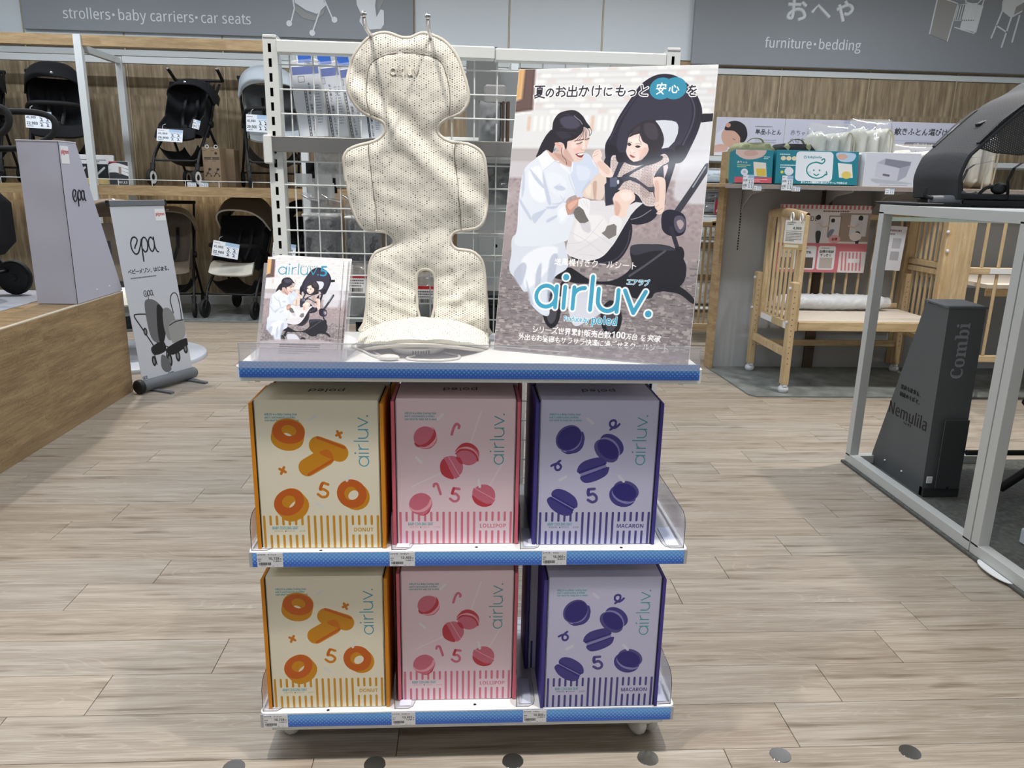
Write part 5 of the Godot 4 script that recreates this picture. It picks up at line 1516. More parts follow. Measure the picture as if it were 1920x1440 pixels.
# ---------------------------------------------------------------- boxes
func gift_boxes() -> void:
	var kinds := []
	var cv := Cv.new().open(self, 1000, 1230, 0.64, Color.WHITE)
	draw_donut(cv)
	kinds.append([cv.shut(), Color(0.86, 0.55, 0.06), Color(0.925, 0.90, 0.81), "cream and orange doughnut gift box", "orange"])
	cv = Cv.new().open(self, 1000, 1230, 0.64, Color.WHITE)
	draw_lollipop(cv)
	kinds.append([cv.shut(), Color(0.86, 0.42, 0.50), Color(0.915, 0.815, 0.845), "pink lollipop gift box", "pink"])
	cv = Cv.new().open(self, 1000, 1230, 0.64, Color.WHITE)
	draw_macaron(cv)
	kinds.append([cv.shut(), Color(0.25, 0.22, 0.56), Color(0.775, 0.77, 0.88), "lavender macaron gift box", "purple"])
	var protos := []
	for k in 3:
		var q = kinds[k]
		var body := mat(q[1], 0.5)
		var lid := mat(q[2], 0.5)
		var print_ := tex_mat(q[0], 0.45)
		var ink := mat(Color(0.33, 0.30, 0.26), 0.6)
		var b := thing("gift_box", q[3], "gift box", Vector3.ZERO, 0.0, "boxed seat liners on the stand")
		const W := 0.264
		const H := 0.322
		const D := 0.134
		part("body", mb().slab(-W / 2 + 0.009, W / 2 - 0.009, 0.001, H - 0.005, -D, -0.004), lid, b)
		for sg in [-1, 1]:
			part("side_flap", mb().slab(sg * (W / 2 - 0.0075), sg * W / 2, 0.0, H - 0.006, -D, 0.0015, 0.0012), body, b)
			part("side_liner", mb().slab(sg * (W / 2 - 0.009), sg * (W / 2 - 0.0078), 0.002, H - 0.004, -D + 0.002, -0.0015), M.slot, b)
		part("front_panel", card(W - 0.0215, H - 0.0005, 0.003, 0.001), [print_, lid], b, Vector3(0, 0.0003, -0.0025))
		part("top_panel", mb().slab(-W / 2 + 0.0105, W / 2 - 0.0105, H - 0.0045, H - 0.0005, -D, -0.003, 0.0012), lid, b)
		var tm := text_mesh("poled", 0.030, 0.0006, false)
		var tp := part("top_lettering", tm, ink, b, Vector3(0.008, H - 0.0003, -0.075))
		tp.rotation = Vector3(-PI / 2, PI, 0)
		protos.append(b)
	var row := [
		[0, -0.311, 0.513, -0.020, "at the front of the stand's middle shelf"], [1, -0.034, 0.513, -0.036, "at the front of the stand's middle shelf"], [2, 0.260, 0.513, -0.030, "at the front of the stand's middle shelf"],
		[0, -0.311, 0.127, -0.020, "at the front of the stand's bottom shelf"], [1, -0.030, 0.127, -0.039, "at the front of the stand's bottom shelf"], [2, 0.287, 0.127, -0.006, "at the front of the stand's bottom shelf"],
		[0, -0.302, 0.513, -0.163, "second row behind the orange box of the middle shelf"], [1, -0.022, 0.513, -0.178, "second row behind the pink box of the middle shelf"], [2, 0.263, 0.523, -0.175, "second row behind the purple box of the middle shelf"],
		[0, -0.300, 0.127, -0.163, "second row behind the orange box of the bottom shelf"], [1, -0.020, 0.127, -0.180, "second row behind the pink box of the bottom shelf"], [2, 0.262, 0.127, -0.150, "second row behind the purple box of the bottom shelf"]]
	for k in row.size():
		var r = row[k]
		var at := Vector3(r[1], r[2], r[3])
		var label: String = kinds[r[0]][3] + ", " + r[4]
		if k > 5:
			label = "%s box in the %s" % [["cream and orange", "pink", "lavender"][r[0]], r[4]]
		if k == 8:
			at.y = 0.513
		if k < 3:
			protos[k].position = at
			protos[k].set_meta("label", label)
		else:
			copy(protos[r[0]], "gift_box", at, label)

# ---------------------------------------------------------------- the seat liner hung on the stand
func seg_dist(p: Vector2, line: Array) -> float:
	var d := 1e9
	for k in line.size() - 1:
		d = minf(d, p.distance_to(Geometry2D.get_closest_point_to_segment(p, line[k], line[k + 1])))
	return d
func dotted(px: int, n: int, base: Color, hole: Color, seed_: int) -> Image:
	var im := Image.create(px, px, false, Image.FORMAT_RGB8)
	var r := RandomNumberGenerator.new()
	r.seed = seed_
	im.fill(base)
	var cell := float(px) / n
	for a in n:
		for b in n:
			var rad := cell * (0.17 if r.randf() < 0.74 else r.randf_range(0.21, 0.31))
			var c := Vector2((a + 0.5) * cell, (b + (0.5 if a % 2 else 0.0)) * cell + cell * 0.25)
			var col := hole if r.randf() < 0.7 else hole.lightened(0.25)
			for y in range(int(c.y - rad - 1), int(c.y + rad + 2)):
				for x in range(int(c.x - rad - 1), int(c.x + rad + 2)):
					var k := clampf(rad + 0.5 - Vector2(x + 0.5, y + 0.5).distance_to(c), 0.0, 1.0)
					if k > 0.0 and x >= 0 and y >= 0 and x < px and y < px:
						im.set_pixel(x, y, im.get_pixel(x, y).lerp(col, k))
	return im
func cooling_pad() -> void:
	var o := thing("seat_liner", "cream perforated baby seat liner with rounded head, hung on two hooks of the stand", "seat liner")
	var out: PackedVector2Array = v2(PAD_OUTLINE)
	var outline := curve(Array(out), true, 2)
	var poly := PackedVector2Array(outline)
	var seams := []
	for q in [PAD_SEAM1, PAD_SEAM2, PAD_SEAM3]:
		seams.append(curve(Array(v2(q)), false, 2))
	var closed := outline.duplicate()
	closed.append(outline[0])
	var fold := noise(77, 9.0, 2)
	var wave := noise(79, 14.0, 2)
	var zof := func(p: Vector2) -> float:
		# how the pad hangs: leaning back at the head, its lower half pushed forward and creased
		var z := -0.292 + 0.012 * sin((p.y - 0.92) / 0.64 * PI) * 0.4
		z -= 0.05 * smoothstep(1.36, 1.60, p.y) * 0.25
		var low := smoothstep(1.12, 1.0, p.y)
		z += 0.022 * smoothstep(1.06, 0.93, p.y)
		z += low * 0.0075 * fold.get_noise_2d(p.x * 0.9 + p.y * 0.55, p.y * 2.2 - absf(p.x + 0.108) * 0.9)
		# the waist bends in, with a slanting fold above and below it
		z -= 0.010 * exp(-pow((p.y - 1.365 + (p.x + 0.13) * 0.9) / 0.03, 2.0))
		z += 0.007 * exp(-pow((p.y - 1.325 + (p.x + 0.13) * 0.9) / 0.03, 2.0))
		z -= 0.006 * exp(-pow((p.y - 1.145 - (p.x + 0.108) * 0.4) / 0.025, 2.0))
		z += 0.0022 * wave.get_noise_2d(p.x * 1.3, p.y * 1.3)
		return z
	var pts := PackedVector2Array(outline)
	var edge_n := pts.size()
	var step := 0.0052
	for a in 66:
		for b in 128:
			var p := Vector2(-0.285 + a * step + (step / 2 if b % 2 else 0.0), 0.918 + b * step)
			if Geometry2D.is_point_in_polygon(p, poly) and seg_dist(p, closed) > 0.003:
				pts.append(p)
	var tris := Geometry2D.triangulate_delaunay(pts)
	var front := mb()
	var zs := []
	for k in pts.size():
		var p := pts[k]
		var d := seg_dist(p, closed) if k >= edge_n else 0.0
		var ds := 1.0
		for q in seams:
			ds = minf(ds, seg_dist(p, q))
		var puff := 0.004 + 0.009 * (1.0 - pow(1.0 - minf(d / 0.03, 1.0), 2.0)) * (1.0 - 0.42 * exp(-pow(ds / 0.004, 2.0)))
		zs.append(zof.call(p) + puff)
		front.vert(Vector3(p.x, p.y, zs[k]), Vector3.ZERO, Vector2(p.x, -p.y) * 12.5)
	var back := mb()
	for k in pts.size():
		back.vert(Vector3(pts[k].x, pts[k].y, zs[k] - 0.012 + (0.006 if k < edge_n else 0.0)), Vector3.FORWARD, Vector2.ZERO)
	for k in range(0, tris.size(), 3):
		var c := (pts[tris[k]] + pts[tris[k + 1]] + pts[tris[k + 2]]) / 3.0
		if Geometry2D.is_point_in_polygon(c, poly):
			var A := front.v[tris[k]]
			var nn := (front.v[tris[k + 1]] - A).cross(front.v[tris[k + 2]] - A)
			if nn.z < 0: nn = -nn
			for j in 3:
				front.n[tris[k + j]] += nn
			front.i.append_array([tris[k], tris[k + 1], tris[k + 2]] if (pts[tris[k + 1]] - pts[tris[k]]).cross(pts[tris[k + 2]] - pts[tris[k]]) < 0 else [tris[k], tris[k + 2], tris[k + 1]])
			back.face(tris[k], tris[k + 1], tris[k + 2])
	for k in front.n.size():
		front.n[k] = front.n[k].normalized()
	M.mesh_cream = tex_mat(dotted(512, 16, Color(0.87, 0.855, 0.815), Color(0.30, 0.29, 0.28), 3), 0.8)
	M.mesh_cream.texture_repeat = true
	M.seam = mat(Color(0.50, 0.48, 0.45), 0.9)
	M.pad_trim = mat(Color(0.79, 0.77, 0.725), 0.75)
	part("quilted_front", front, M.mesh_cream, o)
	part("backing", back, M.pad_trim, o)
	var pipe := []
	for k in edge_n:
		pipe.append(Vector3(pts[k].x, pts[k].y, zs[k] - 0.002))
	part("piping", mb().tube(pipe, 0.0042, 8, true), M.pad_trim, o)
	for q in seams:
		var st := []
		for p in q:
			st.append(Vector3(p.x, p.y, zof.call(p) + 0.0098))
		part("seam_stitch", mb().tube(st, 0.0011, 5), M.seam, o)
	# raised stitched lettering on the head cushion
	var lt := mb()
	var put := func(a: float, b: float) -> Vector3:
		var p := Vector2(-0.178 + a * 0.0168, 1.474 + b * 0.0168)
		return Vector3(p.x, p.y, zof.call(p) + 0.0142)
	var strokes := [[], [], [], [], [], [], [], [], []]
	for k in 17: strokes[0].append(put.call(0.36 + cos(TAU * k / 16) * 0.36, 0.4 + sin(TAU * k / 16) * 0.4))
	strokes[1] = [put.call(0.74, 0.0), put.call(0.74, 0.8)]
	strokes[2] = [put.call(1.05, 0.0), put.call(1.05, 0.8)]
	strokes[3] = [put.call(1.36, 0.0), put.call(1.36, 0.8), put.call(1.36, 0.55), put.call(1.45, 0.74), put.call(1.62, 0.8)]
	strokes[4] = [put.call(1.86, 0.0), put.call(1.86, 1.15)]
	strokes[5] = [put.call(2.16, 0.8), put.call(2.16, 0.3), put.call(2.25, 0.07), put.call(2.45, 0.0), put.call(2.65, 0.1), put.call(2.7, 0.3), put.call(2.7, 0.8), put.call(2.7, 0.0)]
	strokes[6] = [put.call(2.95, 0.8), put.call(3.22, 0.0), put.call(3.5, 0.8)]
	strokes[7] = [put.call(3.72, 0.04), put.call(3.74, 0.06)]
	strokes[8] = [put.call(1.05, 1.08), put.call(1.05, 1.1)]
	for q in strokes:
		lt.tube(q, 0.0013, 6)
	part("raised_lettering", lt, M.pad_trim, o)
	# the seat end, folded forward over the blower
	var seat := mb().grid(func(u: float, v: float) -> Vector3:
		var s := u * 2.0 - 1.0
		var x := -0.108 + s * (0.140 - 0.004 * v)
		var reach := 0.185 * (1.0 - 0.55 * pow(absf(s), 2.6))
		var z := -0.268 + v * reach
		var y := 0.930 + 0.022 * (1.0 - s * s) - 0.013 * v * v - 0.012 * pow(absf(s), 3.0) + 0.003 * wave.get_noise_2d(u * 0.3, v * 0.3)
		return Vector3(x, y, z), 36, 20, false, 0.009)
	for k in seat.t.size():
		seat.t[k] = seat.t[k] * Vector2(0.28, 0.185) * 12.5
	part("folded_seat_end", seat, M.mesh_cream, o)
	var rim := []
	for k in 41:
		var s := k / 20.0 - 1.0
		rim.append(Vector3(-0.108 + s * 0.137, 0.913 + 0.022 * (1.0 - s * s) - 0.012 * pow(absf(s), 3.0), -0.268 + 0.187 * (1.0 - 0.55 * pow(absf(s), 2.6))))
	part("seat_piping", mb().tube(rim, 0.004, 8), M.pad_trim, o)
	var fan := mb().lathe([Vector2(0, 0.002), Vector2(0.05, 0.0015), Vector2(0.058, 0.006), Vector2(0.066, 0.014), Vector2(0.07, 0.022), Vector2(0.062, 0.026), Vector2(0, 0.026)], 40, Vector3(-0.118, 0.905, -0.16), Basis(), 0.5)
	M.gloss_white = mat(Color(0.88, 0.87, 0.85), 0.25)
	part("blower", fan, M.gloss_white, o)
	var vents := mb()
	for k in 7:
		var w := PI / 2 - 0.42 + k * 0.085
		vents.box(Vector3(-0.118 + cos(w) * 0.0645, 0.9165, -0.16 + sin(w) * 0.0645), Vector3(0.0025, 0.009, 0.004), 0.0006, Basis(Vector3.UP, PI / 2 - w))
	part("vent_slots", vents, M.slot, o)
	part("blower_ring", mb().tube(arc(Vector3(-0.118, 0.925, -0.16), 0.0705, 0, TAU, 40, Vector3.RIGHT, Vector3.BACK), 0.0016, 6), M.pad_trim, o)
	# power lead with its switch
	var lead := thing("power_lead", "thin white power lead with an inline switch looped on the top shelf", "cable")
	part("cable", mb().tube(curve(v3([-0.118, 0.912, -0.24, -0.20, 0.908, -0.26, -0.255, 0.908, -0.235, -0.262, 0.908, -0.19, -0.235, 0.908, -0.15, -0.21, 0.908, -0.105, -0.185, 0.911, -0.075]), false, 8), 0.0021, 8), M.gloss_white, lead)
	part("cable", mb().tube(curve(v3([-0.165, 0.911, -0.075, -0.19, 0.908, -0.10, -0.22, 0.908, -0.17, -0.235, 0.908, -0.215, -0.215, 0.908, -0.235, -0.16, 0.909, -0.22, -0.14, 0.91, -0.2]), false, 8), 0.0021, 8), M.gloss_white, lead)
	part("switch", mb().ball(Vector3(-0.170, 0.912, -0.068), 0.01, 14, Vector3(2.2, 0.68, 1.0)), M.gloss_white, lead)
	part("cable", mb().tube(curve(v3([-0.12, 0.909, -0.1, -0.135, 0.908, -0.08, -0.12, 0.908, -0.066, -0.07, 0.908, -0.062, -0.035, 0.908, -0.078, -0.03, 0.908, -0.105, -0.06, 0.909, -0.13]), false, 8), 0.0025, 8), M.gloss_white, lead)
	# the hooks
	for k in 2:
		var x: float = [-0.219, -0.094][k]
		var h := thing("display_hook", "chrome display hook with a ball tip holding the %s side of the liner's head" % ["left", "right"][k], "hook", Vector3(x, 1.552, -0.38), 0.0, "chrome hooks on the top rail")
		part("rod", mb().tube([Vector3(0, -0.012, 0.012), Vector3(0, 0.0, 0.016), Vector3(0, 0.001, 0.16), Vector3(0, 0.006, 0.178), Vector3(0, 0.016, 0.186)], 0.0042, 10), M.chrome, h)
		part("ball_tip", mb().ball(Vector3(0, 0.021, 0.188), 0.006, 14), M.chrome, h)
		part("clip", mb().slab(-0.012, 0.012, -0.03, 0.004, 0.006, 0.010, 0.001), M.chrome, h)

# ---------------------------------------------------------------- the poster and the leaflets
func poster_board() -> void:
	var c := Cv.new().open(self, 840, 1188, 0.95, Color.WHITE)
	draw_family(c)
	var ink := Color(0.15, 0.15, 0.2)
	var halo := Color(0.96, 0.96, 0.97)
	var blue := Color(0.20, 0.56, 0.68)
	c.ell(623, 89, 49, 44, blue)
	c.ell(676, 89, 49, 44, blue)
	for pass_ in 2:
		var wd := 13.0 if pass_ == 0 else 5.4
		var col := halo if pass_ == 0 else ink
		for q in [["夏", 75, 54], ["の", 126, 44], ["お", 170, 52], ["出", 221, 52], ["か", 271, 52], ["け", 326, 52], ["に", 379, 44], ["も", 428, 52], ["っ", 478, 46], ["と", 526, 50], ["を", 724, 46]]:
			c.jp(q[0], q[1], 120 - q[2], q[2], wd, col)
	c.jp("安", 598, 65, 48, 5.2, Color(0.95, 0.97, 0.98))
	c.jp("心", 650, 65, 48, 5.2, Color(0.95, 0.97, 0.98))
	c.jp("送風機付きクールシート", 237, 784, 32, 3.6, Color(0.97, 0.97, 0.97), 1.02)
	c.round_logo(Vector2(163, 999), 105, 17, Color(0.96, 0.98, 0.99, 1), 0.0, 14.0)
	c.blur(140, 840, 550, 180, 6)
	c.round_logo(Vector2(163, 999), 105, 17, Color(0.96, 0.98, 0.99, 1), 0.0, 8.0)
	c.round_logo(Vector2(163, 999), 105, 17, Color(0.27, 0.63, 0.76))
	for q in [[7.0, Color(0.95, 0.97, 0.98)], [3.2, Color(0.24, 0.62, 0.76)]]:
		c.jp("エアラブ", 556, 854, 24, q[0], q[1])
	for q in [[10.0, Color(0.95, 0.97, 0.98)], [0.0, Color(0.24, 0.62, 0.76)]]:
		for dx in ([-1.6, 0.0, 1.6] if q[0] > 0 else [0.0]):
			for dy in ([-1.6, 1.6] if q[0] > 0 else [0.0]):
				c.fit("Produce by", 304 + dx, 412 + dx, 1044 + dy, 28, q[1], true)
				c.fit("poled", 424 + dx, 532 + dx, 1047 + dy, 46, q[1], true)
	c.jp("シリーズ世界累計販売台数", 166, 1072, 31, 3.2, Color(0.96, 0.96, 0.96), 0.93)
	c.text("100", 515, 1098, 37, Color(0.97, 0.97, 0.97), true)
	c.jp("万台", 571, 1072, 29, 3.2, Color(0.96, 0.96, 0.96), 0.93)
	c.jp("を", 634, 1074, 27, 3.0, Color(0.96, 0.96, 0.96))
	c.jp("突破", 664, 1072, 29, 3.2, Color(0.96, 0.96, 0.96), 0.93)
	c.jp("外出もお昼寝もサラサラ快適に過ごせるクールシート", 108, 1110, 28, 2.9, Color(0.95, 0.95, 0.95), 0.965)
	c.greek(4, 1172, 360, 1, 8, Color(0.85, 0.85, 0.85), 21)
	art.poster = c.shut()
	var b := thing("poster_board", "large poster of a woman in white with a toddler, right of the liner", "poster", Vector3(0.2405, 0.906, -0.1055), -0.3747)
	var hold := part("board", card(0.418, 0.605, 0.005, 0.0006), [tex_mat(art.poster, 0.3, {"clearcoat_enabled": true, "clearcoat": 0.6, "clearcoat_roughness": 0.08}), M.paper], b)
	hold.rotation.x = -deg_to_rad(13.0)
	var strut := part("back_strut", mb().box(Vector3(0, 0.19, 0), Vector3(0.12, 0.38, 0.004), 0.001), M.paper, b, Vector3(0, 0.001, -0.155))
	strut.rotation.x = deg_to_rad(8.0)
func leaflets() -> void:
	var c := Cv.new().open(self, 592, 840, 0.8, Color.WHITE)
	c.xf = Transform2D(0.0, Vector2(0.62, 0.62), 0.0, Vector2(14, 60))
	draw_family(c)
	c.xf = Transform2D.IDENTITY
	# the foot of the page is open paving with the printed note
	c.haze(v2([-20, 690, 620, 690, 620, 900, -20, 900]), Color(0.70, 0.67, 0.69, 0.95), 16)
	c.dabs(0, 690, 592, 150, 700, 14, 2.0, [Color(0.60, 0.57, 0.60), Color(0.80, 0.78, 0.80)], 31)
	c.greek(150, 704, 310, 5, 17, Color(0.25, 0.24, 0.28), 32)
	c.greek(210, 818, 70, 1, 9, Color(0.35, 0.34, 0.38), 33)
	c.round_logo(Vector2(90, 145), 66, 7, Color(0.22, 0.58, 0.70))
	c.text("5", 418, 150, 118, Color(0.20, 0.56, 0.70), true)
	c.jp("エアラブファイブ", 262, 66, 16, 2.0, Color(0.25, 0.45, 0.5), 1.05)
	art.leaflet = c.shut()
	var lm := tex_mat(art.leaflet, 0.35)
	var holder := thing("leaflet_holder", "clear acrylic leaflet holder at the left end of the top shelf", "leaflet holder", Vector3(-0.345, 0.9055, -0.046), deg_to_rad(-4.5))
	part("front_lip", mb().slab(-0.092, 0.088, 0.004, 0.030, 0.012, 0.0135), M.clear, holder)
	part("lip_edge", mb().slab(-0.092, 0.088, 0.0295, 0.0305, 0.0118, 0.0137), M.clear_edge, holder)
	part("base", mb().slab(-0.092, 0.088, 0.0, 0.0022, -0.12, 0.0137), M.clear, holder)
	var bk := part("back_plate", mb().slab(-0.094, 0.090, 0.0, 0.20, -0.001, 0.0006), M.clear, holder, Vector3(0, 0.002, -0.018))
	bk.rotation.x = -deg_to_rad(25.0)
	var names := ["front leaflet of the stack with the same woman and toddler and a big 5", "second leaflet peeping out at the top right of the stack", "third leaflet in the holder, its corner above the others", "fourth leaflet in the holder, tilted to the right", "rearmost leaflet of the stack, leaning on the holder's back"]
	var basis_turn := Basis(Vector3.UP, deg_to_rad(-4.5))
	for k in 5:
		var l := one("leaflet", card(0.154, 0.216, 0.0007), [lm, M.paper], names[k], "leaflet", Vector3(-0.345, 0.9085, -0.046) + basis_turn * Vector3([-0.002, 0.004, 0.002, 0.007, 0.003][k], 0.0, 0.008 - 0.0045 * k), "leaflets in the clear holder")
		l.rotation = Vector3(-deg_to_rad(25.5), deg_to_rad(-4.5), 0)
		l.rotate_object_local(Vector3.BACK, deg_to_rad([0.0, -0.8, -1.5, -1.2, -2.2][k]))

# ---------------------------------------------------------------- pushchairs
const WHEEL_TURN := Basis(Vector3(0, 0, 1), Vector3(1, 0, 0), Vector3(0, 1, 0))
func pushchair(label: String, at: Vector3, turn: float, p: Dictionary) -> Node3D:
	# built facing +z; about 1 m high
	var o := thing("pushchair", label, "pushchair", at, turn, p.get("group", ""))
	var fr: Material = p.get("frame", M.black)
	var fab: Material = p.get("fabric", M.black_fabric)
	var can: Material = p.get("canopy", fab)
	var inside: Material = p.get("inside", M.black_fabric)
	var hw: float = p.get("half", 0.2)
	var wr: float = p.get("wheel", 0.072)
	var hy: float = p.get("handle_y", 0.98)
	for sg in [-1, 1]:
		var x: float = sg * hw
		part("front_leg", mb().tube(curve(v3([x * 0.96, 0.54, -0.02, x, 0.40, 0.13, x * 1.04, 0.27, 0.26, x * 1.04, 0.17, 0.315]), false, 4), 0.013, 8), fr, o)
		part("rear_leg", mb().tube(v3([x * 0.96, 0.50, 0.0, x * 1.06, 0.12, -0.28]), 0.012, 8), fr, o)
		part("push_tube", mb().tube(curve(v3([x * 0.96, 0.54, -0.02, x, 0.74, -0.13, x * 0.98, hy - 0.03, -0.27]), false, 4), 0.012, 8), fr, o)
		part("hub", mb().lathe([Vector2(0, -0.02), Vector2(0.03, -0.018), Vector2(0.034, 0.0), Vector2(0.03, 0.018), Vector2(0, 0.02)], 16, Vector3(x, 0.54, -0.02), WHEEL_TURN), fr, o)
		part("fork", mb().tube(v3([x * 1.04, 0.19, 0.315, x * 1.04, 0.16, 0.32, x * 1.04, wr + 0.01, 0.35]), [0.022, 0.02, 0.013], 10), fr, o)
	var bar_ := mb().tube(v3([-hw * 1.04, 0.235, 0.285, -hw * 0.9, 0.215, 0.30, hw * 0.9, 0.215, 0.30, hw * 1.04, 0.235, 0.285]), 0.009, 8)
	part("front_rail", bar_, fr, o)
	part("rear_axle", mb().tube([Vector3(-hw * 1.05, 0.13, -0.27), Vector3(hw * 1.05, 0.13, -0.27)], 0.009, 8), fr, o)
	for k in 4:
		var c := Vector3((1 if k % 2 else -1) * hw * 1.05, wr, 0.35 if k < 2 else -0.30)
		var tyre := mb().lathe([Vector2(wr - 0.017, -0.014), Vector2(wr - 0.006, -0.015), Vector2(wr, -0.007), Vector2(wr, 0.007), Vector2(wr - 0.006, 0.015), Vector2(wr - 0.017, 0.014), Vector2(wr - 0.017, -0.014)], 24, c, WHEEL_TURN)
		var wl := part("wheel", tyre, M.rubber, o)
		var rm := mb().lathe([Vector2(0, -0.016), Vector2(0.018, -0.015), Vector2(0.02, -0.011), Vector2(wr - 0.019, -0.009), Vector2(wr - 0.0165, -0.012), Vector2(wr - 0.0165, 0.012), Vector2(wr - 0.019, 0.009), Vector2(0.02, 0.011), Vector2(0.018, 0.015), Vector2(0, 0.016)], 20, c, WHEEL_TURN)
		if p.has("rim"):
			part("rim", mb().lathe([Vector2(wr * 0.42, -0.0165), Vector2(wr * 0.76, -0.0165), Vector2(wr * 0.76, 0.0165), Vector2(wr * 0.42, 0.0165), Vector2(wr * 0.42, -0.0165)], 22, c, WHEEL_TURN), p.rim, wl)
		part("rim_disc", rm, M.black, wl)
	# basket sling
	part("basket", mb().grid(func(u: float, v: float) -> Vector3:
		var s := u * 2.0 - 1.0
		return Vector3(s * hw * 0.95, 0.17 + 0.13 * pow(absf(s), 3.0) + 0.05 * pow(absf(v * 2.0 - 1.0), 4.0), lerpf(-0.25, 0.24, v)), 14, 10, false, 0.003), M.dark_fabric if p.get("grey_basket", false) else M.black_fabric, o)
	# seat
	var bw := hw * 0.9
	part("backrest", mb().grid(func(u: float, v: float) -> Vector3:
		var s := u * 2.0 - 1.0
		return Vector3(s * bw, lerpf(0.42, 0.90, v), lerpf(0.02, -0.20, v) + 0.13 * pow(absf(s), 3.5)), 14, 8, false, 0.015), fab, o)
	var pan: Material = p.get("pad", fab)
	part("seat_cushion", mb().grid(func(u: float, v: float) -> Vector3:
		var s := u * 2.0 - 1.0
		var y := 0.445 + 0.02 * v + 0.02 * pow(absf(s), 4.0) - 0.09 * pow(maxf(v - 0.72, 0.0) / 0.28, 2.0)
		return Vector3(s * bw, y, lerpf(0.0, 0.29, v) - 0.02 * pow(absf(s), 4.0)), 14, 12, false, 0.028), pan, o)
	for sg in [-1, 1]:
		part("seat_side", mb().prism(v2([0.24, 0.44, 0.2, 0.52, 0.04, 0.62, -0.08, 0.80, -0.20, 0.90, -0.12, 0.62, 0.0, 0.42]), 0.012, Vector3(sg * bw - 0.006, 0, 0), Basis(Vector3(0, 0, 1), Vector3.UP, Vector3.RIGHT)), fab, o)
		part("shoulder_strap", mb().tube(v3([sg * 0.055, 0.78, -0.115, sg * 0.06, 0.62, -0.02, sg * 0.03, 0.50, 0.06]), 0.016, 6, false, true, 0.25), M.black, o)
	part("buckle", mb().box(Vector3(0, 0.50, 0.075), Vector3(0.05, 0.05, 0.018), 0.006), M.black, o)
	# canopy: hoops from behind the head to the front edge
	var R: float = p.get("reach", 0.27)
	var a0: float = p.get("a0", 2.5)
	var a1: float = p.get("a1", 0.75)
	var ax := Vector3(0, p.get("axis_y", 0.74), -0.13)
	var dome := func(u: float, v: float) -> Vector3:
		var s := u * 2.0 - 1.0
		var a := lerpf(a0, a1, v)
		var r := R * pow(maxf(1.0 - pow(absf(s), 2.8), 0.0), 0.42) + 0.05
		r *= 1.0 + 0.018 * cos(v * 3.0 * TAU)
		return ax + Vector3(s * hw * 1.08, sin(a) * r, cos(a) * r)
	part("canopy", mb().grid(dome, 26, 18, false, 0.006), can, o)
	var lip := []
	for k in 27:
		lip.append(dome.call(k / 26.0, 1.0))
	part("canopy_rim", mb().tube(lip, 0.008, 8), p.get("trim", can), o)
	if p.get("badge", true):
		part("badge", mb().ball(dome.call(0.5, 0.94) + Vector3(0, 0.004, 0.006), 0.014, 12, Vector3(1, 1, 0.5)), M.chrome, o)
	match p.get("handle", "bar"):
		"grips":
			part("handle_bar", mb().tube([Vector3(-hw - 0.03, hy, -0.27), Vector3(hw + 0.03, hy, -0.27)], 0.012, 8), fr, o)
			for sg in [-1, 1]:
				part("grip", mb().tube(v3([sg * (hw + 0.03), hy, -0.27, sg * (hw + 0.035), hy + 0.06, -0.19, sg * (hw + 0.035), hy + 0.085, -0.15]), 0.015, 10), M.rubber, o)
				part("grip_cap", mb().ball(Vector3(sg * (hw + 0.035), hy + 0.088, -0.147), 0.0145, 10), M.chrome, o)
		"loop":
			part("handle_bar", mb().tube(curve(v3([-hw * 0.98, hy - 0.03, -0.27, -hw * 0.96, hy + 0.02, -0.33, -hw * 0.7, hy + 0.05, -0.38, hw * 0.7, hy + 0.05, -0.38, hw * 0.96, hy + 0.02, -0.33, hw * 0.98, hy - 0.03, -0.27]), false, 5), 0.016, 10), M.rubber, o)
		"cane":
			for sg in [-1, 1]:
				part("handle_arm", mb().tube(curve(v3([sg * hw * 0.98, hy - 0.03, -0.27, sg * hw * 0.98, hy - 0.02, -0.45, sg * hw * 0.96, hy + 0.04, -0.60, sg * hw * 0.94, hy + 0.12, -0.625, sg * hw * 0.92, hy + 0.155, -0.55, sg * hw * 0.9, hy + 0.158, -0.38]), false, 6), 0.016, 10), M.rubber, o)
			part("handle_bar", mb().tube([Vector3(-hw * 0.9, hy + 0.158, -0.38), Vector3(hw * 0.9, hy + 0.158, -0.38)], 0.018, 10), M.rubber, o)
		_:
			part("handle_bar", mb().tube([Vector3(-hw - 0.01, hy - 0.02, -0.28), Vector3(hw + 0.01, hy - 0.02, -0.28)], 0.016, 10), M.rubber, o)
	if p.get("bumper", false):
		part("bumper_bar", mb().tube(curve(v3([-hw, 0.56, 0.0, -hw * 0.98, 0.63, 0.14, -hw * 0.75, 0.655, 0.27, 0, 0.66, 0.30, hw * 0.75, 0.655, 0.27, hw * 0.98, 0.63, 0.14, hw, 0.56, 0.0]), false, 5), 0.019, 10), M.rubber, o)
	if p.get("handle", "") == "cane":
		part("storage_bag", mb().box(Vector3(0, 0.40, -0.30), Vector3(0.38, 0.34, 0.20), 0.07), M.black_fabric, o)
		part("back_cover", mb().box(Vector3(0, 0.72, -0.30), Vector3(0.36, 0.26, 0.14), 0.06, Basis(Vector3.RIGHT, 0.3)), fab, o)
	return o
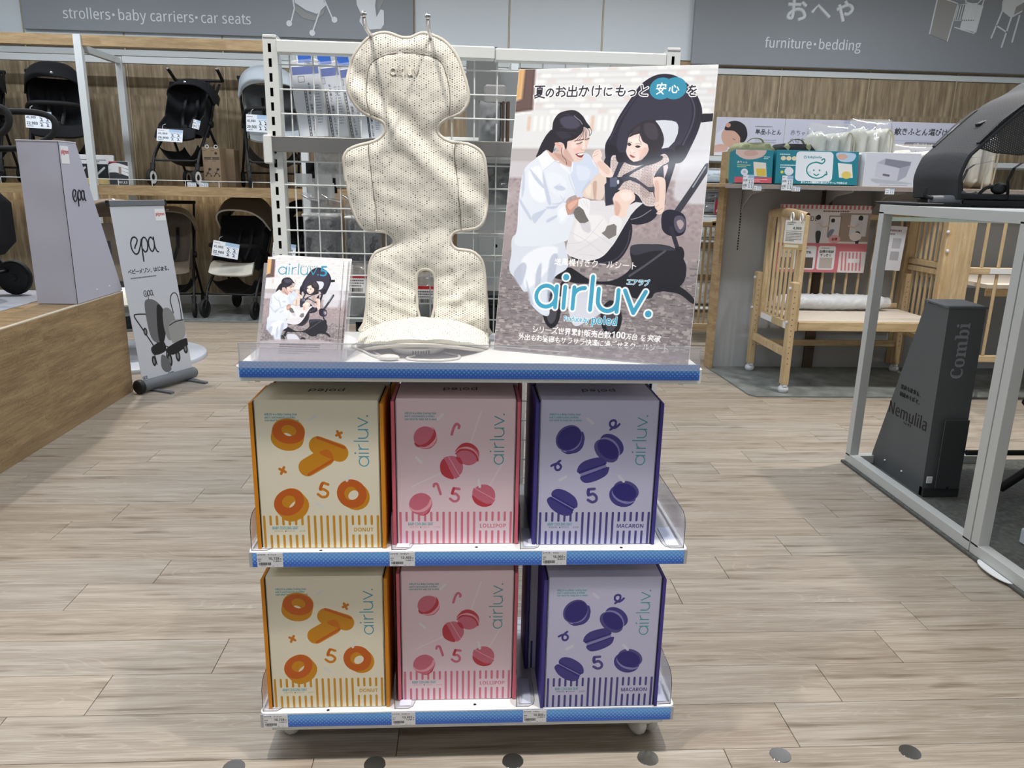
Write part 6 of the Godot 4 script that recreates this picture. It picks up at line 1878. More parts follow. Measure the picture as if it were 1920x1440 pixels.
func price_card(seed_: int, price: String) -> Image:
	var c := Cv.new().open(self, 150, 90, 1.6, Color(0.92, 0.94, 0.96))
	c.rect(70, 0, 80, 22, Color(0.68, 0.78, 0.88))
	c.greek(6, 10, 40, 1, 7, Color(0.7, 0.3, 0.32), seed_)
	c.text("45,980", 6, 40, 18, Color(0.25, 0.25, 0.28), true)
	c.text(price, 6, 72, 21, Color(0.15, 0.15, 0.18), true)
	c.greek(10, 78, 50, 1, 7, Color(0.3, 0.3, 0.33), seed_ + 1)
	for k in 4:
		var x := 82.0 + (k % 2) * 34
		var y := 30.0 + (k / 2) * 28
		c.rect(x - 4, y - 3, 30, 3, Color(0.55, 0.66, 0.78))
		c.line([Vector2(x + 2, y + 4), Vector2(x + 12, y + 8), Vector2(x + 8, y + 18)], 4, Color(0.15, 0.16, 0.2))
		c.ell(x + 6, y + 19, 3, 3, Color(0.1, 0.1, 0.12))
		c.ell(x + 14, y + 19, 3, 3, Color(0.1, 0.1, 0.12))
	return c.shut()
func hang_card(label: String, m: Material, at: Vector3, w: float, h: float, turn: Vector3) -> void:
	var o := thing("price_card", label, "price card", at, 0.0, "price cards on pushchairs")
	o.rotation = turn
	part("card", card(w, h, 0.002), [m, M.paper], o)
	part("tie", mb().tube([Vector3(-w * 0.3, h, 0), Vector3(-w * 0.28, h + 0.03, 0.005), Vector3(-w * 0.2, h + 0.045, -0.01)], 0.0018, 5), M.white, o)

# ---------------------------------------------------------------- near left: plinth, tapered stand, banner
func left_front() -> void:
	var p := thing("display_plinth", "long low wood-grained display plinth at the left edge", "plinth")
	part("side_board", mb().slab(-2.04, -2.02, 0.0, 0.603, -3.12, 0.9, 0.001), M.podium_wood, p)
	part("end_board", mb().slab(-3.9, -2.04, 0.0, 0.603, -3.12, -3.10, 0.001), M.podium_wood, p)
	part("edge_band", mb().slab(-2.0405, -2.0195, 0.6, 0.605, -3.121, 0.9), mat(Color(0.80, 0.75, 0.66), 0.5), p)
	part("top_board", mb().slab(-3.9, -2.04, 0.575, 0.604, -3.10, 0.9), M.podium_wood, p)
	part("laid_mat", mb().slab(-3.4, -2.28, 0.604, 0.608, -3.08, -2.2, 0.001), mat(Color(0.70, 0.72, 0.76), 0.35), p)
	part("back_board", mb().slab(-3.9, -3.88, 0.0, 0.575, -3.10, 0.9), M.podium_wood, p)
	# tapered cardboard stand
	M.lilac = mat(Color(0.735, 0.735, 0.79), 0.55)
	var e := thing("tapered_stand", "pale lilac cardboard display stand with sloping back, lettered epa, on the wooden plinth", "display stand", Vector3(-2.1275, 0.608, -2.604))
	part("body", mb().prism(v2([0.0, 0.0, 0.0, 0.803, -0.175, 0.803, -0.53, 0.0]), 0.201, Vector3(-0.1005, 0, 0), Basis(Vector3(0, 0, 1), Vector3.UP, Vector3.RIGHT)), M.lilac, e)
	part("fold_line", mb().tube(v3([0.1, 0.0, 0.001, 0.1005, 0.3, 0.0012, 0.099, 0.5, 0.001, 0.1005, 0.803, 0.001]), 0.0016, 5), M.slot, e)
	part("top_lid", mb().box(Vector3(0, 0.8065, -0.0875), Vector3(0.205, 0.006, 0.18), 0.001), mat(Color(0.80, 0.80, 0.84), 0.5), e)
	script_logo(e, Vector3(0.1025, 0.515, -0.145), 0.052, Vector3(0, 0, -1), 0.0029)
	var side := part("maker_label", mb().slab(0.1006, 0.1016, 0.70, 0.785, -0.09, -0.012), M.paper, e)
	var lt := part("label_lettering", text_mesh("pigeon", 0.028, 0.0008, true), mat(Color(0.75, 0.12, 0.12), 0.5), side, Vector3(0.1018, 0.758, -0.053))
	lt.rotation.y = PI / 2
	lt.scale = Vector3(0.8, 1, 1)
	part("pins", mb().ball(Vector3(0.101, 0.045, -0.22), 0.005, 8).ball(Vector3(0.101, 0.045, -0.37), 0.005, 8), M.white, e)
	# roll-up banner
	var c := Cv.new().open(self, 380, 1040, 0.9, Color(0.80, 0.81, 0.835))
	epa_print(c, 90, 290, 88, 9.0)
	c.jp("ベビーメゾン、はじまる。", 38, 375, 30, 3.8, Color(0.1, 0.1, 0.12), 0.86)
	c.greek(50, 425, 280, 1, 13, Color(0.25, 0.25, 0.27), 3)
	epa_print(c, 120, 545, 32, 4.2)
	c.xf = Transform2D(0.0, Vector2(1.13, 1.0), 0.0, Vector2(-75, -50))
	banner_pushchairs(c)
	c.xf = Transform2D.IDENTITY
	epa_print(c, 190, 1050, 22, 3.2)
	epa_print(c, 6, 1030, 16, 2.4)
	var b := thing("roll_up_banner", "grey-white roll-up banner lettered epa with a black pushchair, leaning behind the plinth", "banner", Vector3(-1.858, 0.0, -3.245), deg_to_rad(63.5))
	part("base_tube", mb().lathe([Vector2(0, -0.215), Vector2(0.03, -0.215), Vector2(0.036, -0.205), Vector2(0.036, 0.205), Vector2(0.03, 0.215), Vector2(0, 0.215)], 20, Vector3(0, 0.044, 0.0), WHEEL_TURN), M.grey_plastic, b)
	part("base_cap", mb().lathe([Vector2(0, -0.232), Vector2(0.034, -0.232), Vector2(0.042, -0.224), Vector2(0.042, -0.2), Vector2(0, -0.2)], 20, Vector3(0, 0.044, 0.0), WHEEL_TURN), M.black, b)
	part("foot", mb().box(Vector3(0.15, 0.006, 0.05), Vector3(0.03, 0.012, 0.22), 0.003), M.grey_plastic, b)
	part("foot", mb().box(Vector3(-0.12, 0.006, 0.05), Vector3(0.03, 0.012, 0.22), 0.003), M.grey_plastic, b)
	var sheet := part("printed_sheet", card(0.385, 1.03, 0.002), [tex_mat(c.shut(), 0.55), M.paper], b, Vector3(0, 0.072, 0.004))
	sheet.rotation.x = -deg_to_rad(6.5)
	var rail := part("top_rail", mb().box(Vector3(0, 1.036, 0.0), Vector3(0.40, 0.034, 0.016), 0.004), M.grey_plastic, b, Vector3(0, 0.072, 0.004))
	rail.rotation.x = -deg_to_rad(6.5)
	part("rail_end", mb().box(Vector3(-0.203, 1.036, 0.0), Vector3(0.012, 0.036, 0.02), 0.002).box(Vector3(0.203, 1.036, 0.0), Vector3(0.012, 0.036, 0.02), 0.002), M.black, rail)
	part("pole", mb().tube([Vector3(0, 0.05, -0.012), Vector3(0, 1.09, -0.135)], 0.007, 8), M.grey_plastic, b)
	part("maker_label", mb().box(Vector3(0.15, 0.965, 0.0018), Vector3(0.075, 0.07, 0.001), 0.0), M.paper, sheet)
	var ml := part("label_lettering", text_mesh("pigeon", 0.026, 0.0006, true), mat(Color(0.75, 0.12, 0.12), 0.5), sheet, Vector3(0.15, 0.97, 0.0026))
	ml.scale = Vector3(0.8, 1, 1)
	# large black pushchair on the plinth, half outside the frame
	pushchair("big black pushchair on the wooden plinth at the left edge, beside the lilac stand", Vector3(-2.80, 0.608, -2.68), -PI / 2, {"wheel": 0.095, "handle": "cane", "handle_y": 0.80, "half": 0.22, "bumper": true, "badge": false, "a0": 3.0, "a1": 1.3, "reach": 0.21, "axis_y": 0.62})
	pushchair("grey and beige pushchair between the plinth and the roll-up banner", Vector3(-2.42, 0.03, -4.05), 0.5, {"fabric": M.taupe_fabric, "canopy": M.taupe_fabric, "pad": M.cream_fabric, "handle": "loop", "frame": M.grey_plastic, "rim": M.white_rim, "wheel": 0.08, "a1": 1.3})
	one("low_display_base", mb().lathe([Vector2(0, 0.03), Vector2(0.52, 0.03), Vector2(0.525, 0.025), Vector2(0.525, 0.0)], 48), mat(Color(0.78, 0.80, 0.83), 0.3), "low round white display base on the floor behind the plinth", "display base", Vector3(-2.42, 0.0, -4.0))
func script_logo(o: Node3D, at: Vector3, s: float, right: Vector3, r: float) -> void:
	var m := mb()
	for q in LOGO_STROKES:
		var p := []
		for k in range(0, q.size(), 2):
			p.append(at + right * (q[k] - 1.3) * s + Vector3.UP * q[k + 1] * s)
		m.tube(curve(p, false, 5), r, 6)
	part("logo_lettering", m, M.black, o)
const LOGO_STROKES := [
	[0.62, 0.72, 0.72, 0.95, 0.55, 1.12, 0.28, 1.08, 0.06, 0.75, 0.08, 0.32, 0.32, 0.02, 0.62, 0.08, 0.88, 0.45, 1.12, 0.9],
	[0.36, 0.4, 0.45, 0.55, 0.62, 0.72], [1.12, 0.95, 1.06, 0.4, 1.0, -0.5],
	[1.1, 0.7, 1.25, 1.02, 1.52, 1.05, 1.68, 0.72, 1.56, 0.25, 1.3, 0.1, 1.1, 0.3],
	[2.3, 0.9, 2.08, 1.06, 1.82, 0.85, 1.78, 0.4, 1.98, 0.1, 2.22, 0.25, 2.34, 0.6, 2.36, 1.05], [2.36, 1.0, 2.36, 0.4, 2.5, 0.08, 2.62, 0.05]]
func epa_print(c: Cv, x: float, y: float, s: float, wd: float) -> void:
	for q in LOGO_STROKES:
		var p := []
		for k in range(0, q.size(), 2):
			p.append(Vector2(x + q[k] * s * 0.82, y - q[k + 1] * s))
		c.soft(p, wd, Color(0.08, 0.08, 0.1))
func banner_pushchairs(c: Cv) -> void:
	var bk := Color(0.10, 0.10, 0.11)
	var g := Color(0.42, 0.42, 0.43)
	c.soft(v2([120, 770, 90, 700, 110, 690, 175, 700]), 7, bk)
	c.soft(v2([120, 770, 160, 860, 200, 950]), 7, bk)
	c.smooth(v2([165, 640, 200, 612, 250, 640, 285, 720, 250, 850, 200, 880, 165, 820]), g)
	c.smooth(v2([240, 660, 275, 690, 275, 800, 240, 890, 215, 850]), bk)
	c.smooth(v2([275, 690, 320, 690, 345, 760, 330, 860, 280, 880, 262, 800]), Color(0.55, 0.55, 0.55))
	c.soft(v2([340, 720, 335, 640, 355, 600, 385, 610, 392, 700, 385, 790]), 6, bk)
	c.smooth(v2([300, 780, 395, 770, 400, 850, 370, 890, 300, 900]), Color(0.62, 0.62, 0.61))
	c.soft(v2([300, 790, 345, 775, 398, 772]), 6, bk)
	c.smooth(v2([160, 900, 240, 880, 245, 940, 170, 950]), bk)
	c.smooth(v2([250, 930, 390, 890, 400, 935, 290, 975]), bk)
	for l in [[170, 940, 175, 1010], [250, 950, 225, 1040], [380, 900, 375, 975], [300, 960, 330, 1010], [200, 880, 330, 960]]:
		c.line([Vector2(l[0], l[1]), Vector2(l[2], l[3])], 6, bk)
	for w in [[140, 800, 12, 24], [160, 985, 13, 32], [262, 1000, 17, 44], [320, 990, 16, 36], [380, 955, 15, 32]]:
		c.ell(w[0], w[1], w[2], w[3], bk)
		c.ell(w[0], w[1], w[2] * 0.45, w[3] * 0.55, Color(0.5, 0.5, 0.5))
	c.smooth(v2([215, 960, 250, 990, 262, 1060, 225, 1070, 200, 1030]), g)

# ---------------------------------------------------------------- far left: the wall of pushchairs
func left_wall() -> void:
	var f := thing("wall_shelving", "white framed wall shelving with wooden beams, full of pushchairs", "shelving", Vector3(0, 0, 0))
	for x in [-4.99, -3.185, -1.405, 0.375]:
		part("front_post", mb().slab(x - 0.03, x + 0.03, 0.0, 2.356, -5.48, -5.43, 0.003).slab(x - 0.003, x + 0.003, 0.0, 2.35, -5.431, -5.429), M.white_metal, f)
		part("rear_post", mb().slab(x - 0.03, x + 0.03, 0.0, 2.30, -6.24, -6.18, 0.003), M.white_metal, f)
		part("arm", mb().slab(x - 0.02, x + 0.02, 2.235, 2.29, -6.2, -5.46, 0.003), M.white_metal, f)
		part("arm", mb().slab(x - 0.02, x + 0.02, 1.095, 1.14, -6.2, -5.46, 0.003), M.white_metal, f)
	for k in 3:
		var x0: float = [-4.99, -3.185, -1.405][k]
		var x1: float = [-3.185, -1.405, 0.375][k]
		part("top_beam", mb().slab(x0 + 0.0305, x1 - 0.0305, 2.272, 2.356, -5.475, -5.445, 0.002), M.beam_wood, f)
		part("shelf_beam", mb().slab(x0 + 0.0305, x1 - 0.0305, 1.095, 1.176, -5.475, -5.445, 0.002), M.beam_wood, f)
		part("shelf_board", mb().slab(x0 + 0.0305, x1 - 0.0305, 1.145, 1.175, -6.40, -5.475, 0.001), M.beam_wood, f)
		part("rear_rail", mb().slab(x0 + 0.0305, x1 - 0.0305, 2.245, 2.305, -6.235, -6.19, 0.003), M.white_metal, f)
		part("fall_rail", mb().tube([Vector3(x0 + 0.03, 1.225, -5.46), Vector3(x1 - 0.03, 1.225, -5.46)], 0.0035, 6), M.white_metal, f)
		for j in 6:
			part("rail_pin", mb().tube([Vector3(x0 + 0.2 + j * 0.28, 1.176, -5.46), Vector3(x0 + 0.2 + j * 0.28, 1.226, -5.46)], 0.0035, 6), M.white_metal, f)
		var strip := part("under_shelf_light_strip", mb().slab(x0 + 0.1, x1 - 0.1, 1.128, 1.138, -6.40, -6.37, 0.002), mat(Color(1, 0.95, 0.85), 0.5, 0.0, {"emission_enabled": true, "emission": Color(1.0, 0.92, 0.78), "emission_energy_multiplier": 0.8}), f)
		var a := AreaLight3D.new()
		a.name = "glow"
		a.area_size = Vector2(x1 - x0 - 0.2, 0.02)
		a.light_energy = 0.12
		a.light_color = Color(1.0, 0.96, 0.88)
		a.shadow_enabled = true
		a.position = Vector3((x0 + x1) / 2, 1.122, -6.385)
		a.rotation.x = -PI / 2
		f.add_child(a, true)
	var base := mb().slab(-5.0, 0.4, 0.0, 0.012, -6.43, -5.46, 0.002)
	M.stone = tri_mat(specks(256, Color(0.47, 0.49, 0.49), 0.25, 8, 0.03), 1.2, 0.35)
	part("floor_tile", base, M.stone, f)
	struct("baseboard_back", mb().slab(-5.0, 0.4, 0.0, 0.10, -6.47, -6.44, 0.003), M.white)
	# upper row
	var G := {"group": "pushchairs on the wall shelving"}
	var a := {"canopy": M.black_fabric, "bumper": true, "handle": "bar", "reach": 0.25, "a0": 2.3, "a1": 0.55, "half": 0.21, "axis_y": 0.73}
	a.merge(G)
	pushchair("black pushchair with a wide hood and bumper bar, first on the upper shelf", Vector3(-3.62, 1.177, -5.86), 0.42, a)
	var b := {"handle": "grips", "rim": M.white_rim, "handle_y": 0.93, "reach": 0.2, "a0": 2.4, "a1": 0.9, "axis_y": 0.67, "half": 0.19}
	b.merge(G)
	pushchair("slim black pushchair with two raised grips and white wheel rings on the upper shelf", Vector3(-2.50, 1.177, -5.88), -0.12, b)
	var w := {"canopy": M.pale_fabric, "pad": M.pale_fabric, "fabric": M.grey_fabric, "bumper": true, "reach": 0.26, "a0": 2.2, "a1": 0.5, "half": 0.24, "badge": false, "grey_basket": true}
	w.merge(G)
	pushchair("pushchair with a pale grey hood on the upper shelf, behind the stand's left post", Vector3(-1.77, 1.177, -5.88), 0.35, w)
	pushchair("black pushchair on the upper shelf at the far left edge, mostly hidden", Vector3(-4.32, 1.177, -5.86), 0.3, a)
	# lower row
	var e := {"fabric": M.taupe_fabric, "canopy": M.beige_fabric, "handle": "bar", "handle_y": 1.03, "reach": 0.2, "a0": 2.4, "a1": 1.0, "axis_y": 0.72, "half": 0.2}
	e.merge(G)
	pushchair("beige pushchair on the floor tiles behind the roll-up banner", Vector3(-2.78, 0.012, -5.95), 0.2, e)
	var d := {"fabric": M.black_fabric, "canopy": M.taupe_fabric, "trim": M.cream_fabric, "pad": M.cream_fabric, "bumper": true, "reach": 0.29, "a0": 2.3, "a1": 0.7, "half": 0.225, "badge": false, "wheel": 0.085}
	d.merge(G)
	pushchair("black pushchair with a taupe hood and cream seat edge on the floor tiles", Vector3(-2.12, 0.012, -5.95), -0.16, d)
	var g := {"bumper": true, "reach": 0.27, "a0": 2.3, "a1": 0.8, "half": 0.22, "badge": false}
	g.merge(G)
	pushchair("plain black pushchair on the floor tiles, half behind the stand's left post", Vector3(-1.55, 0.012, -5.95), -0.2, g)
	# price cards
	var pc1 := tex_mat(price_card(4, "22,980"), 0.2)
	var pc2 := tex_mat(price_card(14, "29,900"), 0.2)
	hang_card("white price card hung on the bumper bar of the wide-hooded black pushchair", pc1, Vector3(-3.55, 1.62, -5.40), 0.19, 0.135, Vector3(-0.15, 0.3, -0.02))
	hang_card("white price card across the seat of the slim pushchair with two grips", pc2, Vector3(-2.555, 1.545, -5.53), 0.215, 0.105, Vector3(-0.25, 0, -0.05))
	hang_card("white price card on the seat of the pale grey hooded pushchair", pc2, Vector3(-1.80, 1.64, -5.50), 0.19, 0.14, Vector3(-0.1, 0.1, -0.03))
	hang_card("white price card slanting on the bumper bar of the taupe-hooded pushchair", pc1, Vector3(-2.175, 0.57, -5.56), 0.225, 0.135, Vector3(-0.15, 0.1, -0.18))
	hang_card("white price card on the black pushchair half behind the stand's post", pc2, Vector3(-1.66, 0.57, -5.58), 0.2, 0.13, Vector3(-0.15, 0.1, -0.1))
	one("swing_tag", card(0.06, 0.075, 0.002), [pc2, M.paper], "small white swing tag on the slim black pushchair's side", "tag", Vector3(-2.36, 1.66, -5.62), "", Vector3(-0.1, 0, -0.25))
	# goods on the upper shelf
	var cb := Cv.new().open(self, 140, 330, 0.9, Color(0.55, 0.47, 0.37))
	var dk := Color(0.16, 0.14, 0.12)
	for k in 2:
		var x := 6.0 + k * 68
		c_pushchair(cb, x + 32, 215, dk)
		cb.text("Vilt", x + 10, 300, 34, dk)
		cb.rect(x + 4, 82, 58, 9, dk)
		cb.rect(x + 4, 94, 58, 9, dk.lightened(0.15))
		cb.greek(x, 24, 30, 1, 9, dk, 5)
		cb.greek(x + 4, 110, 34, 1, 8, dk, 6)
		if k == 1: cb.ell(x + 36, 48, 11, 11, dk)
	cb.rect(70, 0, 1.5, 330, Color(0.42, 0.36, 0.28))
	var vm := tex_mat(cb.shut(), 0.7)
	var kraft := mat(Color(0.56, 0.48, 0.38), 0.75)
	var v := thing("cardboard_box", "brown cardboard box printed with small pushchairs beside the slim black pushchair", "box", Vector3(-2.235, 1.176, -5.68))
	part("carton", card(0.15, 0.335, 0.18, 0.003), [vm, kraft], v)
	part("hang_ring", mb().tube(arc(Vector3(-0.03, 0.338, 0.09), 0.014, 0, TAU, 14, Vector3.RIGHT, Vector3.UP), 0.003, 6, true), M.white, v)
	part("hang_ring", mb().tube(arc(Vector3(0.045, 0.338, 0.09), 0.014, 0, TAU, 14, Vector3.RIGHT, Vector3.UP), 0.003, 6, true), M.white, v)
	one("cardboard_box", card(0.09, 0.33, 0.16, 0.003), [kraft, kraft], "plain brown cardboard box behind the printed one", "box", Vector3(-2.15, 1.176, -5.90))
	var pk := Cv.new().open(self, 100, 130, 1.0, Color(0.22, 0.22, 0.24))
	for k in 3:
		pk.smooth(v2([-5, 20 + k * 16, 40, 8 + k * 18, 110, 30 + k * 20, 110, 44 + k * 20, 40, 26 + k * 18, -5, 34 + k * 14]), Color(0.9, 0.9, 0.9))
	pk.rect(50, 30, 14, 40, Color(0.6, 0.55, 0.5))
	pk.rect(0, 0, 40, 6, Color(0.8, 0.15, 0.15))
	pk.text("BULLS", 42, 122, 18, Color(0.92, 0.92, 0.92), true)
	var pm := tex_mat(pk.shut(), 0.3)
	for k in 3:
		one("stroller_bag_pack", card(0.165, 0.2 - 0.012 * k, 0.012, 0.002), [pm, M.paper], ["front black and white packet leaning beside the white rear post", "second black and white packet behind the front one", "rear black and white packet with a red edge"][k], "packet", Vector3(-3.035 - 0.015 * k, 1.176, -5.60 - 0.03 * k), "packets beside the rear post", Vector3(-0.1, 0, 0.03 * k))
	var bag := Cv.new().open(self, 100, 140, 1.0, Color(0.12, 0.13, 0.15))
	bag.rect(0, 0, 100, 42, Color(0.9, 0.9, 0.9))
	bag.rect(0, 112, 100, 28, Color(0.88, 0.78, 0.5))
	bag.line([Vector2(20, 100), Vector2(60, 60)], 10, Color(0.8, 0.8, 0.8))
	bag.greek(20, 20, 50, 2, 8, Color(0.3, 0.3, 0.3), 3)
	var bm := tex_mat(bag.shut(), 0.3)
	for k in 2:
		one("bagged_cover", card(0.20, 0.25, 0.03, 0.006), [bm, M.paper], ["white and black packaged cover half behind the front post", "second packaged cover just right of the front post"][k], "packet", Vector3([-3.34, -3.20][k], 1.176, -5.62 - 0.05 * k), "packaged covers", Vector3(-0.08, 0, 0))
	for k in 2:
		one("shelf_label", card(0.075, 0.035, 0.002), [pc1, M.paper], ["small white shelf label by the slim pushchair's right wheel", "small white shelf label in front of the printed brown box"][k], "shelf label", Vector3([-2.37, -2.27][k], 1.178, -5.449), "", Vector3(0.1, 0, 0))
func c_pushchair(c: Cv, x: float, y: float, col: Color) -> void:
	c.soft([Vector2(x - 14, y + 12), Vector2(x, y - 10), Vector2(x + 16, y - 36)], 5, col)
	c.smooth([Vector2(x, y - 30), Vector2(x + 10, y - 44), Vector2(x + 26, y - 34), Vector2(x + 12, y - 22)], col)
	c.line([Vector2(x - 16, y - 2), Vector2(x + 12, y + 4), Vector2(x + 22, y + 22)], 5, col)
	c.line([Vector2(x - 20, y + 22), Vector2(x + 2, y)], 5, col)
	c.ell(x - 20, y + 24, 6, 6, col)
	c.ell(x + 22, y + 24, 6, 6, col)

# ---------------------------------------------------------------- what hangs behind the wire back
func crumpled(w: float, h: float, d: float, seed_: int, rough := 0.012) -> MB:
	# a filled bag: a puffed sheet before and behind, pinched at the edges
	var n := noise(seed_, 9.0, 3)
	var m := mb()
	for sg in [1.0, -1.0]:
		m.grid(func(u: float, v: float) -> Vector3:
			var e := pow(sin(PI * clampf(u, 0.0, 1.0)), 0.45) * pow(sin(PI * clampf(v, 0.0, 1.0)), 0.3)
			return Vector3((u - 0.5) * w, v * h, sg * (d / 2 * e + n.get_noise_2d(u * w * 4.0 + sg * 9.0, v * h * 4.0) * rough * e)), 14, 16)
	return m
func goods_behind() -> void:
	var c := Cv.new().open(self, 60, 150, 2.0, Color(0.88, 0.90, 0.94))
	c.rect(0, 0, 60, 17, Color(0.13, 0.33, 0.72))
	c.rrect(11, 20, 15, 13, 2, Color(0.25, 0.25, 0.28))
	c.rrect(12, 21, 13, 11, 2, Color(0.9, 0.91, 0.94))
	c.jp("もっと楽しく、快適に、スマートな子", 31, 34, 6.2, 0.9, Color(0.15, 0.15, 0.2), 1.05, 0.0, true)
	c.rect(21, 48, 6, 100, Color(0.14, 0.14, 0.17))
	for k in 14: c.rect(23, 52 + k * 7, 2, 4, Color(0.8, 0.8, 0.82))
	c.greek(44, 40, 12, 14, 6, Color(0.5, 0.55, 0.65), 8)
	var m := tex_mat(c.shut(), 0.25)
	var pos := [[-0.372, 0.0, 0.10], [-0.325, -0.02, 0.13], [-0.28, -0.03, 0.16]]
	for k in 3:
		var o := thing("boxed_accessory", ["blue-topped white packet hanging behind the wire back, leftmost", "second blue-topped white packet behind the wire back", "third blue-topped packet, close to the liner's head"][k], "packet", Vector3(pos[k][0], 1.352, -0.455 + pos[k][1]), 0.0, "blue-topped packets behind the wire back")
		o.rotation.z = pos[k][2]
		part("sleeve", card(0.064, 0.158, 0.025, 0.002), [m, M.paper], o)
		part("clear_wrap", mb().box(Vector3(0, 0.085, 0), Vector3(0.07, 0.172, 0.031), 0.006), M.film, o)
		part("hang_tab", mb().box(Vector3(0, 0.178, 0.0), Vector3(0.03, 0.024, 0.002), 0.0), mat(Color(0.2, 0.4, 0.75), 0.4), o)
	var o2 := thing("boxed_accessory", "white packet with black lettered strip showing beside the liner's neck", "packet", Vector3(-0.238, 1.352, -0.46), 0.0)
	part("sleeve", card(0.052, 0.10, 0.025, 0.002), [m, M.paper], o2)
	o2.rotation.z = 0.1
	var strap := thing("folded_black_strap", "black folded strap accessory between the packets behind the wire back", "strap", Vector3(-0.275, 1.352, -0.52))
	part("band", crumpled(0.04, 0.12, 0.03, 4), M.black_fabric, strap)
	var bk := thing("back_tray", "white wire-backed tray behind the stand that carries the hanging packets", "tray", Vector3(0, 0, 0))
	part("board", mb().slab(-0.43, 0.43, 1.335, 1.35, -0.60, -0.41, 0.002), M.white_metal, bk)
	part("lip", mb().slab(-0.43, 0.43, 1.335, 1.37, -0.605, -0.60, 0.001), M.white_metal, bk)
	# under the bar: crumpled white wrapping, black straps, clear hook rail
	one("plastic_pouch", crumpled(0.07, 0.06, 0.04, 11, 0.02), M.frost, "crumpled white plastic pouch just under the steel cross bar", "pouch", Vector3(-0.345, 1.262, -0.47))
	one("strap_bundle", crumpled(0.075, 0.075, 0.05, 12, 0.02), M.black_fabric, "bundle of black straps hanging under the cross bar", "straps", Vector3(-0.375, 1.225, -0.53))
	for k in 3:
		var h := thing("hook_rail", ["clear price holder on a chrome hook, leftmost below the cross bar", "clear price holder on a chrome hook, second below the cross bar", "clear price holder on a chrome hook beside the liner"][k], "hook", Vector3(-0.395 + k * 0.047, 1.243, -0.41), 0.0, "clear price holders on hooks")
		part("holder", mb().box(Vector3(0, 0.012, 0), Vector3(0.04, 0.03, 0.006), 0.002).box(Vector3(0.012, -0.01, -0.02), Vector3(0.012, 0.035, 0.03), 0.002), M.frost, h)
		part("prong", mb().tube(v3([0.0, -0.026, 0.0, 0.0, -0.028, -0.10]), 0.0022, 6).tube(v3([-0.006, -0.02, 0.0, 0.012, -0.03, 0.008, 0.038, -0.034, 0.008]), 0.0022, 6), M.chrome, h)
	# clear-topped grey organisers
	var felt := tri_mat(specks(128, Color(0.40, 0.41, 0.43), 0.35, 5, 0.15), 6.0, 0.9)
	for k in 3:
		var g := thing("grey_organiser", ["grey fabric organiser in a clear bag, left of the row behind the wire", "grey fabric organiser in a clear bag, middle of the row behind the wire", "grey fabric organiser in a clear bag, at the liner's waist"][k], "organiser", Vector3(-0.372 + k * 0.1, 1.055 - 0.004 * k, -0.50 - 0.01 * k), 0.0, "clear-bagged grey organisers")
		part("body", mb().box(Vector3(0, 0.058, 0), Vector3(0.076, 0.116, 0.07), 0.012), felt, g)
		part("rim", mb().tube([Vector3(-0.04, 0.118, 0.036), Vector3(0.04, 0.118, 0.036), Vector3(0.04, 0.118, -0.036), Vector3(-0.04, 0.118, -0.036)], 0.0035, 6, true), M.white, g)
		var b := crumpled(0.094, 0.175, 0.088, 40 + k, 0.016)
		part("clear_bag", b, M.film, g, Vector3(0, -0.004, 0))
		part("bag_neck", crumpled(0.05, 0.05, 0.02, 50 + k, 0.012), M.frost, g, Vector3(0.0, 0.155, 0))
	# lower packets with a red and white card
	var rc := Cv.new().open(self, 60, 50, 1.6, Color(0.9, 0.9, 0.9))
	rc.rect(0, 0, 60, 9, Color(0.75, 0.13, 0.15))
	rc.greek(5, 14, 40, 3, 7, Color(0.3, 0.3, 0.32), 5)
	rc.bars(8, 36, 34, 10, 4, Color(0.1, 0.1, 0.1))
	var rm := tex_mat(rc.shut(), 0.4)
	for k in 3:
		var g := thing("rain_cover_pack", ["grey packet with a red and white card, beside the leaflets behind the wire", "grey packet with a red and white card seen through the liner's slot", "grey packet with a red and white card low behind the liner"][k], "packet", Vector3([-0.283, -0.115, -0.20][k], [0.925, 0.90, 0.91][k], -0.47), 0.0, "packets with red and white cards")
		part("folded_cover", mb().box(Vector3(0, 0.05, -0.01), Vector3(0.085, 0.11, 0.04), 0.01), M.grey_fabric, g)
		part("clear_bag", crumpled(0.10, 0.14, 0.066, 60 + k, 0.012), M.film, g)
		part("printed_card", card(0.055, 0.045, 0.001), [rm, M.paper], g, Vector3(0.004, 0.065, 0.038))
	for k in 2:
		one("black_sling", crumpled(0.09, 0.11, 0.05, 70 + k, 0.02), M.black_fabric, ["black packaged item low behind the wire, under the grey packets", "black packaged item low behind the wire, seen through the liner's slot"][k], "packet", Vector3([-0.25, -0.11][k], 0.80, -0.48))
	# right of the liner: bagged items and a white bracketed shelf
	var rb := thing("storage_pouch", "grey storage pouch with brown stripes behind the wire right of the liner", "pouch", Vector3(0.04, 1.352, -0.53))
	part("pouch", crumpled(0.055, 0.10, 0.05, 81, 0.01), M.grey_fabric, rb)
	part("stripes", mb().box(Vector3(0.032, 0.05, 0.0), Vector3(0.006, 0.1, 0.03), 0.002).box(Vector3(0.044, 0.05, -0.004), Vector3(0.008, 0.1, 0.03), 0.002), mat(Color(0.28, 0.21, 0.17), 0.9), rb)
	part("flap", mb().box(Vector3(0.012, 0.115, 0.0), Vector3(0.055, 0.045, 0.02), 0.006), mat(Color(0.55, 0.55, 0.55), 0.9), rb)
	one("bagged_cushion", crumpled(0.11, 0.10, 0.08, 85, 0.022), M.grey_fabric, "grey cushion in crumpled wrapping between the liner and the poster", "cushion", Vector3(0.068, 1.205, -0.50))
	one("cushion_wrap", crumpled(0.125, 0.115, 0.095, 86, 0.03), M.film, "clear crumpled wrapping round the grey cushion beside the poster", "wrapping", Vector3(0.068, 1.2, -0.50))
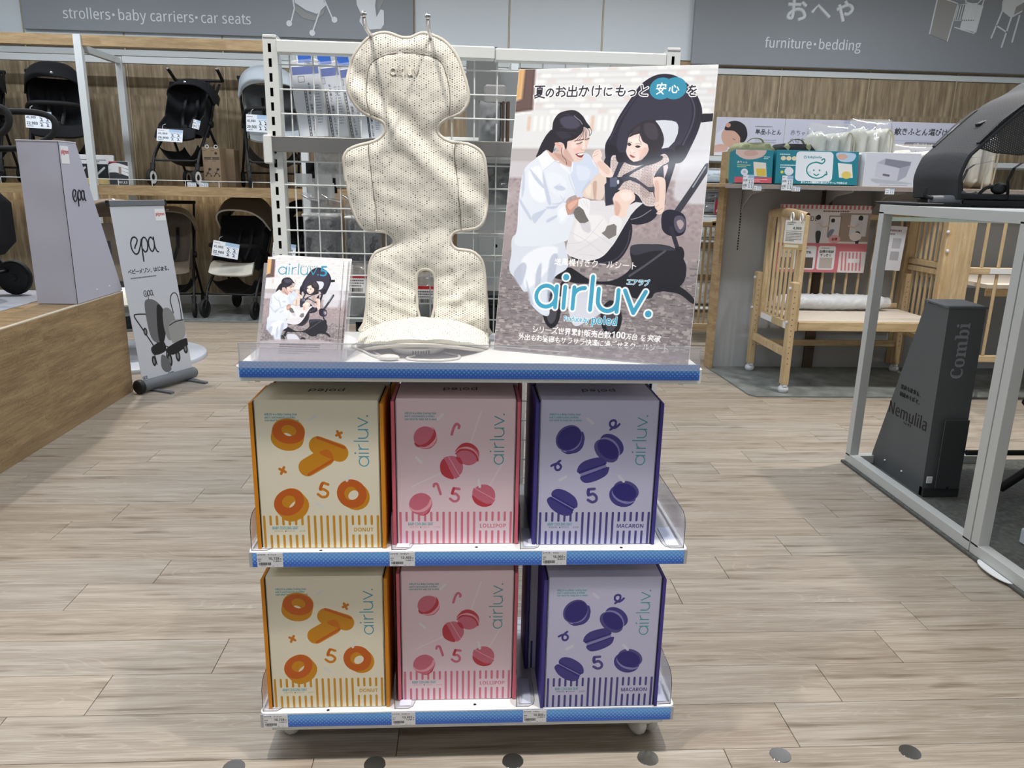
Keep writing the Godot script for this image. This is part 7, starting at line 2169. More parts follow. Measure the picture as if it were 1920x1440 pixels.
	var wb := thing("white_metal_rack", "white metal rack panel with round holes behind the wire, right of the liner", "rack", Vector3(0.03, 0, -0.56))
	var plate_ := mb()
	plate_.slab(-0.07, 0.10, 1.14, 1.195, -0.004, 0.0, 0.001)
	plate_.slab(-0.07, -0.015, 0.9, 1.14, -0.004, 0.0, 0.001)
	plate_.slab(-0.015, 0.04, 1.07, 1.125, -0.006, -0.002, 0.001)
	plate_.prism(v2([0.02, 1.12, 0.10, 1.12, 0.10, 1.05, 0.05, 1.05]), 0.003, Vector3(0, 0, -0.012))
	plate_.prism(v2([-0.015, 1.06, 0.06, 1.06, 0.03, 1.0, -0.015, 0.985]), 0.003, Vector3(0, 0, -0.012))
	part("plate", plate_, M.white_metal, wb)
	part("hole", mb().lathe([Vector2(0, 0.001), Vector2(0.004, 0.001)], 12, Vector3(0.085, 1.165, 0.0), Basis(Vector3.RIGHT, Vector3.BACK, Vector3.UP)).lathe([Vector2(0, 0.001), Vector2(0.005, 0.001)], 12, Vector3(0.03, 1.10, -0.001), Basis(Vector3.RIGHT, Vector3.BACK, Vector3.UP)), M.slot, wb)
	for k in 5:
		one("black_case", mb().box(Vector3(0, 0.011, 0), Vector3(0.10, 0.022, 0.08), 0.004), M.black, "black flat case stacked behind the wire, number %s of the pile from the bottom" % ["one", "two", "three", "four", "five"][k], "case", Vector3(0.07, 0.84 + k * 0.031, -0.50), "black cases behind the wire")
	part("case_shelf", mb().slab(-0.43, 0.43, 0.828, 0.84, -0.60, -0.41, 0.002), M.white_metal, get_node("back_tray"))
	# grey end panel of the fixture behind
	var ep := thing("grey_end_panel", "tall light grey panel of the fixture behind the wire back, right of the liner", "panel", Vector3(0.0, 0, -1.05))
	part("panel", mb().slab(-0.02, 0.075, 0.0, 1.66, -0.03, 0.0, 0.003), mat(Color(0.62, 0.62, 0.61), 0.6), ep)
	part("panel_board", mb().slab(0.075, 0.19, 0.0, 1.60, -0.06, -0.03, 0.003), mat(Color(0.74, 0.745, 0.74), 0.6), ep)
	part("foot", mb().slab(-0.02, 0.19, 0.0, 0.03, -0.25, 0.02, 0.003), M.white_metal, ep)

# ---------------------------------------------------------------- right: bedding bay
func right_wall() -> void:
	M.bay_grey = mat(Color(0.69, 0.695, 0.695), 0.7)
	var g := thing("bedding_gondola", "grey backed gondola with a wooden end board and shelf carrying bedding packs", "gondola")
	part("back_panel", mb().slab(1.748, 5.6, 0.0, 1.272, -3.92, -3.865, 0.002), M.bay_grey, g)
	part("end_board", mb().slab(1.722, 1.746, 0.0, 1.50, -3.925, -3.80, 0.002), M.beam_wood, g)
	part("shelf", mb().slab(1.60, 5.6, 1.268, 1.288, -4.3, -3.425, 0.002), M.beam_wood, g)
	part("shelf_lip", mb().slab(1.60, 5.6, 1.262, 1.29, -3.425, -3.419, 0.001), M.clear, g)
	for x in [1.87, 2.45, 2.79, 3.6]:
		var br := mb().prism(v2([-3.862, 1.266, -3.47, 1.266, -3.47, 1.25, -3.70, 1.225, -3.83, 1.15, -3.862, 1.10]), 0.006, Vector3(x, 0, 0), Basis(Vector3(0, 0, 1), Vector3.UP, Vector3.RIGHT))
		part("bracket", br, M.bay_grey, g)
	var sl := mb()
	for k in 22:
		sl.slab(1.868, 1.876, 0.845 + k * 0.0185, 0.857 + k * 0.0185, -3.8655, -3.8635)
	part("slot_row", sl, M.slot, g)
	part("wood_upright", mb().slab(2.43, 2.50, 0.0, 1.266, -3.864, -3.84, 0.002), mat(Color(0.36, 0.29, 0.22), 0.6), g)
	struct("floor_mat", mb().prism(v2([1.72, 3.80, 1.735, 3.60, 1.76, 3.10, 1.80, 3.055, 6.0, 3.055, 6.0, 3.87, 1.72, 3.87]), 0.008, Vector3(0, 0.0005, 0), Basis(Vector3.RIGHT, Vector3.FORWARD, Vector3.UP)), tri_mat(specks(256, Color(0.47, 0.485, 0.47), 0.22, 12, 0.03), 0.8, 0.6))
	# wall shelf with banners behind
	var ws := thing("bedding_wall_shelf", "white wall shelf carrying the row of printed banners", "shelf", Vector3(0, 0, 0))
	part("board", mb().slab(2.06, 6.6, 1.505, 1.55, -6.47, -5.86, 0.003), M.white_metal, ws)
	part("board_low", mb().slab(2.06, 6.6, 0.95, 0.985, -6.47, -5.86, 0.003), M.white_metal, ws)
	part("end_upright", mb().slab(2.03, 2.07, 0.0, 1.56, -6.47, -5.85, 0.003), M.beam_wood, ws)
	var ban := []
	var c := Cv.new().open(self, 650, 340, 0.8, Color(0.80, 0.80, 0.86))
	c.rect(0, 0, 330, 340, Color(0.80, 0.795, 0.845))
	# sleeping toddler
	c.smooth(v2([-30, 200, 40, 120, 120, 110, 170, 190, 160, 340, -30, 340]), Color(0.86, 0.86, 0.89))
	c.smooth(v2([60, 130, 120, 70, 190, 90, 250, 150, 250, 230, 190, 270, 110, 260, 60, 200]), Color(0.83, 0.66, 0.58))
	c.smooth(v2([80, 110, 110, 45, 190, 30, 270, 70, 300, 150, 280, 210, 240, 220, 230, 170, 170, 120]), Color(0.16, 0.14, 0.15))
	c.ell(110, 70, 24, 20, Color(0.80, 0.60, 0.52))
	c.line(v2([165, 190, 190, 200]), 4, Color(0.3, 0.2, 0.2))
	c.smooth(v2([-10, 260, 50, 240, 110, 250, 120, 290, 60, 310, -10, 310]), Color(0.85, 0.68, 0.62))
	c.greek(370, 70, 250, 1, 17, Color(0.4, 0.4, 0.42), 3)
	c.jp("単品ふとん", 372, 96, 50, 6.5, Color(0.28, 0.28, 0.3), 1.02)
	c.greek(380, 190, 200, 3, 20, Color(0.62, 0.62, 0.66), 4)
	ban.append(tex_mat(c.shut(), 0.5))
	c = Cv.new().open(self, 860, 340, 0.7, Color(0.80, 0.80, 0.86))
	c.jp("赤ちゃんの", 52, 95, 50, 5.5, Color(0.48, 0.48, 0.54), 1.0)
	c.jp("大切な睡眠", 52, 165, 50, 5.5, Color(0.48, 0.48, 0.54), 1.0)
	c.haze(v2([560, 0, 860, 0, 860, 340, 640, 260]), Color(0.70, 0.71, 0.80), 20)
	ban.append(tex_mat(c.shut(), 0.5))
	c = Cv.new().open(self, 1180, 340, 0.7, Color(0.82, 0.82, 0.88))
	c.jp("敷きふとん選びは、赤ちゃん", 180, 52, 66, 8, Color(0.27, 0.27, 0.29), 1.0)
	c.rect(170, 165, 1000, 3, Color(0.68, 0.68, 0.74))
	c.rrect(290, 178, 320, 40, 20, Color(0.55, 0.55, 0.57))
	c.jp("自慢の敷きふとん", 380, 184, 28, 3.5, Color(0.85, 0.85, 0.88))
	c.greek(200, 275, 150, 2, 20, Color(0.5, 0.5, 0.55), 5)
	for k in 8:
		for j in 4:
			c.ell(385 + k * 28, 262 + j * 18, 9, 6, Color(0.45, 0.48, 0.65) if k < 3 else Color(0.68, 0.6, 0.72))
	c.rect(130, 240, 36, 16, Color(0.4, 0.4, 0.42))
	ban.append(tex_mat(c.shut(), 0.5))
	var bl := ["printed banner with a sleeping toddler's face above the bedding packs", "pale printed banner behind the bagged bedding, second of the row", "wide pale printed banner with one large line of characters, behind the black mesh seat"]
	for k in 3:
		one("printed_banner", card([0.65, 0.86, 1.18][k], 0.34, 0.008, 0.001), [ban[k], M.paper], bl[k], "banner", Vector3([2.615, 3.375, 4.41][k], 1.56, -5.92), "printed banners on the wall shelf")
	# bedding in the bay left of the end board
	for k in 6:
		var o := thing("bedding_pack", ["clear-wrapped white pillow on the top level left of the wooden end board", "grey pillow pack below the clear-wrapped one, left of the end board", "white folded quilt pack half way down left of the end board", "white quilt behind the cot bars left of the end board", "cream bedding pack lowest left of the end board", "dark bag left of the end board below the shelf"][k], "bedding", Vector3(2.03 + 0.02 * (k % 2), [1.30, 1.06, 0.86, 0.55, 0.30, 1.15][k], -4.95), 0.0, "bedding packs left of the end board")
		part("filling", crumpled(0.34, [0.1, 0.08, 0.1, 0.2, 0.18, 0.08][k], 0.2, 90 + k, 0.02), [M.pale_fabric, M.grey_fabric, M.cream_fabric, M.cream_fabric, M.cream_fabric, M.dark_fabric][k], o)
		part("clear_wrap", crumpled(0.36, [0.12, 0.1, 0.12, 0.22, 0.2, 0.1][k], 0.23, 95 + k, 0.03), M.film, o)
	var rk := thing("bedding_rack", "white rack of shelves holding bedding left of the wooden end board", "rack")
	for y in [0.28, 0.83, 1.035, 1.285]:
		part("shelf", mb().slab(1.86, 2.5, y, y + 0.012, -5.15, -4.75, 0.002), M.white_metal, rk)
	part("side", mb().slab(2.36, 2.38, 0.0, 1.3, -5.15, -4.75, 0.002), M.white_metal, rk)
	var red := Cv.new().open(self, 60, 60, 1.0, Color(0.62, 0.16, 0.28))
	red.line(v2([10, 50, 25, 20, 40, 45, 50, 15]), 5, Color(0.9, 0.8, 0.82))
	one("small_sign", card(0.1, 0.11, 0.004), [tex_mat(red.shut(), 0.5), M.paper], "small dark red square card on the rack left of the end board", "card", Vector3(2.005, 1.06, -4.72))
	# bags of bedding on the gondola shelf
	var ol := mat(Color(0.60, 0.60, 0.45), 0.6)
	for k in 2:
		var o := thing("quilt_bag", ["olive and grey zipped quilt bag with handles above the teal boxes, left one", "olive and grey zipped quilt bag above the teal boxes, right one"][k], "quilt bag", Vector3(1.85 + k * 0.27, 1.289, -3.72), 0.0, "olive zipped quilt bags")
		part("bag", mb().box(Vector3(0, 0.13, 0), Vector3(0.26, 0.26, 0.24), 0.04), M.dark_fabric if k else ol, o)
		part("band", mb().box(Vector3(-0.07, 0.13, 0.0), Vector3(0.05, 0.265, 0.245), 0.03).box(Vector3(0.07, 0.13, 0.0), Vector3(0.03, 0.265, 0.245), 0.03), ol, o)
		part("handle", mb().tube(curve(v3([-0.06, 0.255, 0.06, -0.03, 0.285, 0.07, 0.03, 0.285, 0.07, 0.06, 0.255, 0.06]), false, 5), 0.008, 6, false, true, 0.4), ol, o)
	var cream := [["cream folded quilt in a clear bag, left of the pair behind the cot sign box", 2.37, 0.29, 0.37], ["cream folded quilt in a clear bag, right of the pair behind the white container box", 2.64, 0.27, 0.40], ["cream bedding in clear wrap at the black mesh seat's edge", 2.98, 0.32, 0.26], ["clear bagged cream bedding seen through the mesh seat's opening", 3.35, 0.3, 0.36]]
	for k in 4:
		var o := thing("bagged_quilt", cream[k][0], "bedding", Vector3(cream[k][1], 1.289, -3.73), 0.0, "bagged cream quilts")
		var w: float = cream[k][2]
		var h: float = cream[k][3]
		for j in 3:
			part("fold", mb().box(Vector3((j - 1) * w * 0.31, h * 0.47, 0), Vector3(w * 0.30, h * 0.92 - 0.02 * (j % 2), 0.22), 0.04), M.cream_fabric, o)
		part("piping", mb().tube(curve(v3([w * 0.16, 0.0, 0.112, w * 0.18, h * 0.6, 0.114, w * 0.3, h * 0.9, 0.1, w * 0.42, h * 0.7, 0.11, w * 0.38, 0.0, 0.112]), false, 5), 0.006, 6), mat(Color(0.72, 0.70, 0.62), 0.8), o)
		part("clear_bag", crumpled(w * 1.06, h * 1.08, 0.27, 110 + k, 0.02), M.film, o)
	# printed display boxes at the shelf's front edge
	var teal := Color(0.13, 0.51, 0.57)
	c = Cv.new().open(self, 250, 210, 1.0, teal)
	c.smooth(v2([-10, -10, 190, -10, 180, 40, 90, 62, 20, 40]), Color(0.87, 0.74, 0.70))
	c.smooth(v2([60, 10, 120, 0, 150, 25, 100, 40, 60, 32]), Color(0.82, 0.66, 0.60))
	c.jp("赤ちゃん", 12, 70, 17, 2.2, Color(0.95, 0.8, 0.8), 1.05)
	c.greek(14, 95, 90, 2, 11, Color(0.9, 0.88, 0.6), 2)
	c.ell(64, 142, 24, 22, Color(0.9, 0.9, 0.92))
	c.ell(64, 142, 10, 10, Color(0.75, 0.78, 0.85))
	c.poly(v2([120, 75, 205, 80, 215, 170, 130, 168]), Color(0.90, 0.88, 0.82))
	c.poly(v2([140, 118, 205, 118, 210, 165, 150, 165]), Color(0.88, 0.76, 0.30))
	c.rect(0, 174, 250, 40, Color(0.83, 0.36, 0.40))
	c.greek(100, 186, 120, 2, 10, Color(0.95, 0.85, 0.85), 7)
	c.greek(190, 40, 40, 2, 10, Color(0.9, 0.92, 0.9), 8)
	var t1 := tex_mat(c.shut(), 0.4)
	c = Cv.new().open(self, 540, 210, 1.1, teal)
	for k in 3: c.ell(44 + k * 36, 50, 17, 14, Color(0.92, 0.86, 0.72))
	c.greek(20, 22, 90, 1, 12, Color(0.9, 0.95, 0.95), 2)
	c.greek(26, 90, 110, 2, 14, Color(0.95, 0.97, 0.97), 3)
	c.ell(86, 132, 30, 26, Color(0.90, 0.91, 0.93))
	c.ell(40, 138, 10, 10, Color(0.9, 0.85, 0.3))
	c.rrect(128, 4, 246, 188, 26, Color(0.93, 0.95, 0.97))
	c.text("BabySmile", 204, 46, 19, teal, true)
	c.ell(188, 40, 9, 9, teal)
	c.ell(188, 40, 6, 6, Color(0.93, 0.95, 0.97))
	# the line-drawn baby face emblem
	var tl := Color(0.12, 0.55, 0.55)
	c.line(c.ring(268, 122, 66, 50, 0.1, 0.35, TAU - 1.15, 40), 8, tl)
	c.soft(v2([262, 70, 300, 78, 318, 62, 312, 48, 298, 56]), 8, tl)
	c.soft(v2([333, 130, 338, 146, 326, 150]), 8, tl)
	c.ell(250, 122, 5, 6, tl)
	c.ell(288, 122, 5, 6, tl)
	c.soft(v2([252, 146, 268, 155, 284, 146]), 7, tl)
	c.ell(222, 136, 12, 7, Color(0.80, 0.90, 0.92))
	c.smooth(v2([390, 14, 440, 4, 520, 14, 500, 60, 420, 60]), Color(0.72, 0.82, 0.92))
	c.smooth(v2([400, 24, 440, 14, 470, 32, 440, 50, 405, 44]), Color(0.86, 0.70, 0.62))
	c.poly(v2([405, 72, 500, 78, 512, 165, 420, 165]), Color(0.92, 0.92, 0.9))
	c.ell(468, 148, 32, 24, Color(0.90, 0.80, 0.42))
	c.jp("赤ちゃんの睡眠時の変化をアラームでお知らせ", 168, 192, 15, 2.4, Color(0.95, 0.97, 0.97), 0.98)
	var t2 := tex_mat(c.shut(), 0.4)
	c = Cv.new().open(self, 360, 210, 1.0, Color(0.85, 0.86, 0.90))
	c.poly(v2([72, 62, 230, 92, 224, 176, 72, 150]), Color(0.80, 0.81, 0.86))
	c.poly(v2([230, 92, 300, 70, 280, 145, 224, 176]), Color(0.68, 0.69, 0.75))
	c.poly(v2([72, 62, 130, 32, 306, 50, 300, 72, 230, 92]), Color(0.55, 0.56, 0.62))
	c.poly(v2([72, 62, 130, 32, 128, 74]), Color(0.72, 0.73, 0.79))
	c.line(v2([72, 62, 130, 32, 306, 50, 300, 66]), 6, Color(0.82, 0.83, 0.88))
	c.line(v2([130, 135, 165, 140]), 14, Color(0.45, 0.45, 0.5))
	c.haze(v2([60, 160, 280, 180, 320, 190, 100, 190]), Color(0.70, 0.71, 0.76, 0.7), 10)
	c.greek(110, 198, 220, 1, 7, Color(0.5, 0.5, 0.55), 9)
	var t3 := tex_mat(c.shut(), 0.4)
	var edge := mat(teal, 0.5)
	var d1 := one("display_box", card(0.245, 0.205, 0.11, 0.002), [t1, edge], "teal printed display box with a pink foot, first on the shelf edge", "display box", Vector3(1.79, 1.289, -3.52), "", Vector3(-0.12, 0, 0))
	one("display_box", card(0.535, 0.208, 0.11, 0.002), [t2, edge], "teal printed display box with a line-drawn baby face on white", "display box", Vector3(2.20, 1.289, -3.52), "", Vector3(-0.12, 0, 0))
	one("display_box", card(0.36, 0.21, 0.14, 0.002), [t3, M.paper], "white printed box with a picture of a grey storage bin, left of the mesh seat", "display box", Vector3(2.675, 1.289, -3.52))
	one("wire_bin_box", card(0.085, 0.2, 0.12, 0.002), [mat(Color(0.6, 0.62, 0.66), 0.5), M.paper], "narrow grey box side between the teal and the white display boxes", "display box", Vector3(2.475, 1.289, -3.57))
	var pc := tex_mat(price_card(24, "4,980"), 0.35)
	for k in 5:
		one("shelf_price_tag", card([0.07, 0.055, 0.07, 0.055, 0.06][k], [0.09, 0.03, 0.09, 0.03, 0.035][k], 0.002), [pc, M.paper], ["tall white tag on the shelf edge under the first teal box, left", "small white tag on the shelf edge under the first teal box, right", "tall white tag on the shelf edge under the second teal box", "small white tag right of the tall tag under the second teal box", "small white tag on the shelf edge under the white container box"][k], "price tag", Vector3([1.74, 1.80, 1.99, 2.05, 2.66][k], [1.255, 1.25, 1.255, 1.25, 1.245][k], -3.412), "price tags on the bedding shelf edge")

# ---------------------------------------------------------------- cots
func spindles(o: Node3D, a: Vector3, b: Vector3, num: int, h: float, w := 0.018) -> void:
	var sm := mb().box(Vector3(0, h / 2, 0), Vector3(w, h, w * 0.8), 0.004).done()
	for k in num:
		part("spindle", sm, M.pine_v, o, a.lerp(b, (k + 0.5) / num))
func cots() -> void:
	var o := thing("cot", "open-sided pine cot on white casters with a slatted end, nearest the grey wall", "cot", Vector3(2.0, 0, -3.15))
	var L := 1.06
	var D := 0.60
	M.cot_caster = mat(Color(0.85, 0.85, 0.86), 0.4)
	for p in [[0.0, 0.0], [0.0, -D], [L, 0.0], [L, -D]]:
		part("leg", mb().slab(p[0] - 0.022, p[0] + 0.022, 0.06, 0.71, p[1] - 0.028, p[1] + 0.028, 0.006), M.pine_v, o)
		var cs := part("caster", mb().ball(Vector3(p[0], 0.029, p[1]), 0.029, 14, Vector3(1.15, 1, 1.15)), M.cot_caster, o)
		part("caster_stem", mb().box(Vector3(p[0], 0.055, p[1] + 0.004), Vector3(0.03, 0.02, 0.05), 0.005), M.cot_caster, cs)
		var hol := mb()
		for k in 14:
			hol.ball(Vector3(p[0] - 0.004, 0.2 + k * 0.035, p[1] + 0.0285), 0.003, 6)
		part("peg_holes", hol, M.slot, o)
	for y in [0.46, 0.67]:
		for z in [0.0, -D]:
			part("white_knob", mb().ball(Vector3(-0.024, y, z), 0.012, 10), M.cot_caster, o)
	# slatted ends
	for x in [0.035]:
		part("end_post", mb().slab(x - 0.016, x + 0.016, 0.40, 1.115, -0.045, -0.005, 0.006), M.pine_v, o)
		part("end_post", mb().slab(x - 0.016, x + 0.016, 0.40, 1.115, -D + 0.005, -D + 0.045, 0.006), M.pine_v, o)
		var top := mb().grid(func(u: float, v: float) -> Vector3:
			var t := u * TAU
			var zz := lerpf(-0.005, -D + 0.005, v)
			var bow := 0.018 * sin(v * PI)
			return Vector3(x + cos(t) * 0.017, 1.10 + bow + sin(t) * 0.028, zz), 12, 14, true)
		part("top_rail", top, M.pine_v, o)
		part("bottom_rail", mb().slab(x - 0.014, x + 0.014, 0.395, 0.445, -D + 0.045, -0.045, 0.004), M.pine_v, o)
		spindles(o, Vector3(x, 0.445, -0.06), Vector3(x, 0.445, -D + 0.06), 7, 0.645)
		part("low_stretcher", mb().slab(x - 0.05, x - 0.02, 0.235, 0.285, -D + 0.028, -0.028, 0.004), M.pine_v, o)
	part("rail_label", mb().slab(0.0185, 0.0205, 0.40, 0.438, -0.54, -0.35).slab(0.0185, 0.0205, 0.40, 0.438, -0.16, -0.05), M.paper, o)
	part("back_stretcher", mb().slab(0.022, L - 0.022, 0.19, 0.235, -D - 0.012, -D + 0.012, 0.004), M.pine_h, o)
	part("front_rail", mb().slab(0.055, L - 0.055, 0.405, 0.462, -0.03, -0.004, 0.004), M.pine_h, o)
	part("back_rail", mb().slab(0.055, L - 0.055, 1.07, 1.11, -D + 0.0, -D + 0.024, 0.004), M.pine_h, o)
	part("back_rail", mb().slab(0.055, L - 0.055, 0.47, 0.505, -D + 0.0, -D + 0.024, 0.004), M.pine_h, o)
	spindles(o, Vector3(0.06, 0.505, -D + 0.012), Vector3(L - 0.06, 0.505, -D + 0.012), 11, 0.565)
	M.slat = mat(Color(0.86, 0.82, 0.76), 0.6)
	for k in 10:
		part("bed_slat", mb().box(Vector3(L / 2, 0.461, -0.055 - k * 0.0535), Vector3(L - 0.115, 0.012, 0.049), 0.004), M.slat, o)
	var r := thing("rolled_mattress", "white rolled mattress in crinkled clear wrap lying along the back of the cot", "mattress", Vector3(2.47, 0.469, -3.62))
	part("roll", mb().lathe([Vector2(0, -0.36), Vector2(0.04, -0.355), Vector2(0.048, -0.34), Vector2(0.048, 0.34), Vector2(0.04, 0.355), Vector2(0, 0.36)], 20, Vector3(0, 0.056, 0), WHEEL_TURN, 0.2), M.white, r)
	var n := noise(33, 14.0, 3)
	part("clear_wrap", mb().grid(func(u: float, v: float) -> Vector3:
		var t := u * TAU
		var e := pow(sin(PI * clampf(v, 0.02, 0.98)), 0.16)
		var rr := (0.062 + 0.012 * n.get_noise_2d(sin(t) * 0.5 + 3.0, v * 3.0)) * e
		return Vector3((v - 0.5) * 0.80, 0.056 + sin(t) * rr * 0.85, cos(t) * rr * 1.15), 20, 44, true), M.frost, r)
	# pink sign, paper and price card
	var c := Cv.new().open(self, 640, 470, 0.9, Color(0.87, 0.84, 0.84))
	for k in 22:
		c.rect(k * 30, 0, 15, 26, Color(0.78, 0.42, 0.45))
	c.ell(20, 26, 6, 6, Color(0.78, 0.42, 0.45))
	c.greek(300, 36, 290, 1, 20, Color(0.45, 0.32, 0.32), 3)
	c.text("WIDE", 160, 110, 44, Color(0.15, 0.15, 0.17), false)
	c.rect(420, 50, 220, 200, Color(0.62, 0.55, 0.5))
	c.rect(345, 70, 90, 150, Color(0.55, 0.47, 0.40))
	c.rect(352, 78, 76, 134, Color(0.86, 0.85, 0.85))
	c.rect(500, 62, 120, 150, Color(0.84, 0.83, 0.83))
	for q in [[280, 1.0, -1], [560, 0.95, 1]]:
		var x: float = q[0]
		var f: float = q[2]
		c.ell(x + 10 * f, 85, 17, 19, Color(0.14, 0.13, 0.14))
		c.smooth(v2([x - 20, 110, x + 22, 104, x + 30, 150, x + 18, 190, x - 18, 190]), Color(0.80, 0.80, 0.81))
		c.smooth(v2([x - 18, 186, x + 18, 186, x + 14, 262, x - 6, 264]), Color(0.20, 0.21, 0.24))
		c.soft([Vector2(x, 125), Vector2(x + 30 * f * -1, 150), Vector2(x + 70 * -f, 140)], 10, Color(0.84, 0.72, 0.66))
	c.ell(375, 105, 14, 15, Color(0.16, 0.15, 0.16))
	c.smooth(v2([355, 125, 390, 122, 395, 170, 360, 175]), Color(0.85, 0.85, 0.86))
	c.smooth(v2([360, 172, 392, 170, 370, 220, 350, 222]), Color(0.5, 0.52, 0.58))
	c.ell(400, 235, 42, 30, Color(0.88, 0.66, 0.66))
	c.ell(548, 215, 42, 30, Color(0.90, 0.86, 0.84))
	c.jp("自慢", 380, 224, 20, 2.6, Color(0.5, 0.15, 0.18))
	c.rect(0, 264, 640, 206, Color(0.80, 0.45, 0.48))
	for k in 3:
		c.rrect(20 + k * 138, 284, 124, 168, 14, Color(0.89, 0.88, 0.88))
		c.rect(36 + k * 138, 366, 92, 76, [Color(0.5, 0.45, 0.42), Color(0.35, 0.30, 0.27), Color(0.72, 0.68, 0.64)][k])
		c.greek(40 + k * 138, 296, 80, 1, 13, Color(0.6, 0.55, 0.55), k)
	c.jp("おくに", 50, 318, 22, 3.2, Color(0.2, 0.17, 0.17), 0.9)
	c.jp("でもでも", 168, 318, 22, 3.2, Color(0.2, 0.17, 0.17), 0.9)
	c.jp("自慢の収納", 304, 312, 21, 2.8, Color(0.2, 0.17, 0.17), 0.98)
	c.jp("すっきり", 312, 338, 21, 2.8, Color(0.2, 0.17, 0.17), 0.98)
	c.rect(450, 320, 190, 150, Color(0.87, 0.84, 0.83))
	for k in 6: c.line([Vector2(470 + k * 26, 330), Vector2(478 + k * 26, 452)], 12, Color(0.83, 0.50, 0.52))
	c.rect(520, 370, 80, 30, Color(0.9, 0.87, 0.86))
	one("pink_sign_board", card(0.63, 0.45, 0.008, 0.001), [tex_mat(c.shut(), 0.5), M.paper], "pink and white printed sign board standing on the cot against its back bars", "sign", Vector3(2.40, 0.715, -3.705))
	c = Cv.new().open(self, 220, 300, 0.9, Color(0.84, 0.84, 0.86))
	c.greek(20, 24, 160, 2, 24, Color(0.5, 0.4, 0.42), 2)
	c.greek(24, 90, 80, 12, 13, Color(0.6, 0.6, 0.62), 3)
	c.rect(126, 80, 66, 70, Color(0.7, 0.7, 0.72))
	c.rect(126, 170, 66, 60, Color(0.66, 0.66, 0.68))
	one("notice_sheet", card(0.215, 0.295, 0.003), [tex_mat(c.shut(), 0.5), M.paper], "white notice sheet hung at the cot's right end beside the glass case frame", "notice", Vector3(2.82, 0.745, -3.62), "", Vector3(0, 0.1, -0.04))
	c = Cv.new().open(self, 110, 170, 1.2, Color(0.86, 0.85, 0.82))
	c.greek(12, 12, 50, 2, 9, Color(0.3, 0.3, 0.3), 4)
	c.text("4,980", 46, 52, 20, Color(0.15, 0.15, 0.15), true)
	c.rect(8, 62, 94, 2, Color(0.3, 0.3, 0.3))
	c.greek(10, 72, 90, 6, 9, Color(0.35, 0.34, 0.32), 5)
	c.rect(0, 134, 110, 36, Color(0.72, 0.62, 0.42))
	c.rect(8, 142, 80, 16, Color(0.85, 0.83, 0.76))
	var pt := thing("cot_price_card", "printed price card tied by white loops to the cot's slatted end", "price card", Vector3(1.975, 0.905, -3.19), deg_to_rad(-38.0))
	part("card", card(0.115, 0.175, 0.002), [tex_mat(c.shut(), 0.35), M.paper], pt)
	part("loop", mb().tube(arc(Vector3(-0.02, 0.195, 0.0), 0.026, 0, TAU, 16, Vector3.RIGHT * 0.5 + Vector3.BACK * 0.7, Vector3.UP), 0.004, 6, true).tube(arc(Vector3(0.035, 0.19, 0.0), 0.024, 0, TAU, 16, Vector3.RIGHT * 0.5 + Vector3.BACK * 0.7, Vector3.UP), 0.004, 6, true), M.white, pt)
	# second cot with a drop side, behind the glass case
	var q := thing("cot", "taller pine cot with barred sides seen through the glass case", "cot", Vector3(3.09, 0, -2.98))
	for p in [[0.0, -0.40], [-0.18, 0.02], [1.0, 0.02], [1.0, -0.84], [0.0, -0.84]]:
		part("post", mb().slab(p[0] - 0.045, p[0] + 0.045, 0.05, 1.19, p[1] - 0.03, p[1] + 0.03, 0.006), M.pine_v, q)
	for y in [0.30, 0.755, 0.80, 1.15]:
		part("end_rail", mb().slab(-0.02, 0.02, y - 0.018, y + 0.018, -0.81, -0.43, 0.004), M.pine_v, q)
	spindles(q, Vector3(0, 0.318, -0.79), Vector3(0, 0.318, -0.44), 6, 0.42)
	spindles(q, Vector3(0, 0.818, -0.79), Vector3(0, 0.818, -0.44), 6, 0.32)
	for y in [0.28, 0.815, 1.15]:
		part("side_rail", mb().slab(-0.135, 0.955, y - 0.02, y + 0.02, 0.0, 0.03, 0.004), M.pine_h, q)
	spindles(q, Vector3(-0.1, 0.3, 0.015), Vector3(0.95, 0.3, 0.015), 10, 0.495)
	spindles(q, Vector3(-0.1, 0.835, 0.015), Vector3(0.95, 0.835, 0.015), 10, 0.295)
	part("rail_label", mb().slab(0.0, 0.22, 0.80, 0.832, 0.03, 0.032), M.paper, q)
	part("bed_board", mb().slab(0.05, 0.95, 0.70, 0.73, -0.8, -0.04, 0.004), M.slat, q)
	part("bed_rail", mb().slab(0.05, 0.95, 0.655, 0.70, -0.06, -0.04, 0.004), M.pine_h, q)
	for p in [[-0.045, 1.02], [0.045, 1.02], [-0.03, 0.9]]:
		part("white_knob", mb().ball(Vector3(p[0], p[1], -0.365), 0.012, 10), M.cot_caster, q)
	# cot side left of the end board
	var lc := thing("small_cot", "pine cot side with thin bars left of the wooden end board, behind the poster", "cot", Vector3(1.93, 0, -4.62))
	part("top_rail", mb().box(Vector3(0, 0.99, 0), Vector3(0.05, 0.05, 0.03), 0.01, Basis(Vector3.BACK, 0.1)).box(Vector3(-0.02, 0.985, 0), Vector3(0.32, 0.045, 0.03), 0.01), M.pine_h, lc)
	part("bottom_rail", mb().box(Vector3(-0.02, 0.16, 0), Vector3(0.32, 0.06, 0.03), 0.006), M.pine_h, lc)
	spindles(lc, Vector3(-0.17, 0.19, 0), Vector3(0.13, 0.19, 0), 7, 0.775)
	part("foot", mb().slab(-0.17, -0.14, 0.0, 0.14, -0.02, 0.02, 0.004).slab(0.10, 0.13, 0.0, 0.14, -0.02, 0.02, 0.004), M.pine_v, lc)

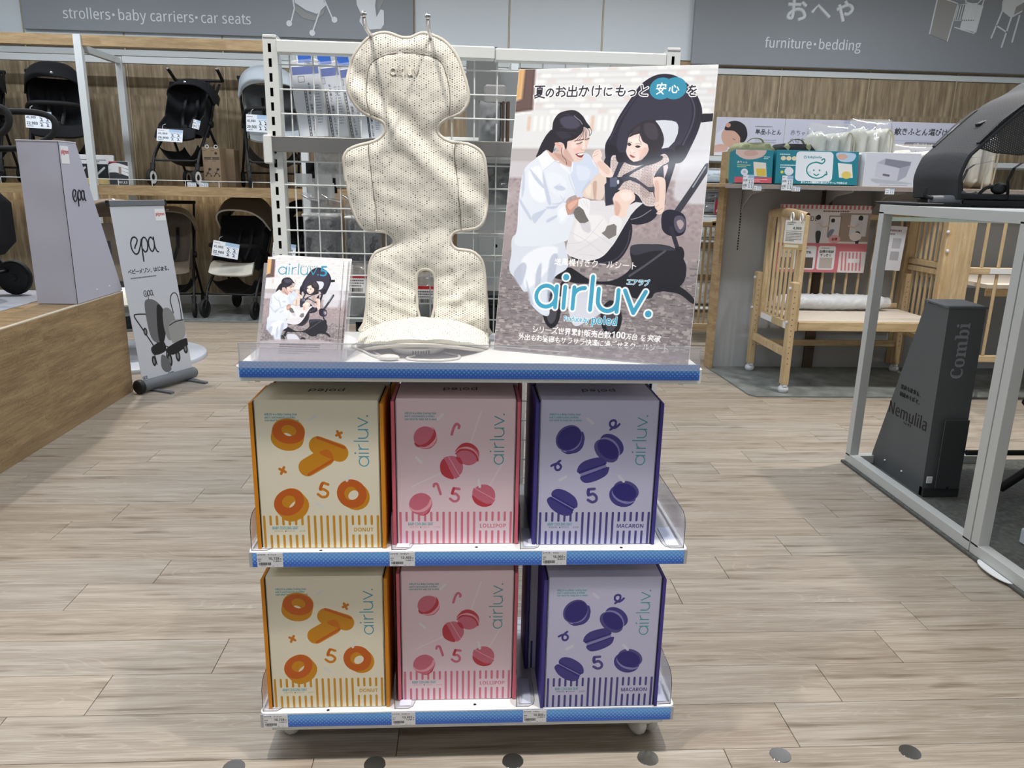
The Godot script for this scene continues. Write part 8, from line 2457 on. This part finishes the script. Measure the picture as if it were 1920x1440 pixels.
# ---------------------------------------------------------------- right front: framed case with a mesh seat on top
func glass_case() -> void:
	M.case_frame = mat(Color(0.75, 0.76, 0.75), 0.42)
	var g := thing("framed_case", "pale grey framed display case of open frames at the right edge", "display case")
	var X := 1.795
	var t := 0.042
	var runs := [[-1.90, -0.965], [-0.960, 0.30]]
	for r in runs:
		for z in [r[0], r[1] - t]:
			part("post", mb().slab(X, X + t, 0.045, 1.175, z, z + t, 0.002), M.case_frame, g)
		part("bottom_rail", mb().slab(X, X + t, 0.012, 0.055, r[0], r[1], 0.002), M.case_frame, g)
	part("top_panel", mb().slab(X, 2.95, 1.165, 1.205, -1.90, 0.30, 0.002), M.case_frame, g)
	part("post", mb().slab(2.452, 2.452 + t, 0.02, 1.165, -1.90, -1.90 + t, 0.002), M.case_frame, g)
	part("rear_rail", mb().slab(X + t, 2.452, 0.012, 0.05, -1.90, -1.90 + t, 0.002), M.case_frame, g)
	part("top_glass_strip", mb().slab(X + t, 2.452, 1.135, 1.152, -1.897, -1.885, 0.001), mat(Color(0.84, 0.90, 0.87), 0.3, 0.0, {"emission_enabled": true, "emission": Color(0.85, 0.95, 0.9), "emission_energy_multiplier": 0.15}), g)
	part("base_carpet", mb().slab(X - 0.012, 2.98, 0.0, 0.012, -1.915, 0.32, 0.003), tri_mat(specks(256, Color(0.33, 0.335, 0.32), 0.25, 15, 0.06), 2.0, 0.9), g)
	var hd := thing("half_round_sticker", "white half-round plate at the foot of the case frame", "plate", Vector3(1.792, 0.012, -0.81))
	var hp := PackedVector2Array()
	for k in 17: hp.append(Vector2(-sin(PI * k / 16) * 0.032, cos(PI * k / 16) * 0.085))
	part("plate", mb().prism(hp, 0.003, Vector3.ZERO, Basis(Vector3.RIGHT, Vector3.FORWARD, Vector3.UP)), M.white, hd)
	# dark grey tapered cardboard stand
	M.card_grey = mat(Color(0.35, 0.36, 0.365), 0.6)
	var e := thing("tapered_stand", "dark grey tapered cardboard stand lettered in black and silver inside the case", "display stand", Vector3(1.914, 0.013, -1.463))
	var w := 0.155
	part("body", mb().prism(v2([0.0, 0.0, -0.018, 0.80, -0.178, 0.80, -0.43, 0.0]), w, Vector3.ZERO, Basis(Vector3(0, 0, 1), Vector3.UP, Vector3.RIGHT)), M.card_grey, e)
	part("top_lid", mb().box(Vector3(w / 2, 0.806, -0.098), Vector3(w + 0.012, 0.008, 0.172), 0.001, Basis(Vector3.RIGHT, 0.04)), mat(Color(0.36, 0.38, 0.40), 0.5), e)
	part("base", mb().slab(0.0, w, 0.0, 0.04, -0.02, 0.012, 0.001), mat(Color(0.16, 0.165, 0.17), 0.7), e)
	var fl := part("hanging_card", card(0.105, 0.30, 0.003, 0.001), [mat(Color(0.21, 0.22, 0.225), 0.6), M.card_grey], e, Vector3(w * 0.60, 0.042, 0.022))
	fl.rotation.x = -0.02
	part("card_notch", mb().lathe([Vector2(0, 0.0005), Vector2(0.006, 0.0005)], 12, Vector3(0.0, 0.004, 0.0022), Basis(Vector3.RIGHT, Vector3.BACK, Vector3.UP)), M.slot, fl)
	part("white_clip", mb().box(Vector3(0.022, 0.075, 0.006), Vector3(0.025, 0.03, 0.006), 0.002), M.white, e)
	var cb := part("silver_lettering", text_mesh("Combi", 0.072, 0.001, true, true), mat(Color(0.58, 0.60, 0.62), 0.4), e, Vector3(w * 0.47, 0.625, -0.0135))
	cb.rotation = Vector3(-0.0225, 0, PI / 2)
	var nm := part("black_lettering", text_mesh("Nemulila", 0.075, 0.001), M.black, e, Vector3(-0.0006, 0.30, -0.185))
	nm.rotation.y = -PI / 2
	var jm := mb()
	for k in 7: glyph_mesh(jm, "家庭も家事も、"[k], Vector3(k * 0.024, 0, 0), 0.022, 0.0026)
	for k in 7: glyph_mesh(jm, "健康のそばで。"[k], Vector3(k * 0.024, -0.034, 0), 0.022, 0.0026)
	for k in 4: glyph_mesh(jm, "ネムリラ"[k], Vector3(0.06 + k * 0.016, -0.155, 0), 0.013, 0.0018)
	var jt := part("small_lettering", jm, M.black, e, Vector3(-0.001, 0.425, -0.265))
	jt.rotation.y = -PI / 2
	part("pins", mb().ball(Vector3(-0.002, 0.05, -0.30), 0.005, 8).ball(Vector3(-0.002, 0.05, -0.16), 0.005, 8), M.white, e)
	# the rocking high chair with the mesh seat
	var weave := Image.create(64, 64, false, Image.FORMAT_RGBA8)
	weave.fill(Color(0.20, 0.205, 0.215, 1.0))
	for a in 4:
		for b in 4:
			for y in 64:
				for x in 64:
					var cpos := Vector2(a * 16 + 8, b * 16 + (8 if a % 2 else 0))
					if Vector2(x, y).distance_to(cpos) < 4.6:
						weave.set_pixel(x, y, Color(0.20, 0.205, 0.215, 0.0))
	var weave_solid := Image.create(64, 64, false, Image.FORMAT_RGB8)
	for y in 64:
		for x in 64:
			var q := weave.get_pixel(x, y)
			weave_solid.set_pixel(x, y, Color(0.20, 0.205, 0.215) if q.a > 0.5 else Color(0.12, 0.125, 0.135))
	M.mesh_dark = tri_mat(weave_solid, 28.0, 0.7)
	M.mesh_open = tri_mat(weave, 28.0, 0.7, false, {"transparency": BaseMaterial3D.TRANSPARENCY_ALPHA_SCISSOR, "alpha_scissor_threshold": 0.5})
	var b := thing("mesh_high_chair", "dark grey mesh baby rocking seat with sloping back on top of the case", "high chair", Vector3(0, 1.206, -1.70))
	var shell := v2([1.97, 0.03, 1.964, 0.078, 1.961, 0.123, 1.982, 0.191, 2.012, 0.225, 2.115, 0.327, 2.218, 0.417, 2.305, 0.463, 2.368, 0.508, 2.45, 0.54, 2.53, 0.54, 2.56, 0.48, 2.42, 0.45, 2.30, 0.45, 2.17, 0.398, 2.095, 0.337, 2.014, 0.25, 2.03, 0.228, 2.097, 0.212, 2.2, 0.205, 2.30, 0.22, 2.45, 0.25, 2.45, 0.205, 2.30, 0.195, 2.214, 0.177, 2.185, 0.156, 2.168, 0.104, 2.176, 0.06, 2.176, 0.03])
	part("side_panel", mb().prism(shell, 0.02, Vector3(0, 0, 0.06)), M.mesh_dark, b)
	part("side_panel", mb().prism(shell, 0.02, Vector3(0, 0, -0.24)), M.mesh_dark, b)
	part("mesh_window", mb().prism(v2([2.014, 0.25, 2.095, 0.337, 2.17, 0.398, 2.30, 0.45, 2.42, 0.45, 2.45, 0.25, 2.30, 0.22, 2.2, 0.205, 2.097, 0.212, 2.03, 0.228]), 0.004, Vector3(0, 0, 0.068)), M.mesh_open, b)
	var line := curve(v3([1.97, 0.03, 0, 1.964, 0.078, 0, 1.961, 0.123, 0, 1.982, 0.191, 0, 2.012, 0.225, 0, 2.115, 0.327, 0, 2.218, 0.417, 0, 2.305, 0.463, 0, 2.368, 0.508, 0, 2.45, 0.54, 0]), false, 4)
	part("back_shell", mb().grid(func(u: float, v: float) -> Vector3:
		var k := u * (line.size() - 1)
		var p: Vector3 = (line[int(k)] as Vector3).lerp(line[mini(int(k) + 1, line.size() - 1)], k - int(k))
		return p + Vector3(-0.008 * sin(v * PI), 0.008 * sin(v * PI), lerpf(-0.24, 0.08, v)), 36, 10, false, 0.008), M.mesh_dark, b)
	var rim := []
	for p in line: rim.append(p + Vector3(0, 0, 0.082))
	part("rim_piping", mb().tube(rim, 0.006, 8), M.dark_fabric, b)
	part("hood_clip", mb().box(Vector3(2.10, 0.335, -0.05), Vector3(0.05, 0.014, 0.03), 0.004, Basis(Vector3.BACK, 0.4)), M.black, b)
	part("seat_frame", mb().slab(1.96, 2.7, 0.028, 0.052, -0.24, 0.075, 0.006), M.dark_fabric, b)
	part("rocker_base", mb().slab(1.80, 2.02, 0.0, 0.012, -0.26, 0.085, 0.004), M.black, b)
	part("rocker_body", mb().slab(1.99, 2.26, 0.002, 0.03, -0.26, 0.08, 0.006), M.black, b)
	part("base_tube", mb().tube([Vector3(1.87, 0.022, 0.05), Vector3(2.0, 0.026, 0.05)], 0.02, 14), M.grey_plastic, b)
	part("cable", mb().tube(curve(v3([1.84, 0.07, 0.048, 1.842, 0.04, 0.055, 1.87, 0.032, 0.06]), false, 5), 0.008, 8).tube(curve(v3([2.06, 0.04, 0.05, 2.09, 0.075, 0.055, 2.13, 0.085, 0.05]), false, 5), 0.007, 8).ball(Vector3(2.15, 0.075, 0.05), 0.03, 12, Vector3(1.2, 0.8, 0.6)), M.black, b)
	var n := noise(61, 12.0, 2)
	part("draped_cloth", mb().grid(func(u: float, v: float) -> Vector3:
		return Vector3(1.985 + u * 0.075 + v * u * 0.06, 0.058 - v * 0.056 + 0.004 * sin(u * 9.0), 0.052 + 0.016 * v + 0.008 * n.get_noise_2d(u, v) + 0.006 * sin(u * 11.0)), 12, 10, false, 0.002), M.grey_fabric, b)
	# what stands on the case's floor
	var ch := thing("high_chair_undercarriage", "black wheeled frame of a high chair standing inside the case", "high chair", Vector3(2.30, 0.013, -1.2))
	part("cross_leg", mb().tube(v3([-0.09, 0.06, -0.2, 0.10, 0.46, 0.05]), 0.017, 8).tube(v3([0.11, 0.06, -0.22, -0.06, 0.44, 0.05]), 0.017, 8).tube(v3([-0.02, 0.06, 0.2, 0.02, 0.30, 0.0]), 0.015, 8), M.black, ch)
	part("cross_bar", mb().tube([Vector3(-0.25, 0.21, -0.22), Vector3(0.3, 0.21, -0.22)], 0.012, 8).tube([Vector3(-0.02, 0.10, -0.05), Vector3(0.4, 0.10, -0.05)], 0.016, 8), M.black, ch)
	part("seat_underside", mb().box(Vector3(-0.02, 0.56, -0.02), Vector3(0.2, 0.16, 0.3), 0.03), M.grey_plastic, ch)
	part("lower_tray", mb().box(Vector3(0.0, 0.45, -0.02), Vector3(0.22, 0.05, 0.3), 0.02), M.black, ch)
	for p in [[-0.03, 0.22], [0.28, 0.2]]:
		part("caster", mb().lathe([Vector2(0, -0.02), Vector2(0.034, -0.02), Vector2(0.042, -0.012), Vector2(0.042, 0.012), Vector2(0.034, 0.02), Vector2(0, 0.02)], 20, Vector3(p[0], 0.043, p[1]), WHEEL_TURN), M.black, ch)
	var hs := thing("white_hose", "pale grey hose curving down inside the case", "hose", Vector3.ZERO)
	part("tube", mb().tube(curve(v3([2.17, 0.62, -0.86, 2.165, 0.45, -0.86, 2.13, 0.25, -0.87, 2.06, 0.06, -0.9, 2.03, 0.03, -0.82, 2.07, 0.02, -0.72, 2.2, 0.02, -0.66]), false, 6), 0.012, 10), M.pale_fabric, hs)
	var ad := thing("power_adapter", "white power adapter and coiled lead on the case's floor", "adapter", Vector3(2.02, 0.013, -0.72))
	part("block", mb().box(Vector3(0, 0.012, 0), Vector3(0.045, 0.024, 0.035), 0.008), M.gloss_white, ad)
	part("lead", mb().tube(curve(v3([0.02, 0.012, 0.0, -0.04, 0.006, -0.06, -0.05, 0.006, -0.1, 0.0, 0.006, -0.13, 0.08, 0.006, -0.1]), false, 6), 0.004, 8).tube(v3([0.05, 0.0, 0.02, 0.055, 0.08, -0.01, 0.07, 0.22, -0.04]), 0.0045, 8), M.gloss_white, ad)
	one("white_floor_unit", mb().box(Vector3(0, 0.03, 0), Vector3(0.5, 0.06, 0.10), 0.006), M.pale_fabric, "low pale grey unit lying on the case's floor", "unit", Vector3(2.28, 0.013, -0.98))
